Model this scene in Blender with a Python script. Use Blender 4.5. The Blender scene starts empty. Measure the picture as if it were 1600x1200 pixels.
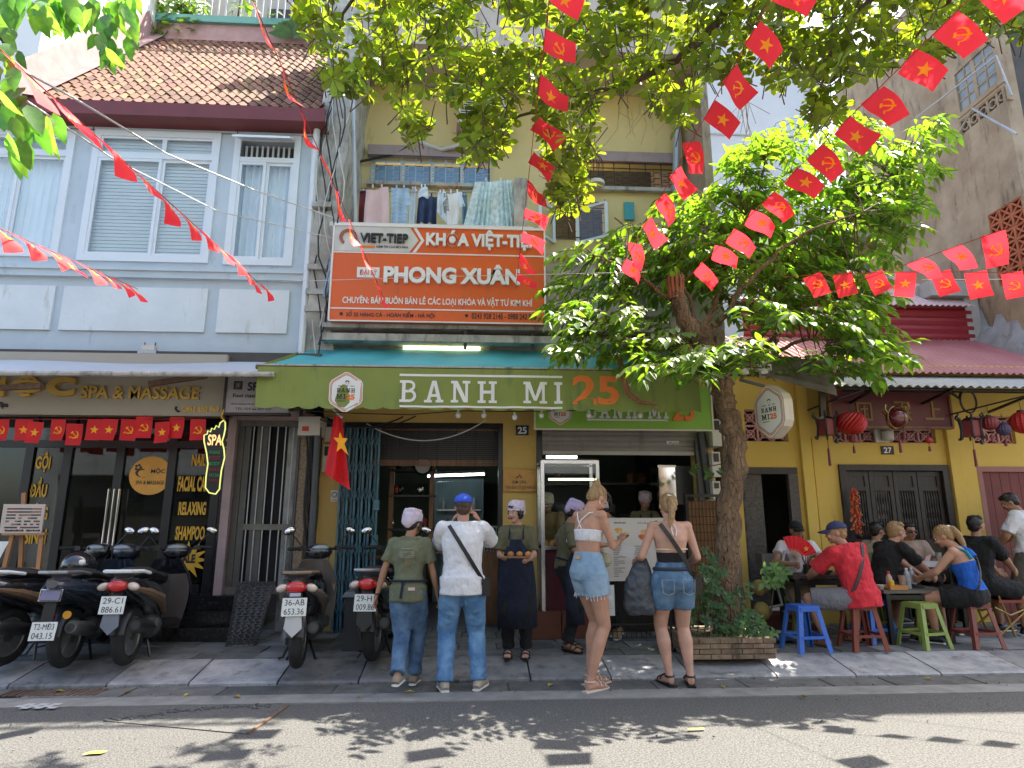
import bpy, bmesh, math, random
from math import sin, cos, pi, radians, sqrt, atan2, hypot
from mathutils import Vector, Matrix, noise
V = Vector
random.seed(7)
scene = bpy.context.scene
COL = scene.collection
# ---------------------------------------------------------------- camera, sky, sun, exposure
EYE, PITCH, YAW, FOC = 1.42, math.atan(.215), radians(3.3), 1000.0
cam_data = bpy.data.cameras.new('camera'); cam = bpy.data.objects.new('camera', cam_data); COL.objects.link(cam)
cam.location = (0, 0, EYE); cam.rotation_euler = (pi/2 + PITCH, 0, -YAW)
cam_data.sensor_width = 36; cam_data.lens = 36*FOC/1600; cam_data.clip_start = .05; cam_data.clip_end = 900
scene.camera = cam
SUN_EL, SUN_AZ = radians(60), radians(56)          # the sun stands behind the houses, a little to the right
world = bpy.data.worlds.new('World'); scene.world = world; world.use_nodes = True
wn = world.node_tree; bg = wn.nodes['Background']
sky = wn.nodes.new('ShaderNodeTexSky'); sky.sky_type = 'NISHITA'; sky.sun_disc = False
sky.sun_elevation = SUN_EL; sky.sun_rotation = SUN_AZ; sky.air_density = 1.2; sky.dust_density = 3.0; sky.ozone_density = 1
wn.links.new(sky.outputs[0], bg.inputs[0]); bg.inputs[1].default_value = .135
sun_d = bpy.data.lights.new('sun', 'SUN'); sun_d.energy = 5.0; sun_d.angle = radians(.5); sun_d.color = (1, .94, .82)
sun = bpy.data.objects.new('sun', sun_d); COL.objects.link(sun)
sdir = V((sin(SUN_AZ)*cos(SUN_EL), cos(SUN_AZ)*cos(SUN_EL), sin(SUN_EL)))
sun.rotation_euler = sdir.to_track_quat('Z', 'Y').to_euler(); sun.location = sdir*40
scene.view_settings.view_transform = 'Standard'; scene.view_settings.look = 'None'
scene.view_settings.gamma = 1; scene.view_settings.use_curve_mapping = False
scene.view_settings.exposure = 1.82
scene.render.engine = 'CYCLES'
cy = scene.cycles; cy.max_bounces = 7; cy.diffuse_bounces = 4; cy.glossy_bounces = 3; cy.transmission_bounces = 5; cy.transparent_max_bounces = 8
cy.use_denoising = True; cy.caustics_reflective = False; cy.caustics_refractive = False; cy.sample_clamp_indirect = 8

# ---------------------------------------------------------------- measuring: a pixel of the 1600x1200 photograph onto a real plane
CF = V((sin(YAW)*cos(PITCH), cos(YAW)*cos(PITCH), sin(PITCH)))
CR = V((cos(YAW), -sin(YAW), 0)); CU = CR.cross(CF)
def ray(px, py): return CF + CR*((px-800)/FOC) - CU*((py-600)/FOC)
def at(px, py, Y): d = ray(px, py); t = Y/d.y; return V((d.x*t, Y, EYE+d.z*t))
def atz(px, py, Z): d = ray(px, py); t = (Z-EYE)/d.z; return V((d.x*t, d.y*t, Z))
def xat(px, py, Y): return at(px, py, Y).x
def zat(px, py, Y): return at(px, py, Y).z

# ---------------------------------------------------------------- materials
MATS = {}
def mat(name, c, r=.6, m=0., v=.12, s=3., b=0., bs=60., c2=None, rnd=0., streak=None, sa=.5, trans=None, coat=0., em=None, es=1., spec=.5, sss=0., aniso=(1,1,1), island=0., det=8., thr=(.35,.65), glass=False, crack=0., cloth=0.):
    if name in MATS: return MATS[name]
    M = bpy.data.materials.new(name); M.use_nodes = True; nt = M.node_tree; N, L = nt.nodes, nt.links
    P = N['Principled BSDF']; out = N['Material Output']
    P.inputs['Roughness'].default_value = r; P.inputs['Metallic'].default_value = m
    P.inputs['Specular IOR Level'].default_value = spec
    if coat: P.inputs['Coat Weight'].default_value = coat; P.inputs['Coat Roughness'].default_value = .06
    if sss: P.inputs['Subsurface Weight'].default_value = sss; P.inputs['Subsurface Radius'].default_value = (.5,.2,.1); P.inputs['Subsurface Scale'].default_value = .02
    tc = N.new('ShaderNodeTexCoord'); mp = N.new('ShaderNodeMapping'); mp.inputs['Scale'].default_value = aniso
    L.new(tc.outputs['Object'], mp.inputs['Vector'])
    nz = N.new('ShaderNodeTexNoise'); nz.inputs['Scale'].default_value = s; nz.inputs['Detail'].default_value = det; nz.inputs['Roughness'].default_value = .6
    L.new(mp.outputs[0], nz.inputs['Vector'])
    rp = N.new('ShaderNodeValToRGB'); rp.color_ramp.elements[0].position = thr[0]; rp.color_ramp.elements[1].position = thr[1]
    a = tuple(max(0, x*(1-v)) for x in c); d = tuple(min(1, x*(1+v)) for x in c) if c2 is None else c2
    rp.color_ramp.elements[0].color = (*a, 1) if c2 is None else (*c, 1); rp.color_ramp.elements[1].color = (*d, 1)
    L.new(nz.outputs['Fac'], rp.inputs[0]); col = rp.outputs[0]
    def mixc(fac, A, B, typ='MIX'):
        mx = N.new('ShaderNodeMix'); mx.data_type = 'RGBA'; mx.blend_type = typ
        if isinstance(fac, float): mx.inputs[0].default_value = fac
        else: L.new(fac, mx.inputs[0])
        for i, q in ((6, A), (7, B)):
            if isinstance(q, tuple): mx.inputs[i].default_value = (*q, 1)
            else: L.new(q, mx.inputs[i])
        return mx.outputs[2]
    if streak is not None:
        m2 = N.new('ShaderNodeMapping'); m2.inputs['Scale'].default_value = (2.2, 2.2, .5); L.new(tc.outputs['Object'], m2.inputs['Vector'])
        n2 = N.new('ShaderNodeTexNoise'); n2.inputs['Scale'].default_value = 2.3; n2.inputs['Detail'].default_value = 9; n2.inputs['Roughness'].default_value = .72
        L.new(m2.outputs[0], n2.inputs['Vector'])
        r2 = N.new('ShaderNodeMapRange'); r2.inputs[1].default_value = .72-sa*.35; r2.inputs[2].default_value = .86-sa*.3; L.new(n2.outputs['Fac'], r2.inputs[0])
        col = mixc(r2.outputs[0], col, streak)
    if rnd or island:
        src = N.new('ShaderNodeObjectInfo').outputs['Random'] if rnd else N.new('ShaderNodeNewGeometry').outputs['Random Per Island']
        k = rnd or island
        hs = N.new('ShaderNodeHueSaturation'); mr = N.new('ShaderNodeMapRange'); mr.inputs[3].default_value = 1-k; mr.inputs[4].default_value = 1+k
        L.new(src, mr.inputs[0]); L.new(mr.outputs[0], hs.inputs['Value']); L.new(col, hs.inputs['Color'])
        mh = N.new('ShaderNodeMath'); mh.operation = 'MULTIPLY_ADD'; mh.inputs[1].default_value = 7.31; mh.inputs[2].default_value = 0; L.new(src, mh.inputs[0])
        fr = N.new('ShaderNodeMath'); fr.operation = 'FRACT'; L.new(mh.outputs[0], fr.inputs[0])
        m3 = N.new('ShaderNodeMapRange'); m3.inputs[3].default_value = .5-.05*k; m3.inputs[4].default_value = .5+.05*k; L.new(fr.outputs[0], m3.inputs[0]); L.new(m3.outputs[0], hs.inputs['Hue'])
        col = hs.outputs[0]
    L.new(col, P.inputs['Base Color'])
    if b:
        nb = N.new('ShaderNodeTexNoise'); nb.inputs['Scale'].default_value = bs; nb.inputs['Detail'].default_value = 5; L.new(mp.outputs[0], nb.inputs['Vector'])
        bp = N.new('ShaderNodeBump'); bp.inputs['Strength'].default_value = b; bp.inputs['Distance'].default_value = .01 if not cloth else cloth
        L.new(nb.outputs['Fac'], bp.inputs['Height']); nrm = bp.outputs[0]
        if crack:
            vo = N.new('ShaderNodeTexVoronoi'); vo.feature = 'DISTANCE_TO_EDGE'; vo.inputs['Scale'].default_value = crack; L.new(mp.outputs[0], vo.inputs['Vector'])
            b2 = N.new('ShaderNodeBump'); b2.inputs['Strength'].default_value = .8; b2.inputs['Distance'].default_value = .02
            mr2 = N.new('ShaderNodeMapRange'); mr2.inputs[2].default_value = .12; L.new(vo.outputs[0], mr2.inputs[0]); L.new(mr2.outputs[0], b2.inputs['Height']); L.new(nrm, b2.inputs['Normal']); nrm = b2.outputs[0]
        L.new(nrm, P.inputs['Normal'])
    if trans:
        T = N.new('ShaderNodeBsdfTranslucent'); tcx = mixc(1., col, trans, 'MULTIPLY'); 
        g = N.new('ShaderNodeGamma'); g.inputs[1].default_value = 1.; L.new(tcx, g.inputs[0]); L.new(g.outputs[0], T.inputs[0])
        ad = N.new('ShaderNodeAddShader'); L.new(P.outputs[0], ad.inputs[0]); L.new(T.outputs[0], ad.inputs[1]); L.new(ad.outputs[0], out.inputs[0])
    if glass:
        G = N.new('ShaderNodeBsdfGlossy'); G.inputs['Roughness'].default_value = .03; G.inputs['Color'].default_value = (.9,.95,1,1)
        Tn = N.new('ShaderNodeBsdfTransparent'); Tn.inputs[0].default_value = (*c, 1)
        fr = N.new('ShaderNodeFresnel'); ge = N.new('ShaderNodeNewGeometry'); mi = N.new('ShaderNodeMapRange'); mi.inputs[3].default_value = glass; mi.inputs[4].default_value = 1/glass; L.new(ge.outputs['Backfacing'], mi.inputs[0]); L.new(mi.outputs[0], fr.inputs[0])
        ms = N.new('ShaderNodeMixShader'); L.new(fr.outputs[0], ms.inputs[0]); L.new(Tn.outputs[0], ms.inputs[1]); L.new(G.outputs[0], ms.inputs[2]); L.new(ms.outputs[0], out.inputs[0])
    if em: P.inputs['Emission Color'].default_value = (*em, 1); P.inputs['Emission Strength'].default_value = es
    MATS[name] = M; return M

# ---------------------------------------------------------------- geometry helpers
class MB:
    def __init__(s): s.v = []; s.f = []; s.mi = []
    def add(s, vs, fs, k=0):
        o = len(s.v); s.v += [V(p) for p in vs]; s.f += [tuple(i+o for i in f) for f in fs]; s.mi += [k]*len(fs); return s
    def box(s, a, b, k=0, ins=0.):
        (x0,y0,z0),(x1,y1,z1) = a, b
        return s.add([(x0,y0,z0),(x1,y0,z0),(x1,y1,z0),(x0,y1,z0),(x0+ins,y0+ins,z1),(x1-ins,y0+ins,z1),(x1-ins,y1-ins,z1),(x0+ins,y1-ins,z1)],
                     [(0,3,2,1),(4,5,6,7),(0,1,5,4),(1,2,6,5),(2,3,7,6),(3,0,4,7)], k)
    def cbox(s, c, d, rot=None, k=0):
        q = [(sx*d[0]/2, sy*d[1]/2, sz*d[2]/2) for sz in (-1,1) for sx,sy in ((-1,-1),(1,-1),(1,1),(-1,1))]
        if rot is not None: q = [rot @ V(p) for p in q]
        return s.add([V(c)+V(p) for p in q], [(0,3,2,1),(4,5,6,7),(0,1,5,4),(1,2,6,5),(2,3,7,6),(3,0,4,7)], k)
    def bar(s, a, b, w, h=None, up=(0,0,1), k=0):
        a, b = V(a), V(b); h = h or w; d = (b-a)
        if d.length < 1e-6: return s
        dn = d.normalized(); u = V(up)
        if abs(dn.dot(u)) > .97: u = V((0,1,0)) if abs(dn.y) < .9 else V((1,0,0))
        x = dn.cross(u).normalized(); y = x.cross(dn)
        return s.add([p + x*(i*w/2) + y*(j*h/2) for p in (a,b) for i,j in ((-1,-1),(1,-1),(1,1),(-1,1))], [(0,1,2,3),(7,6,5,4),(0,4,5,1),(1,5,6,2),(2,6,7,3),(3,7,4,0)], k)
    def tube(s, pts, r, n=8, caps=True, k=0, sq=1., up=None):
        pts = [V(p) for p in pts]; m = len(pts); rs = r if isinstance(r, (list, tuple)) else [r]*m
        o = len(s.v); ref = V(up) if up else None; prev = None
        for i, p in enumerate(pts):
            t = (pts[min(i+1,m-1)]-pts[max(i-1,0)])
            if t.length < 1e-9: t = V((0,0,1))
            t.normalize()
            if prev is None:
                u = ref or (V((0,0,1)) if abs(t.z) < .9 else V((1,0,0))); x = t.cross(u).normalized() if abs(t.dot(u)) < .999 else t.orthogonal().normalized()
            else: x = (prev - t*prev.dot(t)); x = x.normalized() if x.length > 1e-6 else t.orthogonal().normalized()
            prev = x; y = t.cross(x)
            rr = rs[i]; ra, rb = (rr if isinstance(rr, (tuple, list)) else (rr, rr*sq))
            for j in range(n):
                a = 2*pi*j/n; s.v.append(p + x*(cos(a)*ra) + y*(sin(a)*rb))
        for i in range(m-1):
            for j in range(n):
                a, b2 = o+i*n+j, o+i*n+(j+1)%n; s.f.append((a, b2, b2+n, a+n)); s.mi.append(k)
        if caps: s.f += [tuple(o+j for j in reversed(range(n))), tuple(o+(m-1)*n+j for j in range(n))]; s.mi += [k, k]
        return s
    def lathe(s, prof, c=(0,0,0), n=12, k=0, ax=None):
        c = V(c); R = ax.to_track_quat('Z','Y').to_matrix() if ax is not None else None
        o = len(s.v)
        for (r, z) in prof:
            for j in range(n):
                a = 2*pi*j/n; p = V((r*cos(a), r*sin(a), z)); s.v.append(c + (R @ p if R else p))
        for i in range(len(prof)-1):
            for j in range(n):
                a, b2 = o+i*n+j, o+i*n+(j+1)%n; s.f.append((a, b2, b2+n, a+n)); s.mi.append(k)
        s.f += [tuple(o+j for j in reversed(range(n))), tuple(o+(len(prof)-1)*n+j for j in range(n))]; s.mi += [k, k]
        return s
    def ell(s, c, r, rot=None, n=12, m=8, k=0):
        c = V(c); r = (r,r,r) if isinstance(r, (int,float)) else r; o = len(s.v)
        P = [V((0,0,-1))]+[V((cos(2*pi*j/n)*sin(pi*i/m), sin(2*pi*j/n)*sin(pi*i/m), -cos(pi*i/m))) for i in range(1,m) for j in range(n)]+[V((0,0,1))]
        for p in P:
            q = V((p.x*r[0], p.y*r[1], p.z*r[2])); s.v.append(c + (rot @ q if rot is not None else q))
        for j in range(n): s.f.append((o, o+1+(j+1)%n, o+1+j)); s.mi.append(k)
        for i in range(m-2):
            for j in range(n):
                a, b2 = o+1+i*n+j, o+1+i*n+(j+1)%n; s.f.append((a, b2, b2+n, a+n)); s.mi.append(k)
        e = o+1+(m-1)*n; q = o+1+(m-2)*n
        for j in range(n): s.f.append((q+j, q+(j+1)%n, e)); s.mi.append(k)
        return s
    def prism(s, poly, d, org=(0,0,0), X=(1,0,0), Y=(0,0,1), k=0):
        org, X, Y = V(org), V(X), V(Y); Z = X.cross(Y).normalized(); n = len(poly); o = len(s.v)
        for dd in (0, d): s.v += [org + X*x + Y*y + Z*dd for x, y in poly]
        s.f += [tuple(o+i for i in reversed(range(n))), tuple(o+n+i for i in range(n))]; s.mi += [k, k]
        for i in range(n): j = (i+1)%n; s.f.append((o+i, o+j, o+n+j, o+n+i)); s.mi.append(k)
        return s
    def holes(s, x0, x1, z0, z1, y0, y1, hs, k=0):     # a wall slab with rectangular openings
        xs = sorted({x0, x1, *[h[0] for h in hs], *[h[1] for h in hs]}); xs = [x for x in xs if x0 <= x <= x1]
        for xa, xb in zip(xs, xs[1:]):
            cuts = sorted([(h[2], h[3]) for h in hs if h[0] <= xa+1e-6 and h[1] >= xb-1e-6]); z = z0
            for a, b in cuts:
                if a > z+1e-6: s.box((xa,y0,z),(xb,y1,a), k)
                z = max(z, b)
            if z < z1-1e-6: s.box((xa,y0,z),(xb,y1,z1), k)
        return s
    def data(s, name, mats, smooth=False, off=V((0,0,0))):
        me = bpy.data.meshes.new(name); me.from_pydata([v-off for v in s.v], [], s.f)
        for m in (mats if isinstance(mats, (list,tuple)) else [mats]): me.materials.append(m)
        if any(s.mi): me.polygons.foreach_set('material_index', s.mi)
        if smooth:
            me.polygons.foreach_set('use_smooth', [True]*len(s.f))
        me.update(); return me
    def build(s, name, mats, parent=None, smooth=False, kind=None, label=None, local=False, weld=False):
        off = V((0,0,0))
        if parent is not None and not local: off = wloc(parent)
        me = s.data(name, mats, smooth, off)
        if weld or smooth:
            bm = bmesh.new(); bm.from_mesh(me); 
            if weld: bmesh.ops.remove_doubles(bm, verts=bm.verts, dist=1e-4)
            bmesh.ops.recalc_face_normals(bm, faces=bm.faces); bm.to_mesh(me); bm.free()
        if smooth:
            me.polygons.foreach_set('use_smooth', [True]*len(me.polygons))
            try: me.set_sharp_from_angle(angle=radians(42))
            except Exception: pass
        o = bpy.data.objects.new(name, me); COL.objects.link(o)
        if parent is not None: o.parent = parent
        if kind: o['kind'] = kind
        if label: o['label'] = label
        return o
def wloc(o):
    p = V((0,0,0))
    while o is not None: p = p + o.location; o = o.parent
    return p
def tag(o, label, cat, group=None, kind=None):
    o['label'] = label; o['category'] = cat
    if group: o['group'] = group
    if kind: o['kind'] = kind
    return o
def thing(name, label, cat, loc=(0,0,0), rz=0., group=None):
    o = bpy.data.objects.new(name, None); COL.objects.link(o); o.location = loc; o.rotation_euler = (0,0,rz); o.empty_display_size = .1
    return tag(o, label, cat, group)
def inst(name, me, parent=None, loc=(0,0,0), rot=(0,0,0), sc=(1,1,1)):
    o = bpy.data.objects.new(name, me); COL.objects.link(o)
    if parent is not None: o.parent = parent
    o.location = loc; o.rotation_euler = rot; o.scale = sc; return o
def copy_tree(o, parent=None):
    c = o.copy(); COL.objects.link(c)
    if parent is not None: c.parent = parent
    for ch in list(o.children): copy_tree(ch, c)
    return c
def text_mb(body, x0, x1, z0, z1, y, ext=.004, bold=.0, keep=False, X=V((1,0,0)), Z=V((0,0,1)), org=None, cond=False):
    """lettering as geometry that fills the rectangle x0..x1, z0..z1 on a wall plane"""
    cu = bpy.data.curves.new('t', 'FONT'); cu.body = body; cu.size = 1; cu.offset = bold; cu.extrude = .01; cu.resolution_u = 3
    o = bpy.data.objects.new('t', cu); COL.objects.link(o)
    me = bpy.data.meshes.new_from_object(o.evaluated_get(bpy.context.evaluated_depsgraph_get())); bpy.data.objects.remove(o); bpy.data.curves.remove(cu)
    vs = [v.co.copy() for v in me.vertices]; fs = [tuple(p.vertices) for p in me.polygons]; bpy.data.meshes.remove(me)
    mb = MB()
    if not vs: return mb
    ax, bx = min(v.x for v in vs), max(v.x for v in vs); ay, by = min(v.y for v in vs), max(v.y for v in vs)
    sx = (x1-x0)/max(bx-ax,1e-6); sz = (z1-z0)/max(by-ay,1e-6)
    if keep: sx = min(sx, sz)
    Nn = X.cross(Z).normalized()     # pointing to the reader
    cx0 = x0 if not keep else x0+((x1-x0)-sx*(bx-ax))/2
    o3 = org if org is not None else V((0, y, 0))
    mb.add([o3 + X*(cx0+(v.x-ax)*sx) + Z*(z0+(v.y-ay)*sz) + Nn*((v.z/.01)*ext/2+ext/2) for v in vs], fs)
    return mb
SLAB = {'I': (.42, [('r',.12,.0,.30,1),('r',0,0,.42,.13),('r',0,.87,.42,1)]),
 'H': (1.0, [('r',.12,0,.30,1),('r',.70,0,.88,1),('r',.3,.43,.7,.57),('r',0,0,.42,.12),('r',0,.88,.42,1),('r',.58,0,1,.12),('r',.58,.88,1,1)]),
 'N': (1.0, [('r',.12,0,.26,1),('r',.74,0,.88,1),('q',(.10,1),(.34,1),(.88,0),(.66,0)),('r',0,0,.38,.12),('r',0,.88,.3,1),('r',.6,.88,1,1)]),
 'A': (1.0, [('q',(.40,1),(.56,1),(.28,0),(.10,0)),('q',(.44,1),(.62,1),(.92,0),(.72,0)),('r',.28,.26,.74,.38),('r',0,0,.40,.12),('r',.60,0,1,.12)]),
 'M': (1.25, [('r',.12,0,.27,1),('r',.98,0,1.13,1),('q',(.12,1),(.36,1),(.70,.12),(.55,.12)),('q',(.89,1),(1.13,1),(.70,.12),(.55,.12)),('r',0,0,.40,.12),('r',.85,0,1.25,.12),('r',0,.88,.2,1),('r',1.05,.88,1.25,1)]),
 'B': (.88, [('r',.12,0,.30,1),('r',0,0,.5,.12),('r',0,.88,.5,1),('r',.3,.44,.5,.56),('a',.5,.745,.30,.255,.14),('a',.5,.29,.36,.29,.15)])}
def slab_text(body, x0, x1, z0, z1, y, X=V((1,0,0)), Z=V((0,0,1)), org=None, ext=.004, gap=.3, wgap=.8):
    w = 0
    for ch in body: w += (SLAB[ch][0]+gap) if ch != ' ' else wgap
    w -= gap; sx = (x1-x0)/w; sz = z1-z0; mb = MB(); cx = 0; o3 = org if org is not None else V((0,y,0)); Nn = X.cross(Z).normalized(); j = 0
    for ch in body:
        if ch == ' ': cx += wgap; continue
        W, ps = SLAB[ch]
        for p in ps:
            if p[0] == 'r': polys = [[(p[1],p[2]),(p[3],p[2]),(p[3],p[4]),(p[1],p[4])]]
            elif p[0] == 'q': polys = [list(p[1:])]
            else:
                _, ax, ay, rx, ry, t = p; polys = []
                for i in range(8):
                    a, b2 = -pi/2+pi*i/8, -pi/2+pi*(i+1)/8
                    polys.append([(ax+rx*cos(a), ay+ry*sin(a)), (ax+rx*cos(b2), ay+ry*sin(b2)), (ax+(rx-t)*cos(b2), ay+(ry-.12)*sin(b2)), (ax+(rx-t)*cos(a), ay+(ry-.12)*sin(a))])
            for q in polys:
                j += 1; e = ext + (j%7)*.0004
                vs = [o3 + X*(x0+(cx+u)*sx) + Z*(z0+v*sz) + Nn*dd for dd in (0, e) for u, v in q]; n = len(q)
                mb.add(vs, [tuple(range(n)), tuple(range(2*n-1, n-1, -1))] + [(i, (i+1)%n, n+(i+1)%n, n+i) for i in range(n)])
        cx += W+gap
    return mb
# ================================================================ MATERIALS
ASPH = mat('asphalt', (.068,.066,.064), .9, s=75, det=3., b=1., bs=160, c2=(.175,.168,.156), thr=(.38,.62), streak=(.085,.083,.08), sa=.25)
PAINTL = mat('worn_edge_strip', (.30,.29,.27), .85, s=5, c2=(.20,.19,.18), b=.4, bs=120)
GUT = mat('gutter_stone', (.10,.10,.095), .85, s=6, c2=(.17,.165,.155), b=.6, bs=50, rnd=.2)
KERB = mat('kerb_marble', (.20,.205,.22), .6, s=5, c2=(.36,.35,.35), b=.5, bs=25, rnd=.35, streak=(.10,.09,.09), sa=.55)
SLABM = mat('paving_stone', (.13,.135,.135), .75, s=3.5, c2=(.22,.22,.215), b=.5, bs=40, rnd=.28, streak=(.06,.06,.055), sa=.5)
GROUND = mat('earth', (.12,.11,.10), .95)
BLUE = mat('pale_blue_render', (.52,.60,.65), .75, v=.06, s=1.5, b=.25, bs=22, streak=(.33,.36,.38), sa=.42)
PANEL = mat('white_plaster_panel', (.68,.73,.74), .7, v=.05, s=2, b=.3, bs=16, streak=(.44,.42,.34), sa=.42)
UPVC = mat('white_window_frame', (.72,.77,.80), .35, v=.02)
FASCIA = mat('maroon_fascia', (.17,.035,.035), .5, v=.1)
TILE = mat('clay_tile', (.20,.088,.05), .85, s=9, c2=(.13,.072,.045), b=.5, bs=40, rnd=.45, streak=(.10,.085,.06), sa=.5)
WHITEW = mat('white_wall', (.76,.76,.74), .8, v=.03, s=.8, streak=(.6,.6,.58), sa=.25)
PINKW = mat('pink_flashing', (.32,.19,.19), .8, s=6, c2=(.38,.26,.25), streak=(.6,.5,.48), sa=.3)
YEL = mat('ochre_render', (.60,.40,.12), .8, v=.08, s=1.4, b=.2, bs=14, streak=(.34,.22,.08), sa=.35)
YEL27 = mat('yellow_render', (.66,.46,.10), .8, v=.06, s=1.2, b=.25, bs=9, streak=(.42,.28,.08), sa=.3)
YELP = mat('pale_yellow_render', (.70,.56,.26), .85, v=.06, s=1.3, b=.2, bs=12, streak=(.50,.36,.14), sa=.42)
WEATH = mat('weathered_concrete', (.36,.35,.32), .92, s=5, c2=(.55,.53,.48), b=.8, bs=18, streak=(.12,.115,.10), sa=.6)
OLDC = mat('old_concrete', (.30,.22,.145), .9, s=1.6, c2=(.44,.35,.25), b=.8, bs=9, streak=(.12,.095,.07), sa=.55)
GREYC = mat('pale_cement', (.46,.47,.47), .9, s=2.5, c2=(.36,.36,.35), b=.5, bs=10, streak=(.2,.19,.17), sa=.5)
DARKW = mat('dark_wood', (.028,.022,.019), .5, v=.3, s=8, b=.5, bs=30, aniso=(1,1,.25))
BROWNW = mat('brown_wood', (.20,.09,.035), .5, v=.3, s=8, b=.3, bs=30, aniso=(1,1,.3))
PALEW = mat('easel_wood', (.45,.22,.09), .5, v=.15, s=10, aniso=(1,1,.2))
BLACK = mat('black_paint', (.012,.012,.013), .35, v=.1)
BLKST = mat('black_granite', (.018,.018,.02), .22, s=25, c2=(.05,.05,.052), thr=(.5,.7), crack=0)
DGREY = mat('dark_grey_metal', (.06,.062,.065), .4, m=.3)
STEEL = mat('stainless_steel', (.55,.55,.55), .25, m=.95, v=.06, s=10)
CHROME = mat('chrome', (.75,.75,.76), .08, m=1.)
GALV = mat('galvanised_pipe', (.42,.44,.45), .5, m=.4, streak=(.22,.2,.18), sa=.4)
PLASTW = mat('off_white_plastic', (.60,.57,.50), .5, v=.06, streak=(.42,.38,.31), sa=.35)
RUST = mat('rusty_steel', (.11,.07,.05), .8, s=12, c2=(.19,.12,.08), b=.4, bs=60)
RUBBER = mat('rubber', (.022,.022,.022), .85, v=.2, s=20, b=.3, bs=90)
GLASS = mat('window_glass', (.92,.95,.95), glass=1.55)
SHOPGL = mat('shop_glass', (.42,.44,.43), glass=1.5)
CLEAR = mat('clear_glass', (.9,.93,.92), glass=1.45)
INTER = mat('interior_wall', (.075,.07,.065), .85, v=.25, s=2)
INTERL = mat('interior_pale_wall', (.20,.22,.21), .8, v=.12, s=2)
INTERG = mat('interior_green_wall', (.15,.18,.12), .85, v=.12, s=2)
CURT = mat('white_curtain', (.80,.82,.84), .9, v=.05, trans=(.5,.5,.5))
BLIND = mat('beige_blind', (.80,.80,.76), .8, v=.04)
REDP = mat('flag_red', (.60,.012,.018), .7, v=.04, s=6, trans=(.78,1.9,1.9), b=.15, bs=12)
YELP2 = mat('flag_yellow', (.80,.44,.02), .75, v=.03, trans=(.5,.4,.3))
ORSIGN = mat('orange_sign_face', (.74,.12,.018), .45, v=.06, s=1, streak=(.50,.11,.04), sa=.4)
WHT = mat('white_lettering', (.80,.79,.77), .5, v=.02)
BLKL = mat('black_lettering', (.02,.02,.022), .5)
GRNC = mat('green_canvas', (.22,.27,.06), .75, v=.06, s=2, b=.25, bs=6, streak=(.13,.17,.05), sa=.5)
TEAL = mat('teal_canvas', (.07,.36,.40), .7, v=.08, s=2, b=.3, bs=6, streak=(.05,.24,.26), sa=.3)
GRNS = mat('green_sign_face', (.26,.50,.06), .5, v=.05, s=1, streak=(.2,.38,.06), sa=.35)
CREAML = mat('cream_lettering', (.70,.64,.50), .6, v=.03)
ORL = mat('orange_lettering', (.82,.20,.035), .6, v=.04)
GREYAWN = mat('grey_awning_canvas', (.42,.46,.50), .7, v=.06, s=1.5, b=.3, bs=5, streak=(.32,.34,.37), sa=.3)
SIGNG = mat('taupe_sign_face', (.38,.34,.27), .5, v=.04, s=2)
GOLD = mat('gold_lettering', (.66,.42,.10), .35, m=.35, v=.05)
YELL = mat('yellow_lettering', (.70,.40,.03), .6)
BRASS = mat('brass_plaque', (.32,.17,.05), .35, m=.7, v=.15, s=8)
MAROON = mat('maroon_sheet_metal', (.28,.02,.035), .45, v=.08, s=2, streak=(.2,.03,.04), sa=.3)
REDROOF = mat('faded_red_roof_sheet', (.36,.12,.13), .55, v=.1, s=1.2, c2=(.44,.19,.20), streak=(.3,.12,.13), sa=.35)
GREYCOR = mat('grey_corrugated_sheet', (.38,.40,.42), .55, v=.1, s=3, streak=(.22,.21,.2), sa=.45)
RUSTCOR = mat('rusty_corrugated_sheet', (.24,.21,.18), .75, s=4, c2=(.16,.12,.09), streak=(.08,.06,.045), sa=.5)
PINKB = mat('pink_breeze_block', (.55,.28,.27), .85, v=.1)
TERRA = mat('terracotta_block', (.42,.13,.06), .85, v=.15, s=8)
REDDOOR = mat('dark_red_door_paint', (.16,.022,.018), .55, v=.15, s=5)
GATEB = mat('teal_blue_paint', (.06,.16,.20), .5, v=.2, s=8, streak=(.04,.05,.05), sa=.5)
DOORG = mat('grey_olive_paint', (.10,.095,.08), .7, v=.2, s=4, streak=(.05,.045,.04), sa=.5)
PINKJ = mat('pinkish_render', (.36,.27,.26), .85, v=.1, s=4, streak=(.2,.16,.15), sa=.5)
PEBB = mat('pebble_dash', (.17,.12,.08), .95, s=55, c2=(.36,.27,.18), b=1, bs=60)
CABLE = mat('black_cable', (.015,.015,.016), .6)
CABLEW = mat('white_cable', (.6,.6,.58), .5)
TUBEON = mat('lit_tube_lamp', (.9,.9,.85), .4, em=(.8,.95,1.), es=3)
TUBEY = mat('warm_strip_lamp', (.9,.9,.7), .4, em=(1,.88,.45), es=1.6)
TREAD = mat('tread_plate', (.10,.098,.095), .6, m=.4, v=.2, s=6)

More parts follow.
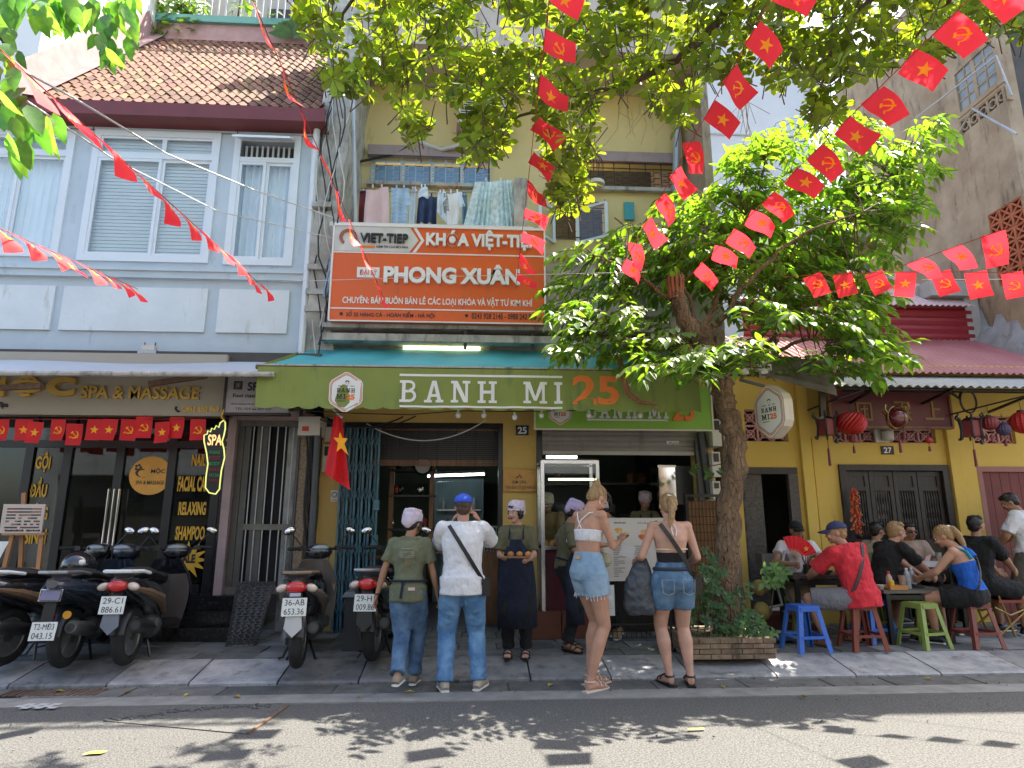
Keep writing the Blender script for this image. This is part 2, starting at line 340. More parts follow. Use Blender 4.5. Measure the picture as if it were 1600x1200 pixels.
# ================================================================ SETTING: ground, road, kerb, pavement
def structure(mb, name, m, **k): o = mb.build(name, m, **k); o['kind'] = 'structure'; return o
structure(MB().add([(-150,-150,-.05),(150,-150,-.05),(150,150,-.05),(-150,150,-.05)], [(0,1,2,3)]), 'ground', GROUND)
rd = MB(); nx, ny = 60, 40
for j in range(ny+1):
    for i in range(nx+1):
        x = -15+30*i/nx; y = -12+17.62*j/ny
        rd.v.append(V((x, y, .006*noise.noise((x*.7, y*.9, 0)) - (.0 if y < 5 else .0))))
for j in range(ny):
    for i in range(nx): a = j*(nx+1)+i; rd.f.append((a,a+1,a+nx+2,a+nx+1)); rd.mi.append(0)
road = structure(rd, 'road', ASPH, smooth=True)
structure(MB().box((-15,5.60,-.02),(15,5.86,.010)), 'road_edge_strip', PAINTL)
gut = structure(MB().box((-15,5.86,-.03),(15,6.22,-.004)), 'gutter', GROUND)
x = -9.
while x < 12:
    w = random.uniform(.55,.95); z = random.uniform(-.004,.004)
    m = MB().box((x+.006,5.868,-.02),(x+w-.006,6.20,.006+z), ins=.004); m.build('gutter_stone', GUT, gut); x += w
kerb = structure(MB().box((-15,6.22,-.03),(15,6.76,.0)), 'kerb', GROUND)
joints = [xat(p,1065,6.15) for p in (-330,-170,5,160,290,430,558,745,830,958,1085,1220,1345,1480,1620,1760)]
for xa, xb in zip(joints, joints[1:]):
    dz = random.uniform(-.006,.006); g = .008; sk = random.uniform(-.03,.05)
    kb = MB(); pr = [(6.215,-.02),(6.215,.02+dz),(6.235,.035+dz),(6.70,.118+dz),(6.745,.122+dz),(6.745,-.02)]
    n = len(pr); vs = [(xa+g, p, q) for p, q in pr] + [(xb-g+sk*0, p, q) for p, q in pr]
    kb.add(vs, [tuple(range(n-1,-1,-1)), tuple(range(n,2*n))]+[(i,(i+1)%n,n+(i+1)%n,n+i) for i in range(n)])
    kb.build('kerb_stone', KERB, kerb)
pav = structure(MB().box((-15,6.75,-.03),(15,8.9,.085)), 'pavement', GROUND)
row = 6.76; r_i = 0; far_slabs = MB()
while row < 8.45:
    d = .36 if r_i else .30; x = -6.6 + (r_i % 2)*.21; 
    while x < 8.2:
        w = random.choice((.40,.40,.42,.6)); z = random.uniform(-.006,.006); t = random.uniform(-.004,.004)
        a = [(x+.006,row+.006),(x+w-.006,row+.006),(x+w-.006,row+d-.006),(x+.006,row+d-.006)]
        mb_ = MB().add([(p,q,.07) for p,q in a]+[(p,q,.125+z+(t if i in (1,2) else -t)) for i,(p,q) in enumerate(a)], [(4,5,6,7),(0,1,5,4),(1,2,6,5),(2,3,7,6),(3,0,4,7)])
        if row < 8.0: mb_.build('paving_slab', SLABM, pav)
        else: far_slabs.v; far_slabs.add(mb_.v, mb_.f)
        x += w
    row += d; r_i += 1
o = far_slabs.build('paving_slab_run', SLABM, pav); o['kind'] = 'stuff'
# mended patch, grate, marks
pt = MB()
P0, P1, P2, P3 = atz(165,1128,0), atz(385,1148,0), atz(448,1104,0), atz(215,1104,0)
pt.add([V((p.x,p.y,h)) for h in (-.02,.0075) for p in (P0,P1,P2,P3)], [(4,5,6,7),(0,1,5,4),(1,2,6,5),(2,3,7,6),(3,0,4,7)])
structure(pt, 'road_patch', mat('patch_concrete', (.15,.145,.135), .9, s=40, c2=(.10,.096,.09), b=1., bs=90, streak=(.07,.068,.065), sa=.5))
structure(MB().bar(P1+V((.01,0,.008)), P2+V((.01,0,.008)), .022, .014), 'patch_edge_iron', RUST)
ck = MB(); random.seed(3)
for i in range(70):
    t = i/70; p = P0.lerp(P2, t*.9)+V((0,.03*random.gauss(0,1)+.10*sin(t*3),0)); ck.ell((p.x,p.y,.008), (random.uniform(.01,.03),random.uniform(.008,.016),.014), n=5, m=3)
o = ck.build('broken_asphalt_crumbs', ASPH); tag(o, 'crumbled asphalt along the broken edge of the road patch', 'rubble', kind='stuff')
gr = thing('drain_grate', 'dark iron drain grate in the gutter before the scooters', 'drain grate', (atz(80,1086,0).x, 6.0, .008))
gx = gr.location.x; MB().box((gx-.42,5.91,.0),(gx+.42,6.15,.009)).build('frame', BLACK, gr)
for i in range(16): MB().box((gx-.4+i*.051,5.925,.0095),(gx-.375+i*.051,6.135,.016)).build('bar', RUST, gr)
YM = mat('yellow_paint', (.75,.66,.08), .8)
for (px,py,w,h) in ((1087,1142,.07,.02),(148,1179,.06,.03)):
    p = atz(px,py,0); structure(MB().add([(p.x-w,p.y-h,.0125),(p.x+w*.8,p.y-h*.6,.0125),(p.x+w,p.y+h,.0125),(p.x-w*.6,p.y+h*.7,.0125)],[(0,1,2,3)]), 'yellow_road_mark', YM)
wm = MB()
for i in range(9):
    p = atz(30+i*7, 1106+3*sin(i*2.1), 0); wm.add([(p.x-.03,p.y-.02,.0125+i*.0003),(p.x+.04,p.y-.03,.0125+i*.0003),(p.x+.05,p.y+.02,.0125+i*.0003),(p.x-.02,p.y+.03,.0125+i*.0003)],[(0,1,2,3)])
structure(wm, 'white_road_mark', mat('worn_white_paint', (.5,.5,.48), .8))
LEAFD = mat('fallen_leaf', (.42,.30,.05), .8, v=.3, rnd=.3)
for i,(px,py) in enumerate(((92,1082),(292,1088),(200,1083),(370,1090),(748,1062),(1130,1075),(1255,1090),(560,1091),(640,1083),(860,1072),(1450,1062),(1340,1070))):
    p = atz(px,py,.01); a = random.uniform(0,6); s_ = random.uniform(.03,.055)
    o = MB().add([p+V((cos(a)*s_,sin(a)*s_,.01)),p+V((-sin(a)*s_*.45,cos(a)*s_*.45,.022)),p+V((-cos(a)*s_,-sin(a)*s_,.008)),p+V((sin(a)*s_*.45,-cos(a)*s_*.45,.02))],[(0,1,2,3)]).build('fallen_leaf', LEAFD)
    tag(o, 'small dry yellow leaf lying along the gutter', 'leaf', 'fallen leaves along the gutter')

gb = MB()
for i in range(500):
    x = random.uniform(-6,6); y = random.choice((random.gauss(5.90,.05),random.gauss(6.2,.03),random.uniform(4.3,5.6))); s_ = random.uniform(.004,.011); gb.ell((x,y,.012),(s_,s_*.8,s_*.6),n=4,m=3)
tag(gb.build('road_grit', mat('grit',(.20,.18,.15),.9,island=.5)),'loose grit scattered along the gutter and road','grit',kind='stuff')
# ================================================================ LEFT: pale blue house above the spa
bh = thing('blue_house', 'pale blue two storey house with tiled roof and white windows', 'building', (-4.6,8.1,.1))
YB = 8.1; xl, xr = -8.2, -2.20; zb, zt = 3.47, 6.90
W = {'w1': (xat(-55,300,YB), xat(103,300,YB), zat(0,397,YB), zat(60,208,YB)), 'w2': (xat(140,300,YB), xat(334,300,YB), zat(250,407,YB), zat(250,210,YB)), 'w3': (xat(364,300,YB), xat(462,300,YB), zat(400,412,YB), zat(420,216,YB))}
MB().holes(xl, xr, zb, zt, YB, YB+.25, list(W.values())).build('wall', BLUE, bh)
MB().box((xl,YB+.25,zb),(xr,YB+3.6,zb+.15)).build('floor_slab', INTERL, bh)
MB().box((xl,YB+3.4,zb+.15),(xr,YB+3.6,zt)).build('rear_wall', INTERL, bh)
MB().box((xr-.2,YB+.25,0.1),(xr,YB+4,zt)).build('side_wall', WEATH, bh)
MB().box((xl,YB-.07,zat(250,437,YB)),(xr+.02,YB+.0,zat(250,427,YB))).box((xl,YB-.10,zat(250,427,YB)),(xr+.04,YB+.0,zat(250,421,YB))).build('cornice', BLUE, bh)
# flat cladding joints above the windows
for px in (148, 373): MB().box((xat(px,190,YB)-.006,YB-.004,W['w2'][3]+.02),(xat(px,190,YB)+.006,YB-.001,zt)).build('cladding_joint', DGREY, bh)
MB().box((xl,YB-.0045,W['w2'][3]+.035),(xr,YB-.0012,W['w2'][3]+.045)).build('cladding_joint', DGREY, bh)
for (a,b) in ((-200,83),(97,323),(341,451)):
    o_ = MB().box((xat(a,490,YB),YB-.035,zat(250,519,YB)),(xat(b,490,YB),YB-.001,zat(250,451,YB))).build('plaster_panel', PANEL, bh)
def window(par, x0,x1,z0,z1, y, cols, transom=None, f=.055, m=UPVC, inner=None, deep=.10, sash=.04, glassm=GLASS, open_top=False):
    w = MB().box((x0-.03,y-.03,z0-.03),(x1+.03,y+.0,z0+f)).box((x0-.03,y-.03,z1-f),(x1+.03,y+.0,z1+.03)).box((x0-.03,y-.03,z0+f),(x0+f,y,z1-f)).box((x1-f,y-.03,z0+f),(x1+.03,y,z1-f))
    zt_ = z1-f
    if transom: w.box((x0+f,y-.025,transom-.035),(x1-f,y+.04,transom+.035))
    fr = w.build('window', m, par)
    lo = (z0+f, (transom-.035) if transom else zt_)
    n = len(cols)-1
    for i in range(n):
        a, b = x0+f+(x1-x0-2*f)*cols[i], x0+f+(x1-x0-2*f)*cols[i+1]; yy = y-.018+(.02 if i % 2 else 0)
        s_ = MB().box((a,yy,lo[0]),(b,yy+.03,lo[0]+sash)).box((a,yy,lo[1]-sash),(b,yy+.03,lo[1])).box((a,yy,lo[0]+sash),(a+sash,yy+.03,lo[1]-sash)).box((b-sash,yy,lo[0]+sash),(b,yy+.03,lo[1]-sash)).build('sash', m, fr)
        MB().box((a+sash,yy+.01,lo[0]+sash),(b-sash,yy+.016,lo[1]-sash)).build('pane', glassm, fr)
    if transom and not open_top:
        for i in range(n):
            a, b = x0+f+(x1-x0-2*f)*cols[i], x0+f+(x1-x0-2*f)*cols[i+1]
            MB().box((a,y-.01,transom+.035),(b,y+.02,transom+.065)).box((a,y-.01,zt_-.03),(b,y+.02,zt_)).box((a,y-.01,transom+.065),(a+.03,y+.02,zt_-.03)).box((b-.03,y-.01,transom+.065),(b,y+.02,zt_-.03)).build('sash', m, fr)
            MB().box((a+.03,y+.0,transom+.065),(b-.03,y+.006,zt_-.03)).build('pane', glassm, fr)
    return fr
def curtain(par, x0,x1,z0,z1,y, m=CURT, amp=.03, wl=.09, name='curtain'):
    n = int((x1-x0)/wl*8); c = MB(); 
    for i in range(n+1):
        x = x0+(x1-x0)*i/n; yy = y+amp*sin(2*pi*i/8)+.3*amp*sin(i*.7); c.v += [V((x,yy,z0)), V((x,yy,z1))]
    for i in range(n): c.f.append((2*i,2*i+2,2*i+3,2*i+1)); c.mi.append(0)
    return c.build(name, m, par, smooth=True)
tz = zat(250,246,YB)
f1 = window(bh, *W['w1'], YB, [0,.5,1], tz); f2 = window(bh, *W['w2'], YB, [0,.56,1], tz); f3 = window(bh, *W['w3'], YB, [0,.5,1], tz, open_top=True)
for w_ in ('w1','w3'): curtain(bh, W[w_][0]+.05, W[w_][1]-.05, W[w_][2], tz-.02, YB+.11)
curtain(bh, W['w1'][0], W['w1'][1], tz, W['w1'][3], YB+.22); 
b2 = MB(); z = W['w2'][2]
while z < W['w2'][3]: b2.box((W['w2'][0]+.05,YB+.07,z),(W['w2'][1]-.05,YB+.08,z+.042)); z += .05
b2.build('roller_blind', BLIND, bh)
x0,x1 = W['w3'][0]+.04, W['w3'][1]-.04
fl = MB(); zt3 = W['w3'][3]-.05
fl.add([(x0,YB-.04,zt3),(x1,YB-.04,zt3),(x1,YB-.30,zt3-.13),(x0,YB-.30,zt3-.13),(x0,YB-.04,zt3+.03),(x1,YB-.04,zt3+.03),(x1,YB-.30,zt3-.10),(x0,YB-.30,zt3-.10)], [(0,1,2,3),(7,6,5,4),(0,4,5,1),(1,5,6,2),(2,6,7,3),(3,7,4,0)])
fl.build('top_hung_flap', UPVC, bh)
for i in range(9): MB().box((x0+.05+i*(x1-x0-.1)/9,YB+.06,tz+.04),(x0+.075+i*(x1-x0-.1)/9,YB+.08,zt3-.04)).build('vent_bar', PANEL, bh)
# roof
A50 = radians(50); ye, ze = 7.86, zat(300,165,7.86)+.0
MB().box((xl,7.80,ze-.21),(xr+.12,7.86,ze-.01)).box((xl,7.86,ze-.21),(xr+.12,8.1,ze-.17)).build('fascia', FASCIA, bh)
rl, rr = xat(62,165,ye)-.05, xr+.05
L = 4.25; du = V((0,cos(A50),sin(A50))); dn_ = V((0,-sin(A50),cos(A50)))
roof = MB().add([V((rl-.1,ye,ze-.02)),V((rr,ye,ze-.02)),V((rr,ye,ze-.02))+du*L,V((rl-.1,ye,ze-.02))+du*L],[(0,1,2,3)]).build('roof', FASCIA, bh)
def tile_mesh():
    t = MB(); w, h = .137, .25; n = 6
    for e in (0,1):
        for i in range(n+1):
            u = i/n; zz = .022*sin(2*pi*u)+.012
            for k in (0,1): t.v.append(V((u*w+ (k*0), 0, 0)) + du*(0 if e == 0 else h) + dn_*(zz+(.018 if e == 0 else 0)-(k*.014)))
    m_ = 2*(n+1)
    for i in range(n):
        t.f.append((2*i,2*i+2,m_+2*i+2,m_+2*i)); t.f.append((2*i+1,m_+2*i+1,m_+2*i+3,2*i+3)); t.f.append((2*i+1,2*i+3,2*i+2,2*i))
    t.mi = [0]*len(t.f)
    return t
tm = tile_mesh(); tme = tm.data('roof_tile', TILE); far = MB(); cnt = 0; nc = int((rr-rl)/.137)
for r_ in range(20):
    for c in range(nc):
        p = V((rl+c*.137+.003*random.gauss(0,1), ye, ze)) + du*(r_*.208-.03+.006*random.gauss(0,1)) + dn_*random.uniform(0,.008)
        if cnt < 290: inst('roof_tile', tme, roof, p-wloc(bh)); cnt += 1
        else: far.add([v+p for v in tm.v], tm.f)
far.build('roof_tile_field', mat('clay_tile_far', (.20,.088,.05), .85, s=9, c2=(.13,.072,.045), b=.5, bs=40, island=.4, streak=(.10,.085,.06), sa=.5), roof, kind='stuff')
zr = ze+L*sin(A50); yr = ye+L*cos(A50)
MB().box((rl-.2,yr-.05,zr-.02),(rr+.1,yr+.05,zr+.32)).build('ridge_wall', PINKW, bh)
# downpipe and gutter outlet at the corner
dp = [at(508,180,7.95),at(496,200,8.0),at(493,225,8.03),at(487,330,8.03),at(470,560,8.03)]
MB().tube(dp, .045, 8).build('downpipe', UPVC, bh, smooth=True)
MB().box((rl-.2,YB+2.7,zt-.1),(rr,YB+3,zt)).build('ceiling', INTERL, bh)
MB().box((xl,YB+.25,zt-.12),(xr-.2,YB+3.4,zt-.02)).build('ceiling', INTERL, bh)

# balcony above the roof with plants
bal = thing('roof_terrace', 'rooftop terrace with grey railing above the tiled roof', 'balcony', (-3.5,yr,zr+.3))
MB().box((rl-.2,yr-.12,zr+.32),(rr+.25,yr+.10,zr+.46)).build('teal_coping', mat('teal_coping_paint',(.12,.30,.27),.7,v=.1), bal)
zz = zr+.46; MB().bar((rl,yr,zz+.95),(rr+.2,yr,zz+.95),.05).build('handrail', GALV, bal)
for i in range(30):
    x = rl+(rr-rl+.2)*i/29; MB().box((x-.012,yr-.012,zz),(x+.012,yr+.012,zz+.93)).build('baluster', GALV, bal)
MB().box((rl-.2,yr+1.6,zz-.3),(rr+.25,yr+1.8,zz+2.6)).build('rear_wall', mat('terrace_wall_grey',(.30,.29,.27),.9,v=.1), bal)  # one even grey with slight random tone
for a,b in ((-4.6,-3.9),(-3.3,-2.9)): MB().box((a,yr+1.56,zz-.1),(b,yr+1.595,zz+1.7)).build('door', DARKW, bal)
MB().box((rl-.2,yr+.1,zz-.4),(rr+.25,yr+1.6,zz-.3)).build('floor', GREYC, bal)

# neighbour's white wall on the far left, above the roof
nb = thing('white_neighbour_house', 'white rendered house rising behind the tiled roof on its left side', 'building', (rl-1,9,5))
xw = rl-.12
MB().box((xw-3,7.9,6.6),(xw,13.5,13.5)).build('wall', WHITEW, nb)
mbp = MB(); p0 = V((xw,ye-.05,ze-.05)); 
mbp.add([p0+V((.0,0,0)),p0+V((.16,0,.0)),p0+V((.16,0,.0))+du*(L+.1)+dn_*.06,p0+du*(L+.1)+dn_*.06, p0+dn_*.42+V((.002,0,0)),p0+dn_*.42+du*(L+.1)+V((.002,0,0))],[(0,1,2,3)])
mbp.add([p0+V((.006,0,0)),p0+V((.006,0,0))+du*(L+.1),p0+V((.006,0,0))+du*(L+.1)+dn_*.45,p0+V((.006,0,0))+dn_*.45],[(0,1,2,3)])
mbp.add([p0+V((.006,0,0))+dn_*.09,p0+V((.18,0,0))+dn_*.07,p0+V((.18,0,0))+dn_*.07+du*(L+.1),p0+V((.006,0,0))+dn_*.09+du*(L+.1)],[(0,1,2,3)])
mbp.build('flashing', PINKW, nb)

# ================================================================ party wall strip with cables
pw = thing('party_wall', 'blackened concrete wall end between the blue house and the yellow house', 'wall', (-2.05,8.1,2.85))
m = MB(); random.seed(11)
prev = None; N_ = 26
for i in range(N_+1):
    z = 2.85+6.15*i/N_; w0 = -2.18+.02*sin(i*1.3); w1 = -1.86+.05*sin(i*.9)+(.10 if z > 6.9 else 0); yy = 8.12-.05*abs(sin(i*.8))-(.12 if 4 < z < 5.6 else 0)
    ring = [V((w0,yy,z)),V((w1,yy+.02,z)),V((w1,9.2,z)),V((w0,9.2,z))]
    m.v += ring
for i in range(N_):
    a = i*4
    for j in range(4): m.f.append((a+j,a+(j+1)%4,a+4+(j+1)%4,a+4+j)); m.mi.append(0)
m.f.append((N_*4,N_*4+1,N_*4+2,N_*4+3)); m.mi.append(0)
m.build('wall', WEATH, pw)
for z_ in (4.05,4.28,4.62,5.5): MB().box((-2.2,7.92,z_),(-1.95,8.12,z_+.07)).build('ledge', WEATH, pw)
for k in range(7):
    pts = []; x0_ = -2.12+.05*k
    for i in range(14):
        t = i/13; z = 7.4-4.2*t*(1-.05*k); pts.append((x0_+.06*sin(i*1.1+k)+(.05 if i > 9 else 0), 7.98-.02*k+.05*sin(i*.8+k*2), z))
    MB().tube(pts, .007+.002*(k%3), 5).build('cable', CABLE if k % 3 else CABLEW, pw, smooth=True)
MB().tube([at(551,100,8.0),at(554,250,8.0),at(556,360,8.0)], .025, 8).build('drainpipe', GALV, pw, smooth=True)
MB().tube([at(523,400,7.9),at(516,440,7.9),at(507,465,7.9)], [.05,.06,.03], 8).build('blue_conduit', mat('blue_grey_plastic',(.25,.33,.42),.5), pw, smooth=True)

# ================================================================ CENTRE: yellow house, number 25
ch = thing('yellow_house', 'ochre yellow old house with recessed balcony storey above the sandwich shop', 'building', (.5,8.3,.1))
YC = 8.3; cl, cr = -1.96, 3.15
d25 = (xat(536,700,YC), xat(786,700,YC), .10, zat(650,660,YC)); k25 = (xat(838,700,YC), xat(1088,700,YC), .10, 2.98)
MB().holes(cl, cr, .1, 3.95, YC, YC+.25, [d25, k25]).build('wall', YEL, ch)
MB().box((cl,8.0,3.93),(3.3,9.3,4.08)).build('balcony_floor', WEATH, ch)
zpar = zat(700,353,8.0)
MB().box((cl,8.0,4.08),(.73,8.10,zpar-.06)).build('parapet', WEATH, ch)
MB().box((cl,7.96,zpar-.06),(.75,8.14,zpar)).build('parapet_coping', WHITEW, ch)
MB().box((.73,8.0,4.08),(3.3,8.10,zat(900,405,8.0))).build('parapet', WEATH, ch)
MB().box((.73,7.96,zat(900,405,8.0)),(3.3,8.14,zat(900,398,8.0))).build('parapet_coping', WEATH, ch)
MB().box((xat(805,320,8.05)-.02,8.0,zpar),(xat(826,320,8.05)-.02,8.14,zat(815,281,8.05))).build('balcony_post', WEATH, ch)
YU = 9.2
g1 = (xat(580,260,YU), xat(766,260,YU), zat(670,289,YU), zat(670,249,YU)); g2 = (xat(860,270,YU), xat(1056,270,YU), zat(1000,297,YU), zat(1000,258,YU)); g3 = (xat(868,340,YU), xat(945,340,YU), zat(905,375,YU), zat(905,318,YU))
MB().holes(cl, 3.3, 4.08, zat(700,140,YU), YU, YU+.2, [g1,g2,g3]).build('upper_wall', YELP, ch)
for g in (g1,g2):
    MB().box((g[0]-.05,YU-.10,g[3]),(g[1]+.05,YU,g[3]+.17)).build('lintel', PINKJ, ch); MB().box((g[0]-.05,YU-.10,g[2]-.06),(g[1]+.05,YU,g[2])).build('sill', WEATH, ch)
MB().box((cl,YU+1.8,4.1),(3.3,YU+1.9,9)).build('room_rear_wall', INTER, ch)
zt_ = zat(700,140,YU)
MB().box((cl,8.2,zt_),(3.3,9.6,zt_+.2)).box((cl,8.2,zt_+.2),(3.3,8.3,zt_+1.0)).build('upper_balcony', mat('stained_pinkish_concrete',(.50,.42,.36),.9,s=3,c2=(.58,.50,.44),streak=(.25,.2,.16),sa=.6), ch)  # solid parapet added on the slab to set the shade edge across the road
MB().box((cl,9.6,zt_+.2),(3.3,9.8,zt_+3.2)).build('top_storey_wall', YELP, ch)
for i in range(26): MB().box((cl+.1+i*.2,8.24,zt_+1.0),(cl+.12+i*.2,8.26,zt_+1.5)).build('baluster', GALV, ch)
MB().bar((cl,8.25,zt_+1.52),(3.3,8.25,zt_+1.52),.05).build('handrail', GALV, ch)
for a, b, nm in ((3.06,3.3,'side_wall'),): MB().box((a,8.1,4.0),(b,9.2,zt_)).build(nm, YELP, ch) if False else None
MB().tube([at(1060,140,9.0),at(1057,250,9.0),at(1056,400,9.0)], .06, 8).build('drainpipe', GALV, ch, smooth=True)
MB().box((3.3,8.3,.1),(3.42,12,zt_+1)).build('side_wall', OLDC, ch)
# grille windows
def scroll_grille(par, x0,x1,z0,z1,y, mat_, nx=8, r=.007):
    f = MB(); 
    for i in range(nx+1): x = x0+(x1-x0)*i/nx; f.bar((x,y,z0),(x,y,z1+.06),.012)
    for z in (z0+.02,z1-.1,z1): f.bar((x0,y-.008,z),(x1,y-.008,z),.012)
    f.build('grille_bars', mat_, par)
    for i in range(nx):
        c = MB(); a = x0+(x1-x0)*(i+.1)/nx; b = x0+(x1-x0)*(i+.9)/nx; h = (z1-z0-.14)/3
        for q in range(3):
            za = z0+.03+q*h; mx = (a+b)/2
            c.bar((a,y+.006,za),(mx,y+.006,za),.009); c.bar((mx,y+.006,za),(mx,y+.006,za+h*.6),.009); c.bar((mx,y+.006,za+h*.6),(b,y+.006,za+h*.6),.009); c.bar((a,y+.006,za+h*.35),(a+(mx-a)*.6,y+.006,za+h*.35),.009)
        c.build('grille_scroll', mat_, par)
BLUEGL = mat('blue_window_film', (.22,.38,.58), .25, v=.1, s=3)
for gi,(g,m_) in enumerate(((g1,BLUEGL),(g2,INTER),(g3,INTER))):
    scroll_grille(ch, g[0],g[1],g[2],g[3],YU-.04, CABLE if gi else GALV, 8 if gi < 2 else 4)
    if gi == 0:
        MB().box((g[0],YU+.05,g[2]),(g[1],YU+.09,g[2]+.04)).build('window_frame', PANEL, ch); MB().box((g[0],YU+.05,g[3]-.04),(g[1],YU+.09,g[3])).build('window_frame', PANEL, ch)
        for i in range(4):
            a = g[0]+(g[1]-g[0])*i/4; b = g[0]+(g[1]-g[0])*(i+1)/4
            MB().box((a,YU+.05,g[2]+.04),(a+.05,YU+.09,g[3]-.04)).build('window_frame', PANEL, ch)
            MB().box((a+.05,YU+.06,g[2]+.04),(b-.03,YU+.07,g[3]-.1)).build('pane', BLUEGL, ch)
# open white casements of the lower right window
for (pa,pb,dy) in ((843,868,-.35),(905,945,-.3)):
    xa, xb = xat(pa,340,YU-.2), xat(pb,340,YU-.2); z0_, z1_ = zat(900,372,YU-.2), zat(900,320,YU-.2)
    ca = MB(); A_, B_ = V((xb if dy == -.35 else xa, YU-.02, 0)), V((xa if dy == -.35 else xb, YU-.3, 0))
    for (p,q) in (((A_.x,A_.y,z0_),(B_.x,B_.y,z0_)),((A_.x,A_.y,z1_),(B_.x,B_.y,z1_)),((A_.x,A_.y,z0_),(A_.x,A_.y,z1_)),((B_.x,B_.y,z0_),(B_.x,B_.y,z1_))): ca.bar(p,q,.05,.04)
    cs = ca.build('casement', UPVC, ch); MB().add([(A_.x,A_.y,z0_),(B_.x,B_.y,z0_),(B_.x,B_.y,z1_),(A_.x,A_.y,z1_)],[(0,1,2,3)]).build('pane', GLASS, cs)
MB().box((xat(975,330,YU),YU-.05,zat(980,345,YU)),(xat(990,330,YU),YU-.01,zat(980,318,YU))).build('teal_shutter', TEAL, ch)
# concrete sunshade ledges under the sign
for (pa,pb) in ((505,512),(521,532)):
    y_ = 7.95 if pa < 520 else 7.92
    mb_ = MB(); n = 40; xa_, xb_ = -1.97, 2.6
    MB().box((xa_,y_,zat(600,pb,y_)),(xb_,8.3,zat(600,pa,y_))).build('ledge', WEATH, ch)
MB().box((.9,7.96,zat(900,492,7.96)),(2.6,8.3,zat(900,483,7.96))).build('ledge', WEATH, ch)
for px in (727,832): MB().box((xat(px,530,7.98)-.02,7.99,zat(700,546,7.99)),(xat(px,530,7.98)+.02,8.0,4.0)).build('bracket', DGREY, ch)
ls = MB().box((xat(630,541,8.15),8.16,zat(690,546,8.15)),(xat(750,541,8.15),8.22,zat(690,540,8.15))).build('strip_lamp', TUBEY); tag(ls, 'warm lit strip lamp above the teal awning under the ledge', 'lamp')
ls = MB().box((xat(857,543,8.15),8.16,zat(880,548,8.15)),(xat(925,543,8.15),8.22,zat(880,542,8.15))).build('strip_lamp', TUBEY); tag(ls, 'short lit strip lamp beside the tree above the teal awning', 'lamp')
# interior of number 25
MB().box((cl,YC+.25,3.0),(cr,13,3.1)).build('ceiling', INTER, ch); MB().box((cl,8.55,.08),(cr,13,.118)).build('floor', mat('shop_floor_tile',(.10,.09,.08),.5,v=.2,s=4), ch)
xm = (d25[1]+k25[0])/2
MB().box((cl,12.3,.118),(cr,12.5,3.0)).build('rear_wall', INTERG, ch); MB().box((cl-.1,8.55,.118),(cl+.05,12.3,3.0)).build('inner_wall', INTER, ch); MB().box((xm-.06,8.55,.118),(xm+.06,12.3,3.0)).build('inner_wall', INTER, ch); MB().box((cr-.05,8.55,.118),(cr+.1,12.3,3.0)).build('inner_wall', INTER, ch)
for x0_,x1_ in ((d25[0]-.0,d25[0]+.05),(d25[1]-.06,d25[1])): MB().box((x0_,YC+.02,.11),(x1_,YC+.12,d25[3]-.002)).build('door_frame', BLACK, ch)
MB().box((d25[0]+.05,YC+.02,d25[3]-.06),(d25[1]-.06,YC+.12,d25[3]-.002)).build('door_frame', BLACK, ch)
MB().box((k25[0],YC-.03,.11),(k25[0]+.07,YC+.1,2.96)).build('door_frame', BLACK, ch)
# ================================================================ ORANGE SHOP SIGN
def rect_px(x0,y0,x1,y1,Y): return xat((x0+x1)/2-(x1-x0)/2,(y0+y1)/2,Y), xat(x1,(y0+y1)/2,Y), zat((x0+x1)/2,y1,Y), zat((x0+x1)/2,y0,Y)
SY = 7.82
sx0, sx1, sz0, sz1 = rect_px(519,357,850,503,SY)
sg = thing('orange_sign', 'orange locksmith shop signboard with white raised lettering below the laundry balcony', 'signboard', ((sx0+sx1)/2, SY, sz0))
MB().box((sx0,SY,sz0),(sx1,SY+.14,sz1)).build('sign_box', ORSIGN, sg)
zl1 = zat(690,397,SY); ztop = sz1
MB().box((sx0-.01,SY-.02,sz0-.015),(sx1+.01,SY,sz0)).box((sx0-.01,SY-.02,sz1),(sx1+.01,SY,sz1+.03)).box((sx0-.02,SY-.02,sz0),(sx0,SY+.02,sz1)).box((sx1,SY-.02,sz0),(sx1+.02,SY+.02,sz1)).build('frame', WHT, sg)
MB().box((sx0,SY-.006,zl1-.012),(sx1,SY-.001,zl1+.006)).box((sx0,SY-.006,zat(690,484,SY)-.012),(sx1,SY-.001,zat(690,484,SY)+.004)).build('rule', WHT, sg)
q = lambda px: xat(px,380,SY)
MB().prism([(q(520),zl1+.012),(q(640),zl1+.012),(q(654),(zl1+sz1)/2),(q(640),sz1),(q(520),sz1)], .008, (0,SY,0)).build('white_arrow_panel', mat('sign_pale_panel',(.62,.60,.57),.5), sg)
MB().prism([(q(645),zl1+.012),(q(650),zl1+.012),(q(663),(zl1+sz1)/2),(q(650),sz1),(q(645),sz1),(q(658),(zl1+sz1)/2)], .006, (0,SY,0)).build('chevron', WHT, sg)
ring = MB(); cxr, czr = q(544), (zl1+sz1)/2+.02
for i in range(14):
    a0, a1 = -1.1+i*4.9/14, -1.1+(i+1)*4.9/14
    ring.prism([(cxr+.115*cos(a0+.3),czr+.115*sin(a0+.3)),(cxr+.115*cos(a1+.3),czr+.115*sin(a1+.3)),(cxr+.075*cos(a1+.3),czr+.075*sin(a1+.3)),(cxr+.075*cos(a0+.3),czr+.075*sin(a0+.3))], .012, (0,SY-.009,0))
ring.build('emblem', mat('sign_brown',(.35,.10,.05),.5), sg)
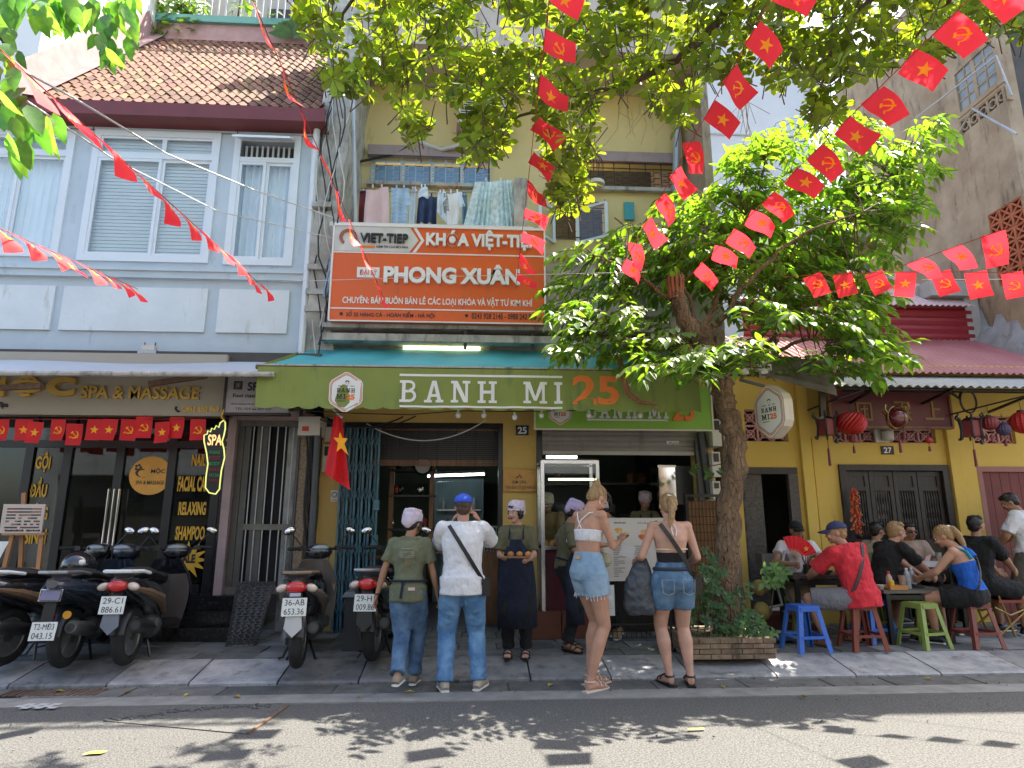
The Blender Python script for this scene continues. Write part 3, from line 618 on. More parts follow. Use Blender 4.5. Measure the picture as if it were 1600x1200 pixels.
def tx(par, body, x0,y0,x1,y1, Y, m, ext=.01, bold=.0, keep=False, name='lettering', slab=False, back=.002):
    a,b,c,d = rect_px(x0,y0,x1,y1,Y)
    mb = slab_text(body,a,b,c,d,Y-back,ext=ext) if slab else text_mb(body,a,b,c,d,Y-back,ext,bold,keep)
    return mb.build(name, m, par)
tx(sg,'VIET-TIEP',563,366,638,380,SY-.008,BLKL,.03,.02); tx(sg,'NIEM TIN CUA MOI NHA',588,384,638,388,SY-.008,BLKL,.002,.01)
MB().box((q(563),SY-.012,zat(575,388,SY)),(q(586),SY-.008,zat(575,384,SY))).build('underline', ORL, sg)
tx(sg,'KHÓA VIỆT-TIỆP',666,361,838,392,SY,WHT,.035,.045)
tx(sg,'PHONG XUÂN',600,414,812,445,SY,WHT,.04,.045)
a,b,c,d = rect_px(558,418,593,434,SY); MB().box((a,SY-.012,c),(b,SY-.001,d)).build('small_plate', WHT, sg); tx(sg,'ĐẠI LÝ',562,420,589,432,SY-.012,ORSIGN,.003,.01)
tx(sg,'CHUYÊN: BÁN BUÔN BÁN LẺ CÁC LOẠI KHÓA VÀ VẬT TƯ KIM KHÍ',535,463,832,479,SY,WHT,.004,.02)
tx(sg,'SỐ 25 HÀNG CÁ - HOÀN KIẾM - HÀ NỘI',541,486,679,497,SY,BLKL,.003,.015); tx(sg,'0243 928 2145 - 0988 242 868',737,490,838,499,SY,BLKL,.003,.015)
for px,py in ((533,490),(729,493)):
    p = at(px,py,SY-.004); MB().lathe([(.022,0),(.022,.004)],p,10,ax=V((0,-1,0))).build('icon_dot', BLKL, sg)

# ================================================================ TEAL / GREEN AWNING WITH LETTERING
AY = 7.15
awL, awR = at(404,580,AY), at(1089,573,AY); zf = (awL.z+awR.z)/2; 
aw = thing('green_awning', 'teal topped awning with faded green valance reading banh mi 25', 'awning', ((awL.x+awR.x)/2, AY, zf))
zbk = zat(700,546,8.2); bxL, bxR = xat(492,547,8.2), xat(1075,545,8.2)
top = MB(); nx, ny = 60, 10
for j in range(ny+1):
    for i in range(nx+1):
        u, v = i/nx, j/ny; xa = awL.x+(awR.x-awL.x)*u; xb_ = bxL+(bxR-bxL)*u
        top.v.append(V((xa+(xb_-xa)*v, AY+(8.2-AY)*v, zf+(zbk-zf)*v - .03*sin(pi*v)*(1+.5*sin(u*37)) + .01*sin(u*80)*sin(pi*v))))
for j in range(ny):
    for i in range(nx): a = j*(nx+1)+i; top.f.append((a,a+1,a+nx+2,a+nx+1)); top.mi.append(0)
top.build('canopy', TEAL, aw, smooth=True)
MB().tube([(awL.x-.03,AY,zf-.01),(awR.x+.02,AY,zf-.01)], .028, 8).build('front_bar', RUST, aw)
MB().box((awL.x-.02,AY-.04,zf),(awR.x+.02,AY-.015,zf+.018)).build('bar_trim', WEATH, aw)
zv = zat(700,638,AY)
def vy(x, z): t = (zf-z)/(zf-zv); return AY-.035 + t*(.012*sin(x*9)+.008*sin(x*23+1))
val = MB(); nx, ny = 200, 8
for j in range(ny+1):
    for i in range(nx+1):
        x = awL.x+(awR.x-awL.x)*i/nx; t = j/ny; sc_ = .035*abs(sin((x-awL.x)*pi/.235))**.6
        z = zf-.012 - (zf-zv-.0)*t*(1) - (sc_-.02)*t; val.v.append(V((x, vy(x,max(z,zv)), z)))
for j in range(ny):
    for i in range(nx): a = j*(nx+1)+i; val.f.append((a+nx+1,a+nx+2,a+1,a)); val.mi.append(0)
val.build('valance', GRNC, aw, smooth=True)
# side gusset left
MB().add([(awL.x,AY-.03,zf),(awL.x,AY-.03,zv),(bxL-.12,7.9,zbk-.14)],[(0,1,2)]).build('side_flap', GRNC, aw)
VY = AY-.06
def fitv(mb):   # lettering printed on the cloth follows its folds
    for v in mb.v: v.y = v.y-VY + vy(v.x, min(zf,max(zv,v.z))) - .004
    return mb
def txv(body,x0,y0,x1,y1,m,slab=False,bold=0,ext=.002,name='lettering'):
    a,b,c,d = rect_px(x0,y0,x1,y1,VY); mb = slab_text(body,a,b,c,d,VY,ext=ext,gap=.38,wgap=1.0) if slab else text_mb(body,a,b,c,d,VY,ext,bold)
    return fitv(mb).build(name, m, aw)
txv('BANH MI',624,595,879,629,WHT,slab=True)
def stripv(x0,y0,x1,y1,m):
    a,b,c,d = rect_px(x0,y0,x1,y1,VY); mb = MB(); n = 40
    for i in range(n): mb.add([(a+(b-a)*i/n,VY,c),(a+(b-a)*(i+1)/n,VY,c),(a+(b-a)*(i+1)/n,VY,d),(a+(b-a)*i/n,VY,d)],[(0,1,2,3)])
    return fitv(mb).build('printed_rule', m, aw)
stripv(624,585,879,588.5,WHT); stripv(624,634,879,637,WHT)
txv('25',895,586,968,632,ORL,bold=.03); txv('TM',974,598,987,605,WHT,bold=.02)
def badge(par, cx, cz, r, Y, squash=1.0, follow=None, X=V((1,0,0)), Z=V((0,0,1)), org=None, txt=True, asp=1.12):
    """hexagonal white badge with ring, small portrait mark and the words BANH MI 25"""
    o3 = org if org is not None else V((0,Y,0)); Nn = X.cross(Z).normalized()
    def hexa(rr): 
        pts = []
        for k in range(6):
            a = pi/2+k*pi/3; p = (rr*cos(a)*1.0, rr*sin(a)*asp)
            a2 = pi/2+(k+1)*pi/3; q2 = (rr*cos(a2), rr*sin(a2)*asp)
            pts += [(p[0]*.88+q2[0]*.12, p[1]*.88+q2[1]*.12), (p[0]*.12+q2[0]*.88, p[1]*.12+q2[1]*.88)]
        return [(cx+u, cz+v) for u,v in pts]
    def pz(poly, off, m, name):
        mb = MB(); n = len(poly); mb.add([o3+X*u+Z*v+Nn*off for u,v in poly], [tuple(range(n))])
        if follow: follow(mb)
        return mb.build(name, m, par)
    w_ = hexa(r); pz(w_, .003, WHT, 'badge')
    for (ra, rb, m) in ((.95,.90,ORL),(.87,.845,BLKL)):
        A, B = hexa(r*ra), hexa(r*rb); mb = MB(); n = len(A)
        mb.add([o3+X*u+Z*v+Nn*.0045 for u,v in A+B], [(i,(i+1)%n,n+(i+1)%n,n+i) for i in range(n)])
        if follow: follow(mb)
        mb.build('badge_ring', m, par)
    parts = []
    mb = slab_text('BANH', cx-.46*r, cx+.46*r, cz-.02*r, cz+.20*r, Y, X, Z, o3+Nn*.004, .002); parts.append((mb,BLKL))
    mb = slab_text('MI', cx-.46*r, cx+.0*r, cz-.38*r, cz-.12*r, Y, X, Z, o3+Nn*.004, .002); parts.append((mb,BLKL))
    mb = text_mb('25', cx+.04*r, cx+.46*r, cz-.40*r, cz-.11*r, Y, .002, .05, X=X, Z=Z, org=o3+Nn*.004); parts.append((mb,ORL))
    # plain portrait mark: hair cap, chin
    mb = MB(); 
    pts = [(cx+.11*r*cos(a)+.05*r, cz+.52*r+.10*r*sin(a)) for a in [pi*i/8 for i in range(9)]]+[(cx-.04*r,cz+.50*r),(cx+.05*r,cz+.58*r),(cx+.13*r,cz+.50*r)]
    mb.add([o3+X*u+Z*v+Nn*.0055 for u,v in pts],[tuple(range(len(pts)))])
    for (u,v,w2,h2) in ((-.045,.44,.02,.012),(.085,.44,.02,.012),(.02,.36,.05,.01),(.02,.30,.035,.02)):
        mb.add([o3+X*(cx+(.03+u-w2)*r)+Z*(cz+(v-h2)*r)+Nn*.0057, o3+X*(cx+(.03+u+w2)*r)+Z*(cz+(v-h2)*r)+Nn*.0057, o3+X*(cx+(.03+u+w2)*r)+Z*(cz+(v+h2)*r)+Nn*.0057, o3+X*(cx+(.03+u-w2)*r)+Z*(cz+(v+h2)*r)+Nn*.0057],[(0,1,2,3)])
    for (u0,u1,v) in ((-.42,-.14,.30),(.22,.42,.30),(-.42,0,-.50)):
        mb.add([o3+X*(cx+u*r)+Z*(cz+vv*r)+Nn*.0049 for u,vv in ((u0,v),(u1,v),(u1,v+.03),(u0,v+.03))],[(0,1,2,3)])
    parts.append((mb,BLKL))
    for i,(mb,m) in enumerate(parts):
        if follow: follow(mb)
        mb.build('badge_lettering' if i < 3 else 'badge_mark', m, par)
bc = at(540,612,VY); badge(aw, bc.x, bc.z, .215, VY, follow=fitv)

# second green signboard
GY = 7.85
g2_ = rect_px(836,617,1112,671,GY)
s2 = thing('green_signboard', 'flat green signboard reading banh mi 25 partly covered by the green awning', 'signboard', ((g2_[0]+g2_[1])/2, GY, g2_[2]))
MB().box((g2_[0],GY,g2_[2]),(g2_[1],GY+.08,g2_[3]+.12)).build('sign_box', GRNS, s2)
MB().box((g2_[0]-.015,GY-.012,g2_[2]-.015),(g2_[1]+.015,GY,g2_[2]+.006)).box((g2_[0]-.015,GY-.012,g2_[2]+.006),(g2_[0]+.006,GY,g2_[3]+.12)).box((g2_[1]-.006,GY-.012,g2_[2]+.006),(g2_[1]+.015,GY,g2_[3]+.12)).build('frame', CREAML, s2)
tx(s2,'BANH MI',917,628,1043,654,GY,WHT,.02,slab=True); tx(s2,'25',1050,624,1084,658,GY,ORL,.02,.03); tx(s2,'TM',1089,638,1095,641,GY,WHT,.003)
a,b,c,d = rect_px(917,655,1043,657.5,GY); MB().box((a,GY-.004,c),(b,GY-.001,d)).build('rule', WHT, s2)
bc = at(875,642,GY); badge(s2, bc.x, bc.z, .165, GY)

# round bulbs on a wire under the awning
for i,px in enumerate((716,756,804,846,920,1000)):
    p = at(px,649,7.3) if px != 804 else at(804,652,7.3); p.y = 7.3
    o = MB().ell(p,(.032,.032,.036),n=10,m=8).lathe([(.014,.03),(.014,.06)],p,8).build('hanging_bulb', WHT, smooth=True)
    tag(o, ['first round white bulb under the awning, nearest the flag','second round white bulb under the awning above the folded door','round white bulb under the awning nearest the number 25 plaque','round white bulb at the left edge of the green signboard','round white bulb below the awning near the middle of the green signboard','round white bulb below the awning at the right of the shutter'][i], 'light bulb')
o = MB().tube([(at(x_,648+dy,7.3)) for x_,dy in ((480,-6),(560,-2),(640,0),(716,-6),(804,-5),(920,-7),(1000,-8),(1085,-12))], .006, 5).build('bulb_wire', CABLE); tag(o,'black wire carrying the round bulbs under the green awning','wire')
o = MB().tube([at(573+ (915-573)*0+ (760-573)*t, 662+ 118*t*(1-t) - 6*t, 8.1) for t in [i/16 for i in range(17)]], .008, 6).build('slack_cable', CABLEW, smooth=True); tag(o,'slack white cable looping across the top of the open doorway','cable')
o = MB().tube([at(500+130*t, 655+ 60*t*(1-t)-4*t, 7.9) for t in [i/12 for i in range(13)]], .01, 6).tube([at(510+140*t, 652+ 70*t*(1-t)-2*t, 7.95) for t in [i/12 for i in range(13)]], .009, 6).build('cable_bundle', CABLE, smooth=True); tag(o,'black cables drooping above the teal folding gate','cable')

# ================================================================ NUMBER 25 DOORWAY
gt = thing('folding_gate', 'teal blue folding lattice gate pushed to the left of the doorway', 'gate', (d25[0]+.3,8.2,.12))
gx0, gx1 = d25[0]+.02, xat(590,780,8.2)
for i in range(11):
    x = gx0+(gx1-gx0)*i/10; MB().box((x-.012,8.14+.05*(i%2),.13),(x+.012,8.17+.05*(i%2),d25[3]-.08)).build('upright', GATEB, gt)
for j in range(7):
    lt = MB()
    for i in range(10):
        x = gx0+(gx1-gx0)*i/10; x2 = gx0+(gx1-gx0)*(i+1)/10; z = .35+j*.33
        lt.bar((x,8.13,z),(x2,8.13,z+.16),.012,.006); lt.bar((x,8.125,z+.16),(x2,8.125,z),.012,.006)
    lt.build('lattice', GATEB, gt)
for z in (.75,1.2,1.62): MB().cbox((gx1,8.13,z),(.07,.03,.12)).build('latch_plate', GATEB, gt)
# bamboo blind
bl = thing('bamboo_blind', 'dark brown bamboo blind rolled down over the top of the doorway', 'blind', ((d25[0]+d25[1])/2,8.5,2.0))
bz0, bz1 = zat(680,728,8.5), zat(680,664,8.5)
bx0, bx1 = xat(582,700,8.5), xat(783,700,8.5); z = bz0
while z < bz1: MB().box((bx0,8.49,z),(bx1,8.505,z+.022)).build('slat', BROWNW if (z < bz0+.06 or z > bz1-.08) else DARKW, bl); z += .026
for i in range(7): MB().box((bx0+.1+i*(bx1-bx0-.2)/6,8.484,bz0),(bx0+.108+i*(bx1-bx0-.2)/6,8.489,bz1)).build('cord', CABLE, bl)
# plaques
pl = thing('house_number_25', 'dark blue enamel house number plaque reading 25', 'number plate', at(816,673,8.28))
a,b,c,d = rect_px(806,665,826,680,8.28); MB().box((a,8.27,c),(b,8.297,d)).build('plate', mat('navy_enamel',(.015,.02,.035),.3), pl); tx(pl,'25',809,667,823,678,8.27,WHT,.002,.03)
pl = thing('brass_plaque', 'brass company plaque with mountain mark on the yellow pillar', 'plaque', at(812,750,8.26))
a,b,c,d = rect_px(786,734,840,768,8.26); MB().box((a,8.25,c),(b,8.27,d)).build('plate', BRASS, pl); tx(pl,'KIM SƠN',801,750,822,756,8.25,BLKL,.002,.02); tx(pl,'THE BEAUTY OF HANOI',790,759,836,764,8.25,BLKL,.002,.01)
p = at(811,745,8.247); MB().add([p+V((-.045,0,-.02)),p+V((-.02,0,.01)),p+V((-.01,0,0)),p+V((.005,0,.035)),p+V((.045,0,-.02)),p+V((.02,0,-.012)),p+V((.005,0,.012)),p+V((-.01,0,-.012))],[tuple(range(8))]).build('mountain_mark', BLKL, pl)
ns = thing('no_smoking_sticker', 'small white and red notice sticker on the yellow pillar below the big flag', 'sticker', at(522,775,8.29))
a,b,c,d = rect_px(517,766,528,784,8.29); MB().box((a,8.292,c),(b,8.298,d)).build('sheet', WHT, ns)
cc = at(522.5,773,8.29); rg = MB()
for i in range(16):
    a0,a1 = 2*pi*i/16,2*pi*(i+1)/16; rg.prism([(cc.x+.036*cos(a0),cc.z+.036*sin(a0)),(cc.x+.036*cos(a1),cc.z+.036*sin(a1)),(cc.x+.027*cos(a1),cc.z+.027*sin(a1)),(cc.x+.027*cos(a0),cc.z+.027*sin(a0))],.002,(0,8.291,0))
rg.bar((cc.x-.025,8.289,cc.z+.025),(cc.x+.025,8.289,cc.z-.025),.008,.002).build('symbol', BLKL, ns); tx(ns,'NO SMOKING',518,780,527,783,8.291,ORL,.001)
# meter boxes, pipes
mt = [('grey_meter_box',(466,651,500,680),7.95,'grey electricity meter box with red sticker on the wall end'),('white_meter_box',(508,652,522,690),8.2,'upper cream electric meter box behind the red flag'),('white_meter_box',(504,695,520,738),8.2,'lower cream electric meter box behind the red flag'),('white_meter_box',(1113,655,1127,697),8.0,'top cream meter box beside the tree trunk'),('white_meter_box',(1113,706,1126,745),8.0,'middle cream meter box beside the tree trunk'),('white_meter_box',(1114,752,1126,780),8.0,'lowest cream meter box beside the tree trunk')]
for nm,(x0_,y0_,x1_,y1_),Y_,lab in mt:
    a,b,c,d = rect_px(x0_,y0_,x1_,y1_,Y_); t = thing(nm,lab,'meter box',((a+b)/2,Y_,c))
    MB().box((a,Y_,c),(b,8.29,d)).build('case', PLASTW, t); MB().box((a+.02,Y_-.008,c+(d-c)*.6),(b-.02,Y_-.001,d-.02)).build('meter_window', BLACK if 'white' in nm else PLASTW, t)
    if nm[0] == 'g': MB().box((a+.05,Y_-.004,c+.05),(a+.13,Y_-.001,c+.11)).build('red_sticker', mat('sticker_red',(.6,.04,.02),.5), t)
o = MB().tube([at(497,668,8.0),at(492,760,8.0),at(484,900,8.0),at(478,1000,8.0)], .045, 10).build('grey_pipe', DGREY, smooth=True); tag(o,'dark grey vertical pipe left of the yellow pillar','pipe')
for k in range(5):
    o = MB().tube([(at(478+4*k+3*sin(i+k), 668+28*i, 8.05)) for i in range(12)], .013, 6).build('hanging_cable', CABLE, smooth=True); tag(o,'black cable hanging beside the pebble dashed strip','cable','cables beside the pebble dash')
o = MB().tube([at(1095,675,8.15),at(1110,780,8.15)], .055, 10).build('grey_pipe', DGREY, smooth=True); tag(o,'dark grey pipe at the right end of the roller shutter','pipe')
PF = [at(1089,690,8.2),at(1099,790,8.2)]
MB().bar(PF[0],PF[1]-V((0,0,1.5)),.07).build('shutter_guide', DGREY, ch)
o = thing('pebble_pilaster','narrow pebble dashed strip between the barred door and the yellow pillar','pilaster',(xat(467,800,8.15),8.15,.12)); a = xat(463,800,8.15); b = xat(477,800,8.15); MB().box((a,8.12,.12),(b,8.3,2.75)).build('strip', PEBB, o); MB().box((a-.035,8.10,.12),(a-.002,8.3,2.8)).build('edge_trim', DGREY, o)

# interior seen through the doorway
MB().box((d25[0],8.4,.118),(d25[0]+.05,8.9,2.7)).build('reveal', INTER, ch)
t = thing('ceiling_lamp','bright white fluorescent tube hanging inside the dark doorway','lamp',at(722,742,10.5)); p, q_ = at(668,744,10.5), at(757,741,10.5)
MB().bar(p,q_,.035,.03).build('tube', TUBEON, t); MB().bar(p+V((0,0,.045)),q_+V((0,0,.045)),.06,.04).build('fitting', PLASTW, t)
t = thing('glass_fridge','glass fronted drinks fridge with shelves at the back of the doorway','fridge',at(715,830,11.2)); a,b,c,d = rect_px(678,748,755,900,11.2)
MB().box((a,11.2,.12),(b,11.9,d)).build('body', mat('fridge_blue_grey',(.22,.30,.32),.5), t); MB().box((a+.04,11.17,.3),(b-.04,11.19,d-.05)).build('glass_door', GLASS, t)
for z in (.9,1.25,1.6): MB().box((a+.05,11.12,z),(b-.05,11.16,z+.025)).build('shelf', STEEL, t)
rng = random.Random(5); 
for k in range(16):
    z = (.925,1.275,1.625)[k%3]; x = a+.08+rng.random()*(b-a-.2); o = MB().lathe([(.03,0),(.032,.1),(.015,.14),(.012,.2)],(x,11.10,z),8).build('bottle', mat('bottle_'+str(k%3),((.3,.12,.03),(.05,.2,.08),(.4,.4,.4))[k%3],.2)); tag(o,'dim bottle standing on a shelf of the glass fridge','bottle','bottles in the glass fridge')
t = thing('wall_clock','round wall clock half hidden above the lit tube','clock',at(661,728,9)); MB().lathe([(.12,0),(.13,.02),(.11,.04)],at(661,728,9),20,ax=V((0,-1,0))).build('case', BLACK, t); MB().lathe([(.105,0),(.105,.003)],at(661,728,9)+V((0,-.042,0)),20,ax=V((0,-1,0))).build('dial', WHT, t)
t = thing('wooden_counter','orange brown wooden counter just inside the doorway','counter',at(610,900,9.3)); a = xat(575,860,9.3); b = xat(668,860,9.3)
MB().box((a,9.1,.12),(b,9.6,.92)).build('body', DARKW, t); MB().box((a-.04,9.05,.92),(b+.04,9.65,.97)).build('top', BROWNW, t)
t = thing('wooden_post_shelf','dark wooden shelf post hung with bags and pans','shelf',at(615,760,9.0)); a = xat(612,760,9.0)
for x in (a, a+.55): MB().box((x-.03,9.0,.97),(x+.03,9.06,2.2)).build('post', BROWNW, t)
for z in (1.3,1.75,2.1): MB().box((a-.05,8.98,z),(a+.6,9.25,z+.03)).build('board', DARKW, t)
for k in range(9):
    x = a+rng.random()*.5; z = (1.33,1.78,2.13)[k%3]; o = MB().ell((x,9.05,z+.07),(.05,.05,.07),n=8,m=6).build('hanging_item', [STEEL,BLACK,mat('dull_green_bag',(.1,.14,.08),.6),mat('dull_red_bag',(.25,.03,.03),.6)][k%4], smooth=True); tag(o,'dim container on the dark shelf inside the doorway','container','containers on the doorway shelf')
t = thing('cardboard_boxes','brown cardboard box standing on the floor right of the doorway','box',at(765,920,8.9)); a,b,c,d = rect_px(750,862,782,915,8.9); MB().box((a,8.8,.12),(b,9.2,d)).build('box', BROWNW, t)
t = thing('wire_basket','pale wire basket resting on the brown box','basket',at(765,850,8.9)); a,b,c2_,d2 = rect_px(752,824,780,861,8.9)
for i in range(7): MB().box((a+(b-a)*i/6-.004,8.83,d+.005),(a+(b-a)*i/6+.004,8.84,d2)).build('wire', GALV, t)
MB().box((a,8.83,d2),(b,8.85,d2+.02)).build('rim', GALV, t)

# ================================================================ ROLLER SHUTTER, CART, HOOD, COUNTER
sh = thing('roller_shutter','half lowered dusty grey roller shutter above the food counter','shutter',((k25[0]+k25[1])/2,8.25,2.3))
z0_, z1_ = zat(960,705,8.25), zat(960,674,8.25)+.25; a, b = k25[0]+.075, k25[1]-.0
SHM = mat('shutter_grey',(.30,.27,.25),.6,v=.1,s=4,streak=(.2,.17,.15),sa=.5); z = z0_
while z < z1_:
    m_ = MB().add([(a,8.25,z),(b,8.25,z),(b,8.232,z+.03),(a,8.232,z+.03),(b,8.25,z+.066),(a,8.25,z+.066),(a,8.27,z),(b,8.27,z),(b,8.27,z+.066),(a,8.27,z+.066)],[(0,1,2,3),(3,2,4,5),(6,7,1,0),(5,4,8,9),(7,6,9,8)]); m_.build('shutter_slat', SHM, sh); z += .07
MB().box((a,8.23,z0_-.05),(b,8.28,z0_-.002)).build('bottom_rail', mat('pale_rail',(.45,.42,.38),.5), sh)
a_,b_,c_,d_ = rect_px(1042,689,1061,694,8.22); MB().box((a_,8.226,c_),(b_,8.231,d_)).build('maker_sticker', WHT, sh); tx(sh,'Alluvina',1044,690,1060,693.5,8.226,BLKL,.001)
ct = thing('glass_cart','steel framed glass display cart with maroon base under the shutter','food cart',at(885,900,7.75)); X0,X1,Y0,Y1 = xat(848,800,7.7), xat(935,800,7.7), 7.7, 8.15
zt_c = zat(890,722,7.7)
for x in (X0,X1):
    for y in (Y0,Y1): MB().box((x-.02,y-.02,.2),(x+.02,y+.02,zt_c)).build('post', STEEL, ct)
for z in (zt_c,1.12):
    MB().box((X0-.02,Y0-.021,z-.02),(X1+.02,Y0+.02,z+.02)).box((X0-.02,Y1-.02,z-.02),(X1+.02,Y1+.02,z+.02)).build('rail', STEEL, ct)
MB().box((X0,Y0,zt_c+.02),(X1,Y1,zt_c+.04)).build('top', mat('cart_top_brown',(.12,.07,.05),.5), ct)
MB().box((X0+.02,Y0,1.14),(X1-.02,Y0+.006,zt_c-.02)).build('pane', CLEAR, ct)
MB().box((X0+.02,Y0+.02,1.62),(X1-.02,Y1-.02,1.632)).build('glass_shelf', CLEAR, ct)
MB().box((X0+.0,Y0+.02,.32),(X1,Y1,1.10)).build('base_panel', mat('cart_maroon',(.085,.012,.02),.35), ct); MB().box((X0+.05,Y0+.1,.12),(X1-.05,Y1-.05,.32)).build('wheel_box', BLACK, ct)
o = MB().bar(at(857,749,7.8),at(928,749,7.8),.025).build('cart_tube_lamp', TUBEY); tag(o,'lit tube lamp inside the glass cart','lamp')
for k in range(7):
    p = V((X0+.06+k*.075,7.9,1.15)); o = MB().ell(p,(.035,.035,.05),n=8,m=6).build('bread_roll', mat('bread_crust',(.5,.22,.06),.6,v=.2), smooth=True); tag(o,'golden bread roll piled inside the glass cart','bread','bread rolls in the glass cart')
t = thing('terracotta_box','terracotta coloured wooden box standing on the pavement below the cart','box',at(868,940,7.55)); a,b,c,d = rect_px(829,914,925,962,7.6)
for k in range(2): MB().box((a+(b-a)*k/2+.005,7.6,.13),(a+(b-a)*(k+1)/2-.005,7.9,.42)).build('panel', mat('terracotta_ply',(.16,.05,.025),.6,v=.15), t)
hd = thing('steel_hood','shiny stainless steel cooker hood box hanging at the right of the counter','cooker hood',at(1045,760,8.6)); a,b,c,d = rect_px(1030,728,1056,788,8.5)
MB().box((a,8.5,c),(b,8.9,d)).build('box', CHROME, hd); MB().box((a-.01,8.49,c-.01),(b+.01,8.499,c+.02)).box((a-.01,8.49,d-.02),(b+.01,8.499,d+.01)).build('edge', STEEL, hd)
MB().box((b,8.5,c),(b+.45,9.1,d)).build('side', DGREY, hd)
cn = thing('food_counter','stainless food counter behind the menu board','counter',at(1000,880,8.2)); a, b = xat(940,850,8.2), k25[1]-.1
MB().box((a,8.05,.13),(b,8.75,.95)).build('body', DARKW, cn); MB().box((a-.02,8.02,.95),(b+.02,8.8,1.0)).build('top', STEEL, cn)
for k in range(14):
    x = a+.1+(b-a-.2)*k/13; o = MB().lathe([(.03,0),(.03,.10),(.018,.13),(.016,.17)],(x,8.25+.07*(k%3),1.0),8).build('sauce_bottle', mat('sauce_%d'%(k%4),((.5,.08,.03),(.6,.4,.1),(.3,.3,.28),(.12,.07,.04))[k%4],.3)); tag(o,'small sauce bottle on the food counter behind the menu board','bottle','sauce bottles on the food counter')
t = thing('kitchen_shelf','dark shelving against the rear wall of the food counter','shelf',(2.0,10.6,.12))
for z in (1.0,1.5,2.0): MB().box((.9,10.4,z),(2.9,10.8,z+.04)).build('board', DGREY, t)
for x in (.9,1.9,2.9): MB().box((x-.02,10.4,.12),(x+.02,10.8,2.2)).build('post', DGREY, t)
for k in range(12):
    x = 1.0+rng.random()*1.8; z = (1.04,1.54,2.04)[k%3]; o = MB().lathe([(.07,0),(.08,.1),(.06,.16)],(x,10.5,z),9).build('kitchen_pot', [STEEL,INTERL,BROWNW][k%3]); tag(o,'dim pot on the shelving behind the food counter','pot','pots on the kitchen shelving')
t = thing('kitchen_lamp','cool white lit tube above the kitchen behind the counter','lamp',(1.3,9.4,2.5)); MB().bar((1.05,9.4,2.35),(1.5,9.4,2.35),.04).build('tube', TUBEON, t)
# brown wire panel at the right of the counter
wp = thing('wire_mesh_panel','orange brown board behind a black wire grid at the end of the counter','panel',at(1100,850,7.6)); a,b,c,d = rect_px(1079,783,1124,915,7.6)
MB().box((a,7.62,.3),(b,7.66,d)).build('board', mat('orange_ply',(.26,.11,.03),.6,v=.15,s=4), wp)
for i in range(9): MB().box((a+(b-a)*i/8-.004,7.60,.3),(a+(b-a)*i/8+.004,7.608,d)).build('wire', BLACK, wp)
for i in range(16): MB().box((a,7.609,.3+(d-.3)*i/15-.004),(b,7.615,.3+(d-.3)*i/15+.004)).build('wire', BLACK, wp)
MB().box((a-.04,7.58,.13),(a-.01,7.66,d+.05)).box((b+.01,7.58,.13),(b+.04,7.66,d+.05)).box((a-.04,7.58,d+.05),(b+.04,7.66,d+.08)).build('frame', BLACK, wp)

# menu boards on the pavement
def txp(par, body, u0,u1,v0,v1, org, X, m, bold=.0, name='lettering'): return text_mb(body,u0,u1,v0,v1,0,.001,bold,X=X,Z=V((0,0,1)),org=org).build(name, m, par)
mnA, mnB = at(922,905,7.05), at(1056,904,7.05); mnx0, mnx1 = mnA.x, mnB.x; mz0, mz1 = zat(990,906,7.05), zat(990,811,7.05)
mn = thing('menu_board','large pale menu board with food pictures on a black stand','menu board',((mnx0+mnx1)/2,7.05,.13))
MENU = mat('menu_paper',(.60,.55,.50),.5,v=.02)
MB().box((mnx0,7.05,mz0),(mnx1,7.07,mz1)).build('board', MENU, mn); MB().box((mnx0-.012,7.045,mz0-.012),(mnx1+.012,7.075,mz0)).box((mnx0-.012,7.045,mz1),(mnx1+.012,7.075,mz1+.012)).build('frame', PLASTW, mn)
FOODA, FOODB, FOODC = mat('food_orange',(.62,.22,.04),.5,s=30,c2=(.75,.5,.2)), mat('food_red',(.5,.05,.02),.5,s=40,c2=(.6,.2,.08)), mat('food_green',(.1,.2,.04),.5,s=30)
O_ = V((0,7.05,0)); X_ = V((1,0,0)); mw = mnx1-mnx0
for u,s_ in ((.0,'BANH MI'),(.27,'BANH MI CHAY'),(.55,'ĐỒ UỐNG'),(.8,'SET')): txp(mn, s_, mnx0+mw*(u+.03), mnx0+mw*(u+.17), mz1-.05, mz1-.03, O_, X_, BLKL, .02, 'heading')
for (u,v,m_) in ((.10,.14,FOODB),(.10,.19,FOODA),(.35,.12,FOODA),(.42,.17,FOODA),(.38,.20,FOODC),(.66,.14,FOODA),(.63,.19,FOODB),(.88,.13,FOODA)):
    c_ = (mnx0+mw*u, mz1-v); pts = [(c_[0]+.045*cos(a)*(1+.2*sin(3*a)), c_[1]+.03*sin(a)) for a in [2*pi*i/12 for i in range(12)]]
    MB().prism(pts,.002+.0007*u,(0,7.049,0)).build('food_picture', m_, mn)
ln = MB()
for cidx in range(4):
    z = mz1-.26
    for r in range(16):
        z -= .021 if r % 5 else .03; w_ = .05+rng.random()*.09
        if z > mz0+.03: ln.box((mnx0+mw*(.03+.25*cidx),7.0485,z),(mnx0+mw*(.03+.25*cidx)+w_,7.0495,z+.007))
ln.build('printed_lines', mat('menu_grey_print',(.12,.11,.10),.6), mn)
for x in (mnx0+.12,mnx1-.10):
    MB().bar((x,7.08,mz0+.25),(x-.0,7.2,.13),.02).build('leg', BLACK, mn); MB().bar((x,7.085,mz1-.1),(x,6.95,.13),.02).build('leg', BLACK, mn)
MB().bar((mnx0+.12,7.1,.35),(mnx1-.1,7.1,.35),.015).build('crossbar', BLACK, mn)
mn2 = thing('white_notice_board','small white notice sheet hanging below the menu board','notice',at(950,930,7.0)); a,b,c,d = rect_px(940,914,960,962,7.0)
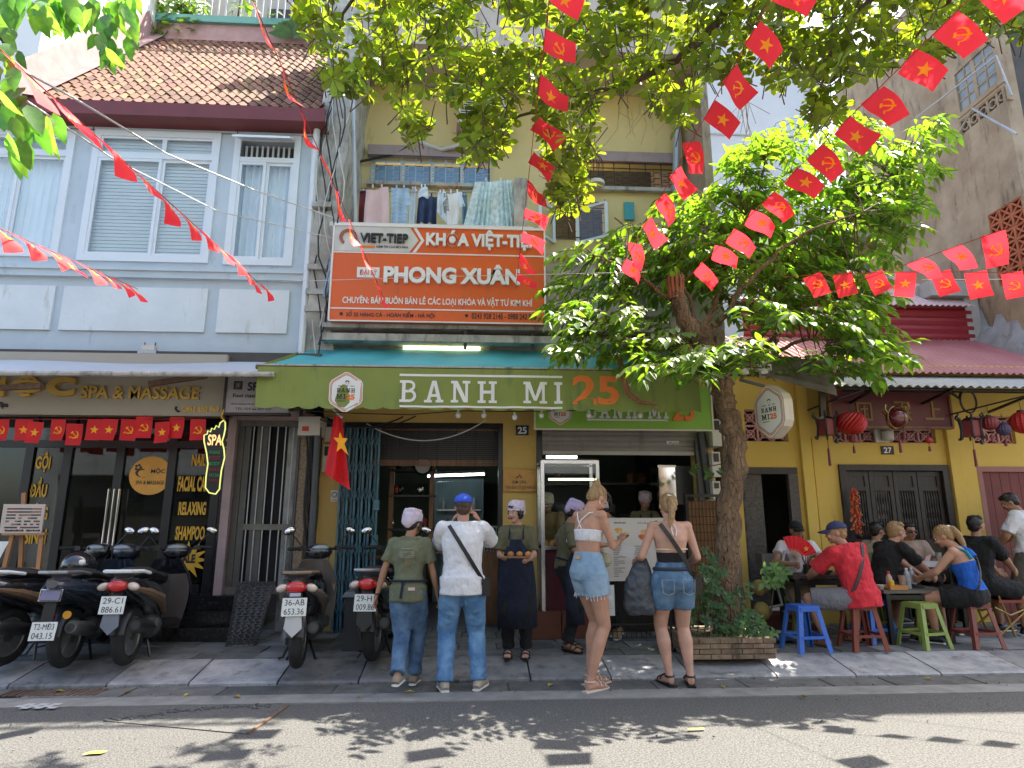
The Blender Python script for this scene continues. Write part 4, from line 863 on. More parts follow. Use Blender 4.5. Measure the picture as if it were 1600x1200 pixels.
MB().box((a,6.99,c),(b,7.0,d)).build('sheet', WHT, mn2); l2 = MB()
for r in range(8): l2.box((a+.02,6.988,d-.06-r*.025),(b-.02-rng.random()*.03,6.9895,d-.055-r*.025))
l2.build('printed_lines', mat('notice_grey',(.4,.38,.38),.6), mn2)
wg = thing('wire_screen','black wire grid screen behind the menu stand','wire screen',at(1000,950,7.35)); a, b = xat(948,950,7.4), xat(1082,950,7.4)
for i in range(19): MB().box((a+(b-a)*i/18-.003,7.4,.16),(a+(b-a)*i/18+.003,7.406,.95)).build('wire', CABLE, wg)
for i in range(12): MB().box((a,7.407,.16+.07*i),(b,7.413,.166+.07*i)).build('wire', CABLE, wg)
st = thing('stand_post','black upright stand with splayed feet before the counter','stand',at(1065,975,6.9)); p = at(1052,880,6.95); q_ = atz(1062,985,.13)
MB().bar((p.x,6.95,.15),(p.x,6.95,1.0),.03).build('post', BLACK, st); MB().bar((p.x-.1,6.8,.14),(p.x+.12,7.1,.14),.03,.03).build('foot', BLACK, st)

# ================================================================ LAUNDRY, AC, CAGE on the balcony
rl_ = MB().tube([at(565,297,8.25),at(690,301,8.25),at(822,296,8.25)], .012, 8).build('drying_rail', GALV, smooth=True); tag(rl_,'metal drying rail with laundry above the orange sign','rail')
def cloth(nm, lab, cat, pxs, m, wav=5, amp=.03, Y=8.22, hem=None, extra=None, drop=0):
    t = thing(nm, lab, cat, at(sum(p[0] for p in pxs)/len(pxs), pxs[0][1], Y)); (ax_,ay_),(bx_,by_),(cx_,cy_),(dx_,dy_) = pxs   # TL TR BR BL
    mb = MB(); nu, nv = 24, 12
    for j in range(nv+1):
        for i in range(nu+1):
            u, v = i/nu, j/nv; px = (ax_*(1-u)+bx_*u)*(1-v)+(dx_*(1-u)+cx_*u)*v; py = (ay_*(1-u)+by_*u)*(1-v)+(dy_*(1-u)+cy_*u)*v
            p = at(px,py,Y); p.y += amp*sin(u*pi*wav+len(nm))*(.3+.7*v)+.01*sin(v*9+u*5); mb.v.append(p)
    for j in range(nv):
        for i in range(nu): a = j*(nu+1)+i; mb.f.append((a+nu+1,a+nu+2,a+1,a)); mb.mi.append(0)
    mb.build('cloth', m, t, smooth=True)
    if extra: extra(t)
    for px in ((ax_*.7+bx_*.3),(ax_*.3+bx_*.7)): MB().cbox(at(px,min(ay_,by_)-1,Y),(.02,.03,.05)).build('peg', m, t)
    return t
PK = mat('pale_pink_cloth',(.62,.46,.46),.9,trans=(.4,.3,.3),v=.04); SB = mat('striped_blue_cloth',(.34,.46,.58),.9,v=.25,s=2,aniso=(1,1,28),trans=(.3,.35,.4)); LW = mat('pale_blue_cloth',(.58,.66,.74),.9,v=.05,trans=(.4,.4,.42)); NV = mat('navy_cloth',(.03,.05,.12),.85); MRC = mat('maroon_cloth',(.15,.03,.04),.85)
PLAID = mat('checked_sheet',(.52,.63,.67),.9,v=.22,s=16,aniso=(1,1,1),trans=(.35,.4,.4))
cloth('maroon_towel','dark maroon towel hanging behind the pink cloth','towel',((562,298),(575,298),(575,352),(560,352)),MRC,2,Y=8.3)
cloth('pink_towel','pale pink towel hanging leftmost on the rail','towel',((572,298),(607,292),(608,350),(568,350)),PK,3)
cloth('striped_shirt','grey blue striped shirt hanging beside the pink towel','shirt',((611,293),(640,295),(636,352),(611,348)),SB,4, extra=lambda t: MB().add([at(638,300,8.2),at(644,318,8.18),at(634,322,8.18),at(632,300,8.2)],[(0,3,2,1)]).build('sleeve',SB,t))
cloth('pale_shirt','pale blue shirt hanging between the striped and the navy garments','shirt',((642,298),(652,296),(649,352),(638,352)),LW,3,Y=8.27)
cloth('hooded_garment','light blue hooded top hanging above a navy garment','garment',((655,293),(668,292),(670,310),(652,308)),LW,2,Y=8.2)
cloth('navy_trousers','navy garment bunched below the hooded top','trousers',((654,306),(683,308),(682,350),(650,350)),NV,5,.05)
cloth('grey_shirt','small pale shirt on an orange hanger','shirt',((684,300),(697,300),(700,352),(683,332)),LW,3)
cloth('white_shirt','white t shirt on an orange hanger','t-shirt',((697,303),(722,300),(720,352),(699,352)),mat('white_cloth',(.72,.73,.76),.9,trans=(.4,.4,.42),v=.03),3, extra=lambda t: MB().add([at(720,300,8.2),at(727,322,8.2),at(718,324,8.2),at(716,302,8.2)],[(0,3,2,1)]).build('sleeve',LW,t))
cloth('patterned_top','small black and white patterned top between the shirts','top',((692,316),(700,306),(702,330),(694,332)),mat('speckled_cloth',(.1,.1,.1),.9,s=90,c2=(.6,.6,.6),thr=(.45,.55)),2,Y=8.15)
cloth('blue_towel','steel blue cloth hanging right of the white shirt','towel',((722,305),(730,305),(731,352),(722,352)),mat('steel_blue_cloth',(.15,.26,.36),.9),2)
cloth('checked_sheet','large pale green checked sheet gathered on the rail','bed sheet',((742,284),(800,282),(812,359),(722,359)),PLAID,22,.045,Y=8.1)
for px in (650,686,697,713): 
    p = at(px,292,8.2); o = MB().tube([p+V((-.05,0,-.03)),p+V((0,0,.02)),p+V((.05,0,-.03))],.006,5).tube([p+V((0,0,.02)),p+V((0,0,.06))],.004,5).build('clothes_hanger', mat('orange_plastic',(.8,.25,.03),.4)); tag(o,'orange plastic clothes hanger on the drying rail','hanger','orange hangers on the drying rail')
ac = thing('air_conditioner','old white air conditioner outdoor unit on brackets on the yellow upper wall','air conditioner',at(755,205,8.9)); a,b,c,d = rect_px(716,142,794,192,8.85)
MB().box((a,8.85,c),(b,9.19,d)).build('case', PLASTW, ac)
for i in range(12): MB().box((a+.04,8.838,c+.06+i*(d-c-.12)/11),(a+(b-a)*.5,8.849,c+.072+i*(d-c-.12)/11)).build('grille_slat', DGREY, ac)
MB().box((a-.02,8.86,c-.17),(b+.02,9.19,c-.005)).build('rusted_tray', BROWNW, ac)
for x in (a+.08,b-.12): MB().box((x,8.8,c-.21),(x+.04,9.2,c-.172)).build('bracket', BLACK, ac)
MB().tube([at(728,215,8.95)+V((0,0,0)),at(715,228,9.0),at(690,234,9.1),at(662,225,9.12),at(652,219,9.12)], .035, 8).build('insulated_pipe', PLASTW, ac, smooth=True)
o = MB().tube([at(654,218,9.1),at(620,240,9.12),at(560,253,9.12)],.02,6).tube([at(654,212,9.08)+V((.06*cos(i),0,.08*sin(i))) for i in range(9)],.008,5).build('wall_cable', CABLE, smooth=True); tag(o,'coiled black cable running down the yellow upper wall','cable')
bc_ = thing('bird_cage','tall round wire bird cage with pale base hanging below the upper balcony','bird cage',at(932,290,8.5)); c0 = at(931,290,8.5)
MB().lathe([(.05,-.03),(.13,.0),(.13,.05),(.12,.06)],c0,16).build('base', PLASTW, bc_, smooth=True)
for i in range(16):
    a = 2*pi*i/16; MB().tube([c0+V((.12*cos(a),.12*sin(a),.05)),c0+V((.12*cos(a),.12*sin(a),.36)),c0+V((.08*cos(a),.08*sin(a),.45)),c0+V((0,0,.49))],.0035,4).build('wire', CABLE, bc_)
MB().tube([c0+V((0,0,.49)),c0+V((0,0,1.1))],.004,4).build('hook', CABLE, bc_)
# ================================================================ SPA SHOP FRONT (left)
YS = 8.35; sp = thing('spa_shopfront','dark framed glass spa shopfront with yellow window lettering','shopfront',(-4.3,YS,.55)); SF = .57
sx0_, sx1_ = -8.2, xat(362,800,YS); top_ = zat(200,652,YS); trz = zat(200,700,YS)
posts = [xat(20,850,YS), xat(108,850,YS), xat(188,850,YS), xat(272,850,YS), xat(330,850,YS)]   # rough mullions at mid height
posts = [-5.55, xat(95,800,YS), xat(185,750,YS), xat(267,750,YS), xat(334,800,YS)]
for x in posts: MB().box((x-.05,YS-.03,SF),(x+.05,YS+.04,top_)).build('mullion', BLACK, sp)
MB().box((sx0_,YS-.028,trz),(sx1_-.3,YS+.038,trz+.09)).box((sx0_,YS-.029,SF),(sx1_-.3,YS+.039,SF+.10)).build('transom', BLACK, sp)
for xa,xb in zip([-8.2]+posts, posts): MB().box((xa+.05,YS,SF+.10),(xb-.05,YS+.008,trz)).build('pane', SHOPGL, sp); MB().box((xa+.05,YS,trz+.09),(xb-.05,YS+.008,top_)).build('pane', SHOPGL, sp)
xh = (posts[1]+posts[2])/2
for px,dx in ((172,0),(181,0),(189,0)):
    p0_, p1_ = at(px-3,764,YS-.09), at(px-14,862,YS-.09); MB().tube([(p1_.x,YS-.09,p1_.z),(p1_.x,YS-.09,p0_.z)],.013,8).build('handle', CHROME, sp, smooth=True)
MB().box((posts[-1]+.05,YS-.02,.1),(sx1_,YS+.15,2.9)).build('granite_pier', BLKST, sp)
MB().box((sx0_,YS-.5,2.86),(sx1_+1.1,YS+.3,3.47)).build('lintel', INTER, sp)
MB().box((sx0_,YS+.04,.1),(sx1_,12,SF-.02)).build('floor', mat('spa_floor',(.22,.17,.12),.3,v=.1), sp)
MB().box((sx0_,11.4,SF),(sx1_,11.6,2.9)).build('rear_wall', mat('spa_rear_wall',(.16,.13,.085),.8,v=.2,s=2), sp)
MB().box((sx1_,YS+.2,.1),(sx1_+.08,11.6,2.9)).build('inner_wall', INTER, sp)
MB().box((sx0_,YS+.2,2.88),(sx1_,11.6,2.95)).build('ceiling', INTERL, sp)
for k,(y_,z_) in enumerate(((7.66,.27),(7.86,.42),(8.06,SF))):
    o = MB().box((-8.2,y_,.09 if k == 0 else (.27,.42)[k-1]+.001),(-2.62,8.32 if k == 2 else (7.86,8.06)[k]+.0,z_-.03)).box((-8.2,y_-.02,z_-.028),(-2.62,8.3 if k == 2 else (7.86,8.06)[k]-.003+.0,z_)).build('step', BLKST, sp)
def txg(body,x0,y0,x1,y1,m=YELL,bold=.03,Y=YS-.012): 
    a = rect_px(x0,y0,x1,y1,Y); w = text_mb(body,a[0],a[1],a[2],a[3],Y,.002,bold); return w.build('window_lettering', m, sp)
for body,x0,y0,x1,y1 in (('GỘI',56,706,79,738),('ĐẦU',48,746,74,777),('DƯỠNG',38,786,75,812),('SINH',38,826,72,850),('NAIL',300,710,322,728),('FACIAL CARE',278,744,330,768),('RELAXING',279,784,322,805),('SHAMPOO',274,822,320,844)):
    z = 1; txg(body,x0,y0,x1,y1,BLKL,.075,YS-.006); txg(body,x0,y0,x1,y1)
c_ = at(235,743,YS-.012); dk = MB(); dk.prism([(c_.x+.26*cos(a),c_.z+.24*sin(a)) for a in [2*pi*i/28 for i in range(28)]],.003,(0,YS-.006,0)); dk.build('round_decal', mat('decal_amber',(.70,.36,.06),.6), sp)
txg('MỘC',236,731,258,741,BLKL,.02,YS-.012); txg('SPA & MASSAGE',212,751,256,757,BLKL,.005,YS-.012)
sw = MB(); 
for i in range(10):
    a0,a1 = 1.6+i*.33,1.6+(i+1)*.33; r0,r1 = .03+.004*i,.045+.009*i*(1-i/11)
    sw.prism([(c_.x-.08+r1*cos(a0)*1.6,c_.z+.04+r1*sin(a0)),(c_.x-.08+r1*cos(a1)*1.6,c_.z+.04+r1*sin(a1)),(c_.x-.08+r0*cos(a1)*1.6,c_.z+.04+r0*sin(a1)),(c_.x-.08+r0*cos(a0)*1.6,c_.z+.04+r0*sin(a0))],.002,(0,YS-.0095,0))
for i in range(5): a = i*2*pi/5; sw.prism([(c_.x-.16+.03*cos(a)+.018*cos(t),c_.z+.10+.03*sin(a)+.018*sin(t)) for t in [k*pi/3 for k in range(6)]],.002,(0,YS-.0096+i*.0001,0))
sw.build('decal_mark', BLKL, sp)
st_ = at(292,875,YS-.012); pts = []
for i in range(24): a = 2*pi*i/24; r_ = .25 if i%2 == 0 else .12; pts.append((st_.x+r_*cos(a)*(1.1),st_.z+r_*sin(a)*.95))
MB().prism(pts,.003,(0,YS-.006,0)).build('starburst_decal', YELL, sp); txg('SALE',279,866,305,880,BLKL,.05,YS-.012)
# things inside the spa
rngs = random.Random(8)
t = thing('reception_desk','pale reception desk inside the dim spa','desk',(-4.6,10,SF)); MB().box((-5.3,9.8,SF),(-3.9,10.4,SF+.95)).build('body', mat('desk_cream',(.30,.26,.18),.6,s=30,c2=(.2,.16,.1)), t); MB().box((-5.35,9.75,SF+.95),(-3.85,10.45,SF+1.0)).build('top', BROWNW, t)
t = thing('potted_plant','small potted plant on the spa reception desk','plant',(-5.0,10,SF+1)); MB().lathe([(.06,0),(.09,.15)],(-5.0,10,SF+1.0),10).build('pot', TERRA, t)
lf = MB()
for i in range(40): a = rngs.random()*6.28; e = rngs.random()*.9+.2; d = V((cos(a)*cos(e),sin(a)*cos(e),sin(e)))*rngs.uniform(.1,.25); p = V((-5.0,10,SF+1.15)); lf.add([p,p+d*.5+V((.02,0,0)),p+d,p+d*.5-V((.02,0,0))],[(0,1,2,3)])
lf.build('foliage', mat('indoor_leaf',(.06,.14,.04),.6), t)
for k,(x,z,w,h,c) in enumerate(((-5.25,1.75,.5,.6,(.12,.10,.07)),(-4.45,1.8,.34,.5,(.28,.14,.08)),(-4.0,1.75,.3,.45,(.2,.16,.1)))):
    t = thing('wall_picture',['large dim framed picture on the spa rear wall','small reddish framed picture on the spa rear wall','narrow tan framed picture on the spa rear wall'][k],'picture',(x,11.3,z)); MB().box((x,11.34,z),(x+w,11.39,z+h)).build('frame', BLACK, t); MB().box((x+.04,11.325,z+.04),(x+w-.04,11.338,z+h-.04)).build('print', mat('print_%d'%k,c,.7,v=.5,s=6), t)
yb = thing('yellow_banner','yellow green banner standing inside the spa door','banner',at(205,870,9)); a,b,c,d = rect_px(192,785,216,905,9); MB().box((a,9,c),(b,9.015,d)).build('sheet', mat('banner_lime',(.42,.42,.04),.6,s=14,c2=(.2,.2,.03)), yb); MB().box((a-.01,8.99,d),(b+.01,9.02,d+.02)).build('rail', BLACK, yb)
# fascia sign
YF = 7.78; sgn = thing('spa_sign','taupe spa fascia sign with gold raised letters under the grey awning','signboard',(-4.4,YF,2.8)); a, b = -8.2, xat(349,620,YF); z0_, z1_ = zat(200,649,YF), 3.42
MB().box((a,YF,z0_),(b,YF+.1,z1_)).build('sign_box', SIGNG, sgn); MB().add([(a,YF+.1,z0_),(b,YF+.1,z0_),(b,YF+.5,z0_+.05),(a,YF+.5,z0_+.05)],[(0,1,2,3)]).build('underside', SIGNG, sgn)
def txs(body,x0,y0,x1,y1,m=GOLD,ext=.03,bold=.03): return tx(sgn,body,x0,y0,x1,y1,YF,m,ext,bold)
a_,b_,c_,d_ = rect_px(-60,588,122,622,YF); txs('ỘC',20,588,120,621,ext=.05,bold=.05) if False else None
txs('M',-10,590,12,620,ext=.05,bold=.06); txs('Ộ',20,588,70,621,ext=.05,bold=.06); txs('C',76,590,121,620,ext=.05,bold=.06)
txs('SPA & MASSAGE',128,604,313,624,bold=.02); txs('0962 850 969',286,635,343,644,ext=.012,bold=.02); txs('Spa',0,628,13,639,BLKL,.012)
p = at(278,639,YF-.01); MB().tube([p+V((-.02,0,.03)),p+V((-.03,0,0)),p+V((0,0,-.03)),p+V((.02,0,-.03))],.012,6).build('phone_icon', BLKL, sgn)
# smaller sign next to it
s3 = thing('foot_massage_sign','small grey spa foot massage sign half covered by the green valance','signboard',at(395,620,7.6)); a,b,c,d = rect_px(354,586,452,645,7.6)
MB().box((a,7.6,c),(b,7.66,d+.1)).build('sign_box', mat('lilac_grey_face',(.36,.33,.34),.5), s3); MB().box((a-.025,7.59,c-.03),(b+.02,7.67,c)).box((a-.03,7.59,c),(a,7.67,d+.1)).build('frame', DARKW, s3)
for body,x0,y0,x1,y1,bo in (('TUE',374,582,402,590,.04),('SPA',387,597,416,611,.03),('Foot massage',364,615,412,623,.02),('SỐ 23 HÀNG CÁ, PHƯỜNG HÀNG BỒ',361,629,430,633,0),('TEL: 024 66 829 929',368,637,424,641,0)): tx(s3,body,x0,y0,x1,y1,7.6,BLKL,.002,bo)
for i in range(3): 
    c0_ = at(372,602,7.596); r_ = .05-.016*i; m_ = MB()
    for (u0,v0,u1,v1) in ((-1,-1,1,-.75),(-1,.75,1,1),(-1,-.75,-.75,.75),(.75,-.75,1,.75)): m_.box((c0_.x+u0*r_,7.5955-.0003*i,c0_.z+v0*r_),(c0_.x+u1*r_,7.599,c0_.z+v1*r_))
    m_.build('square_emblem', BLKL, s3)
# grey awning
ga = thing('grey_awning','dusty grey blue retractable awning over the spa shopfront','awning',(-4.8,7.1,3.1)); AYg = 7.05
zL, zR = zat(0,590,AYg), zat(400,580,AYg); xR = xat(436,572,AYg+.15)
tp = MB(); n, m_ = 40, 8
for j in range(m_+1):
    for i in range(n+1):
        u, v = i/n, j/m_; xa = -8.0+(xR+8.0)*u; xb = -8.0+(-2.35+8.0)*u; zf_ = zat(200,588,AYg) + (.05*u); zb_ = zat(200,560,8.08)
        tp.v.append(V((xa+(xb-xa)*v, AYg+(8.08-AYg)*v, zf_+(zb_-zf_)*v+.02*sin(u*13+v*3)*sin(pi*v))))
for j in range(m_):
    for i in range(n): a = j*(n+1)+i; tp.f.append((a,a+1,a+n+2,a+n+1)); tp.mi.append(0)
tp.build('canopy', GREYAWN, ga, smooth=True)
MB().tube([(-8.0,AYg-.01,zf_-.06),(xR,AYg-.01,zf_-.01)],.03,8).build('front_bar', WEATH, ga, smooth=True)
MB().bar(at(0,606,7.4),at(66,603,7.2),.05,.06).build('folding_arm', RUST, ga); MB().bar(at(234,600,7.35),at(322,587,7.15),.05,.06).build('folding_arm', RUST, ga)
lamp = thing('box_lamp','small grey box lamp standing on the spa awning','lamp',at(233,548,7.9)); p = at(233,551,7.9)
MB().cbox(p,(.22,.12,.05)).build('base', GALV, lamp); MB().cbox(p+V((0,0,.055)),(.15,.09,.06)).build('head', PLASTW, lamp)
for dx in (-.06,.06): MB().tube([p+V((dx,0,.08)),p+V((dx*1.1,0,.13))],.008,5).build('prong', RUST, lamp)
MB().box((-8.2,7.9,3.40),(-2.2,8.1,3.47)).build('soffit', DARKW, bh)
# foot shaped neon
nf = thing('foot_neon_sign','black foot shaped spa sign outlined with yellow neon tube','neon sign',at(335,715,7.55)); YN = 7.5
outl = [(337,772),(327,770),(321,762),(322,745),(325,725),(323,708),(319,690),(319,680),(324,678),(325,673),(329,675),(331,669),(335,671),(338,665),(342,668),(344,661),(349,657),(352,660),(352,670),(350,680),(347,690),(350,702),(351,715),(346,735),(344,752),(343,764)]
P_ = [at(x,y,YN) for x,y in outl]; MB().prism([(p.x,p.z) for p in P_],-.04,(0,YN+.0,0)).build('board', BLACK, nf)
MB().tube(P_+[P_[0]],.008,6).build('neon_tube', mat('yellow_neon',(.7,.7,.2),.4,em=(.85,.9,.25),es=.25), nf, smooth=True)
tx(nf,'SPA',325,679,347,696,YN-.002,mat('neon_letter',(.7,.35,.12),.4,em=(.9,.5,.2),es=.5),.004,.015)
for i,(y_,c) in enumerate(((704,(.05,.3,.1)),(713,(.3,.03,.03)),(722,(.05,.3,.1)),(731,(.3,.03,.03)),(740,(.3,.03,.03)),(748,(.05,.25,.1)))): tx(nf,['MASSAGE','FOOT','BODY','NAIL','FACIAL','WAX'][i],327,y_,344,y_+5,YN-.002,mat('dim_led_%d'%(i%2),c,.5),.003)
MB().tube([at(350,640,YN),at(346,652,YN),at(352,658,YN)],.01,6).build('hook', YELL, nf)
# garland of paper flags comes later; easel
ez = thing('wooden_easel','wooden easel holding a nail colour chart in front of the spa','easel',at(45,900,7.75)); YE = 7.75
bx = rect_px(9,788,74,833,YE)
for a,b in ((at(38,770,YE+.05),at(30,925,YE+.05)),(at(20,835,YE),at(0,915,YE)),(at(66,835,YE),at(56,925,YE-.05))): MB().bar(a,b,.045,.03).build('leg', PALEW, ez)
MB().bar(at(0,889,YE-.03),at(64,889,YE-.03),.04,.03).build('crossbar', PALEW, ez); MB().bar(at(5,834,YE-.04),at(72,834,YE-.04),.05,.03).build('ledge', PALEW, ez)
cb = thing('colour_chart','white nail colour chart with rows of dark swatches on the easel','chart',((bx[0]+bx[1])/2,YE-.06,bx[2])); MB().box((bx[0],YE-.07,bx[2]),(bx[1],YE-.05,bx[3])).build('board', mat('chart_cream',(.62,.52,.44),.6), cb)
for r in range(8):
    for c in range(11):
        if rngs.random() < .82: x = bx[0]+.05+(bx[1]-bx[0]-.1)*c/10.5; z = bx[3]-.04-r*(bx[3]-bx[2]-.06)/7.6; MB().box((x,YE-.0745,z-.02),(x+.033,YE-.0705,z-.004)).build('swatch', mat('swatch_%d'%((r//2+c//4)%4),((.15,.03,.03),(.05,.05,.09),(.25,.12,.08),(.03,.03,.03))[(r//2+c//4)%4],.4), cb)
for k in range(8): MB().ell((bx[0]+.07+k*.06,YE-.074,bx[2]+.03),(.012,.004,.012),n=6,m=4).build('swatch', BLACK, cb)
o = thing('leaning_board','corner of a white board leaning at the left edge beside the easel','board',at(5,860,7.5)); MB().add([at(-20,846,7.5),at(14,846,7.5),at(0,872,7.5),at(-20,880,7.5),at(-20,846,7.53),at(14,846,7.53),at(0,872,7.53),at(-20,880,7.53)],[(3,2,1,0),(4,5,6,7),(0,1,5,4),(1,2,6,5),(2,3,7,6)]).build('sheet', WHT, o)

# ================================================================ DOOR 23
YD = 8.2; d23 = thing('barred_door','grey wooden door behind vertical bars with pinkish frame','door',(xat(420,900,YD),YD,.57)); a,b = -2.98, xat(470,800,YD)-.02; dz1 = zat(420,658,YD)
MB().box((a-.10,YD-.08,.45),(a-.002,YD+.1,dz1+.10)).build('jamb', PINKJ, d23); MB().box((a,YD-.06,dz1),(b,YD+.1,dz1+.12)).build('lintel', PINKJ, d23)
MB().box((a,YD+.16,SF),(b,YD+.2,dz1)).build('dark_backing', mat('door_dark_void',(.02,.02,.02),.8), d23)  # near-black sheet stands in for the shade behind the planks
w = b-a
for (u0,u1) in ((0,.10),(.10,.2),(.28,.46),(.9,1)): MB().box((a+w*u0+.004,YD+.0,SF),(a+w*u1-.004,YD+.05,dz1-.07)).build('plank', DOORG, d23)
MB().box((a,YD-.005,dz1-.068),(b,YD+.055,dz1-.002)).box((a+w*.2,YD-.02,1.32),(b-.05,YD-.001,1.39)).box((a,YD-.01,SF),(b,YD+.05,SF+.08)).build('rail', mat('door_rail',(.16,.145,.12),.6,v=.2,s=8), d23)
for i in range(6): x = a+w*(.24+.12*i); MB().box((x-.006,YD-.016,SF+.08),(x+.006,YD-.004,dz1-.07)).build('bar', GALV, d23)
dn = thing('house_number_23','brass digits of house number 23 on black granite','number plate',at(362,690,YS-.03)); tx(dn,'23',353,685,369,700,YS-.022,GOLD,.006,.02)
rm = thing('tread_plate_ramp','curved dark chequered rubber ramp leading down from the barred door','ramp',at(390,970,7.6)); ra = MB(); A0,A1,B0,B1 = at(368,936,7.95),at(428,934,7.95),atz(352,1010,.135),atz(398,1008,.135)
A0.z = A1.z = .59; nn = 14; 
for j in range(nn+1):
    t = j/nn; s_ = t*t*(3-2*t) if False else t
    for i in range(9):
        u = i/8; p = A0.lerp(A1,u).lerp(B0.lerp(B1,u),s_); p.z = .60*(1-t)**1.6+.137+ .10*sin(pi*t)*(1-t) + .0; ra.v.append(p)
for j in range(nn):
    for i in range(8): q_ = j*9+i; ra.f.append((q_,q_+1,q_+10,q_+9)); ra.mi.append(0)
o = ra.build('ramp_sheet', TREAD, rm, smooth=True); sd = o.modifiers.new('s','SOLIDIFY'); sd.thickness = .02
rb = MB()
for j in range(1,nn*2):
    for i in range(10):
        t = j/(nn*2); u = (i+.5*(j%2)+.25)/10.5; p = A0.lerp(A1,u).lerp(B0.lerp(B1,u),t); p.z = .60*(1-t)**1.6+.143+.10*sin(pi*t)*(1-t); a_ = .9 if (i+j)%2 else -.9
        rb.bar(p-V((cos(a_),sin(a_),-.3 if False else 0))*.022, p+V((cos(a_),sin(a_),0))*.022,.012,.01)
rb.build('raised_tread', TREAD, rm, kind='stuff')

# ================================================================ RIGHT: yellow house number 27
Y7 = 8.5; h27 = thing('yellow_house_27','single storey yellow house with red sheet roof and dark wooden doors','building',(5.9,Y7,.1)); X7 = 3.43
dA = (xat(1160,740,Y7)-.02, xat(1240,740,Y7), .10, zat(1200,735,Y7)); dB = (xat(1315,735,Y7)+.0, xat(1474,735,Y7), .14, zat(1390,732,Y7)); dC = (xat(1530,738,Y7), xat(1604,738,Y7)+.1, .10, zat(1560,735,Y7))
vz0, vz1 = zat(1390,692,Y7), zat(1390,662,Y7)+.12
vents = [(xat(1166,690,Y7),xat(1232,690,Y7),zat(1200,690,Y7),zat(1200,640,Y7)),(xat(1302,690,Y7),xat(1463,690,Y7),vz0,vz1),(xat(1522,690,Y7),xat(1588,690,Y7),vz0,vz1)]
MB().holes(X7, 8.6, .1, 3.6, Y7, Y7+.22, [dA,dB,dC]+vents).build('wall', YEL27, h27)
for px in (1268,1498):
    MB().box((xat(px-17,730,Y7),Y7-.07,.1),(xat(px-1,730,Y7),Y7,3.3)).build('pilaster', YEL27, h27); MB().box((xat(px+3,730,Y7),Y7-.025,.75),(xat(px+3,730,Y7)+.24,Y7-.0,2.55)).build('raised_panel', YEL27, h27)
MB().box((X7,Y7-.08,zat(1400,727,Y7)+.0),(X7+.001,Y7,3)).build('edge_strip', YEL27, h27)
for v in vents:
    par = h27; n = max(3,int(round((v[1]-v[0])/.2))); fr = thing if False else None
    rows = 2; 
    for i in range(n):
        for j in range(rows):
            a = v[0]+(v[1]-v[0])*i/n; b = v[0]+(v[1]-v[0])*(i+1)/n; c = v[2]+(v[3]-v[2])*j/rows; d = v[2]+(v[3]-v[2])*(j+1)/rows; mx,mz = (a+b)/2,(c+d)/2; t_ = .014; y_ = Y7+.08
            m_ = MB().box((a,y_-.03,c),(b,y_+.03,c+t_)).box((a,y_-.03,d-t_),(b,y_+.03,d)).box((a,y_-.03,c+t_),(a+t_,y_+.03,d-t_)).box((b-t_,y_-.03,c+t_),(b,y_+.03,d-t_))
            m_.bar((a,y_,c),(b,y_,d),t_*1.3,.05,up=(0,1,0)); m_.bar((a,y_+.002,d),(b,y_+.002,c),t_*1.3,.05,up=(0,1,0))
            for k in range(8): a0,a1 = k*pi/4,(k+1)*pi/4; r_ = min(b-a,d-c)*.26; m_.bar((mx+r_*cos(a0),y_-.004,mz+r_*sin(a0)),(mx+r_*cos(a1),y_-.004,mz+r_*sin(a1)),t_,.05,up=(0,1,0))
            m_.build('breeze_block', PINKB, h27)
MB().box((X7,Y7+.22,.1),(8.6,Y7+.4,.14)).box((X7,10.4,.1),(8.6,10.5,3.6)).build('inner_wall', INTER, h27)
MB().box((X7,Y7+.22,3.3),(8.6,10.4,3.4)).build('ceiling', INTER, h27)
MB().box((3.95,8.1,.1),(8.6,Y7-.0,.135)).build('plinth', GUT, h27) if False else None
# left dark door (one leaf shut, one open)
dl = thing('dark_door','carved black wooden door with its right leaf open','door',((dA[0]+dA[1])/2,Y7,.12)); mid = xat(1190,740,Y7)
MB().box((dA[0]-.03,Y7-.03,dA[3]-.05),(dA[1]+.04,Y7+.05,dA[3]+.04)).build('lintel', DARKW, dl); MB().box((dA[1]-.09,Y7-.03,.1),(dA[1]+.04,Y7+.05,dA[3]-.05)).build('jamb', mat('carved_black_wood',(.05,.042,.036),.55,s=30,c2=(.12,.10,.09),b=.8,bs=60), dl)
MB().box((dA[0],Y7+.02,.12),(mid,Y7+.07,dA[3]-.05)).build('door_leaf', MATS['carved_black_wood'], dl)
for i in range(9): MB().box((dA[0]+.03+.0*i,Y7+.008,.3+i*.2),(mid-.03,Y7+.019,.42+i*.2)).build('carved_panel', MATS['carved_black_wood'], dl)
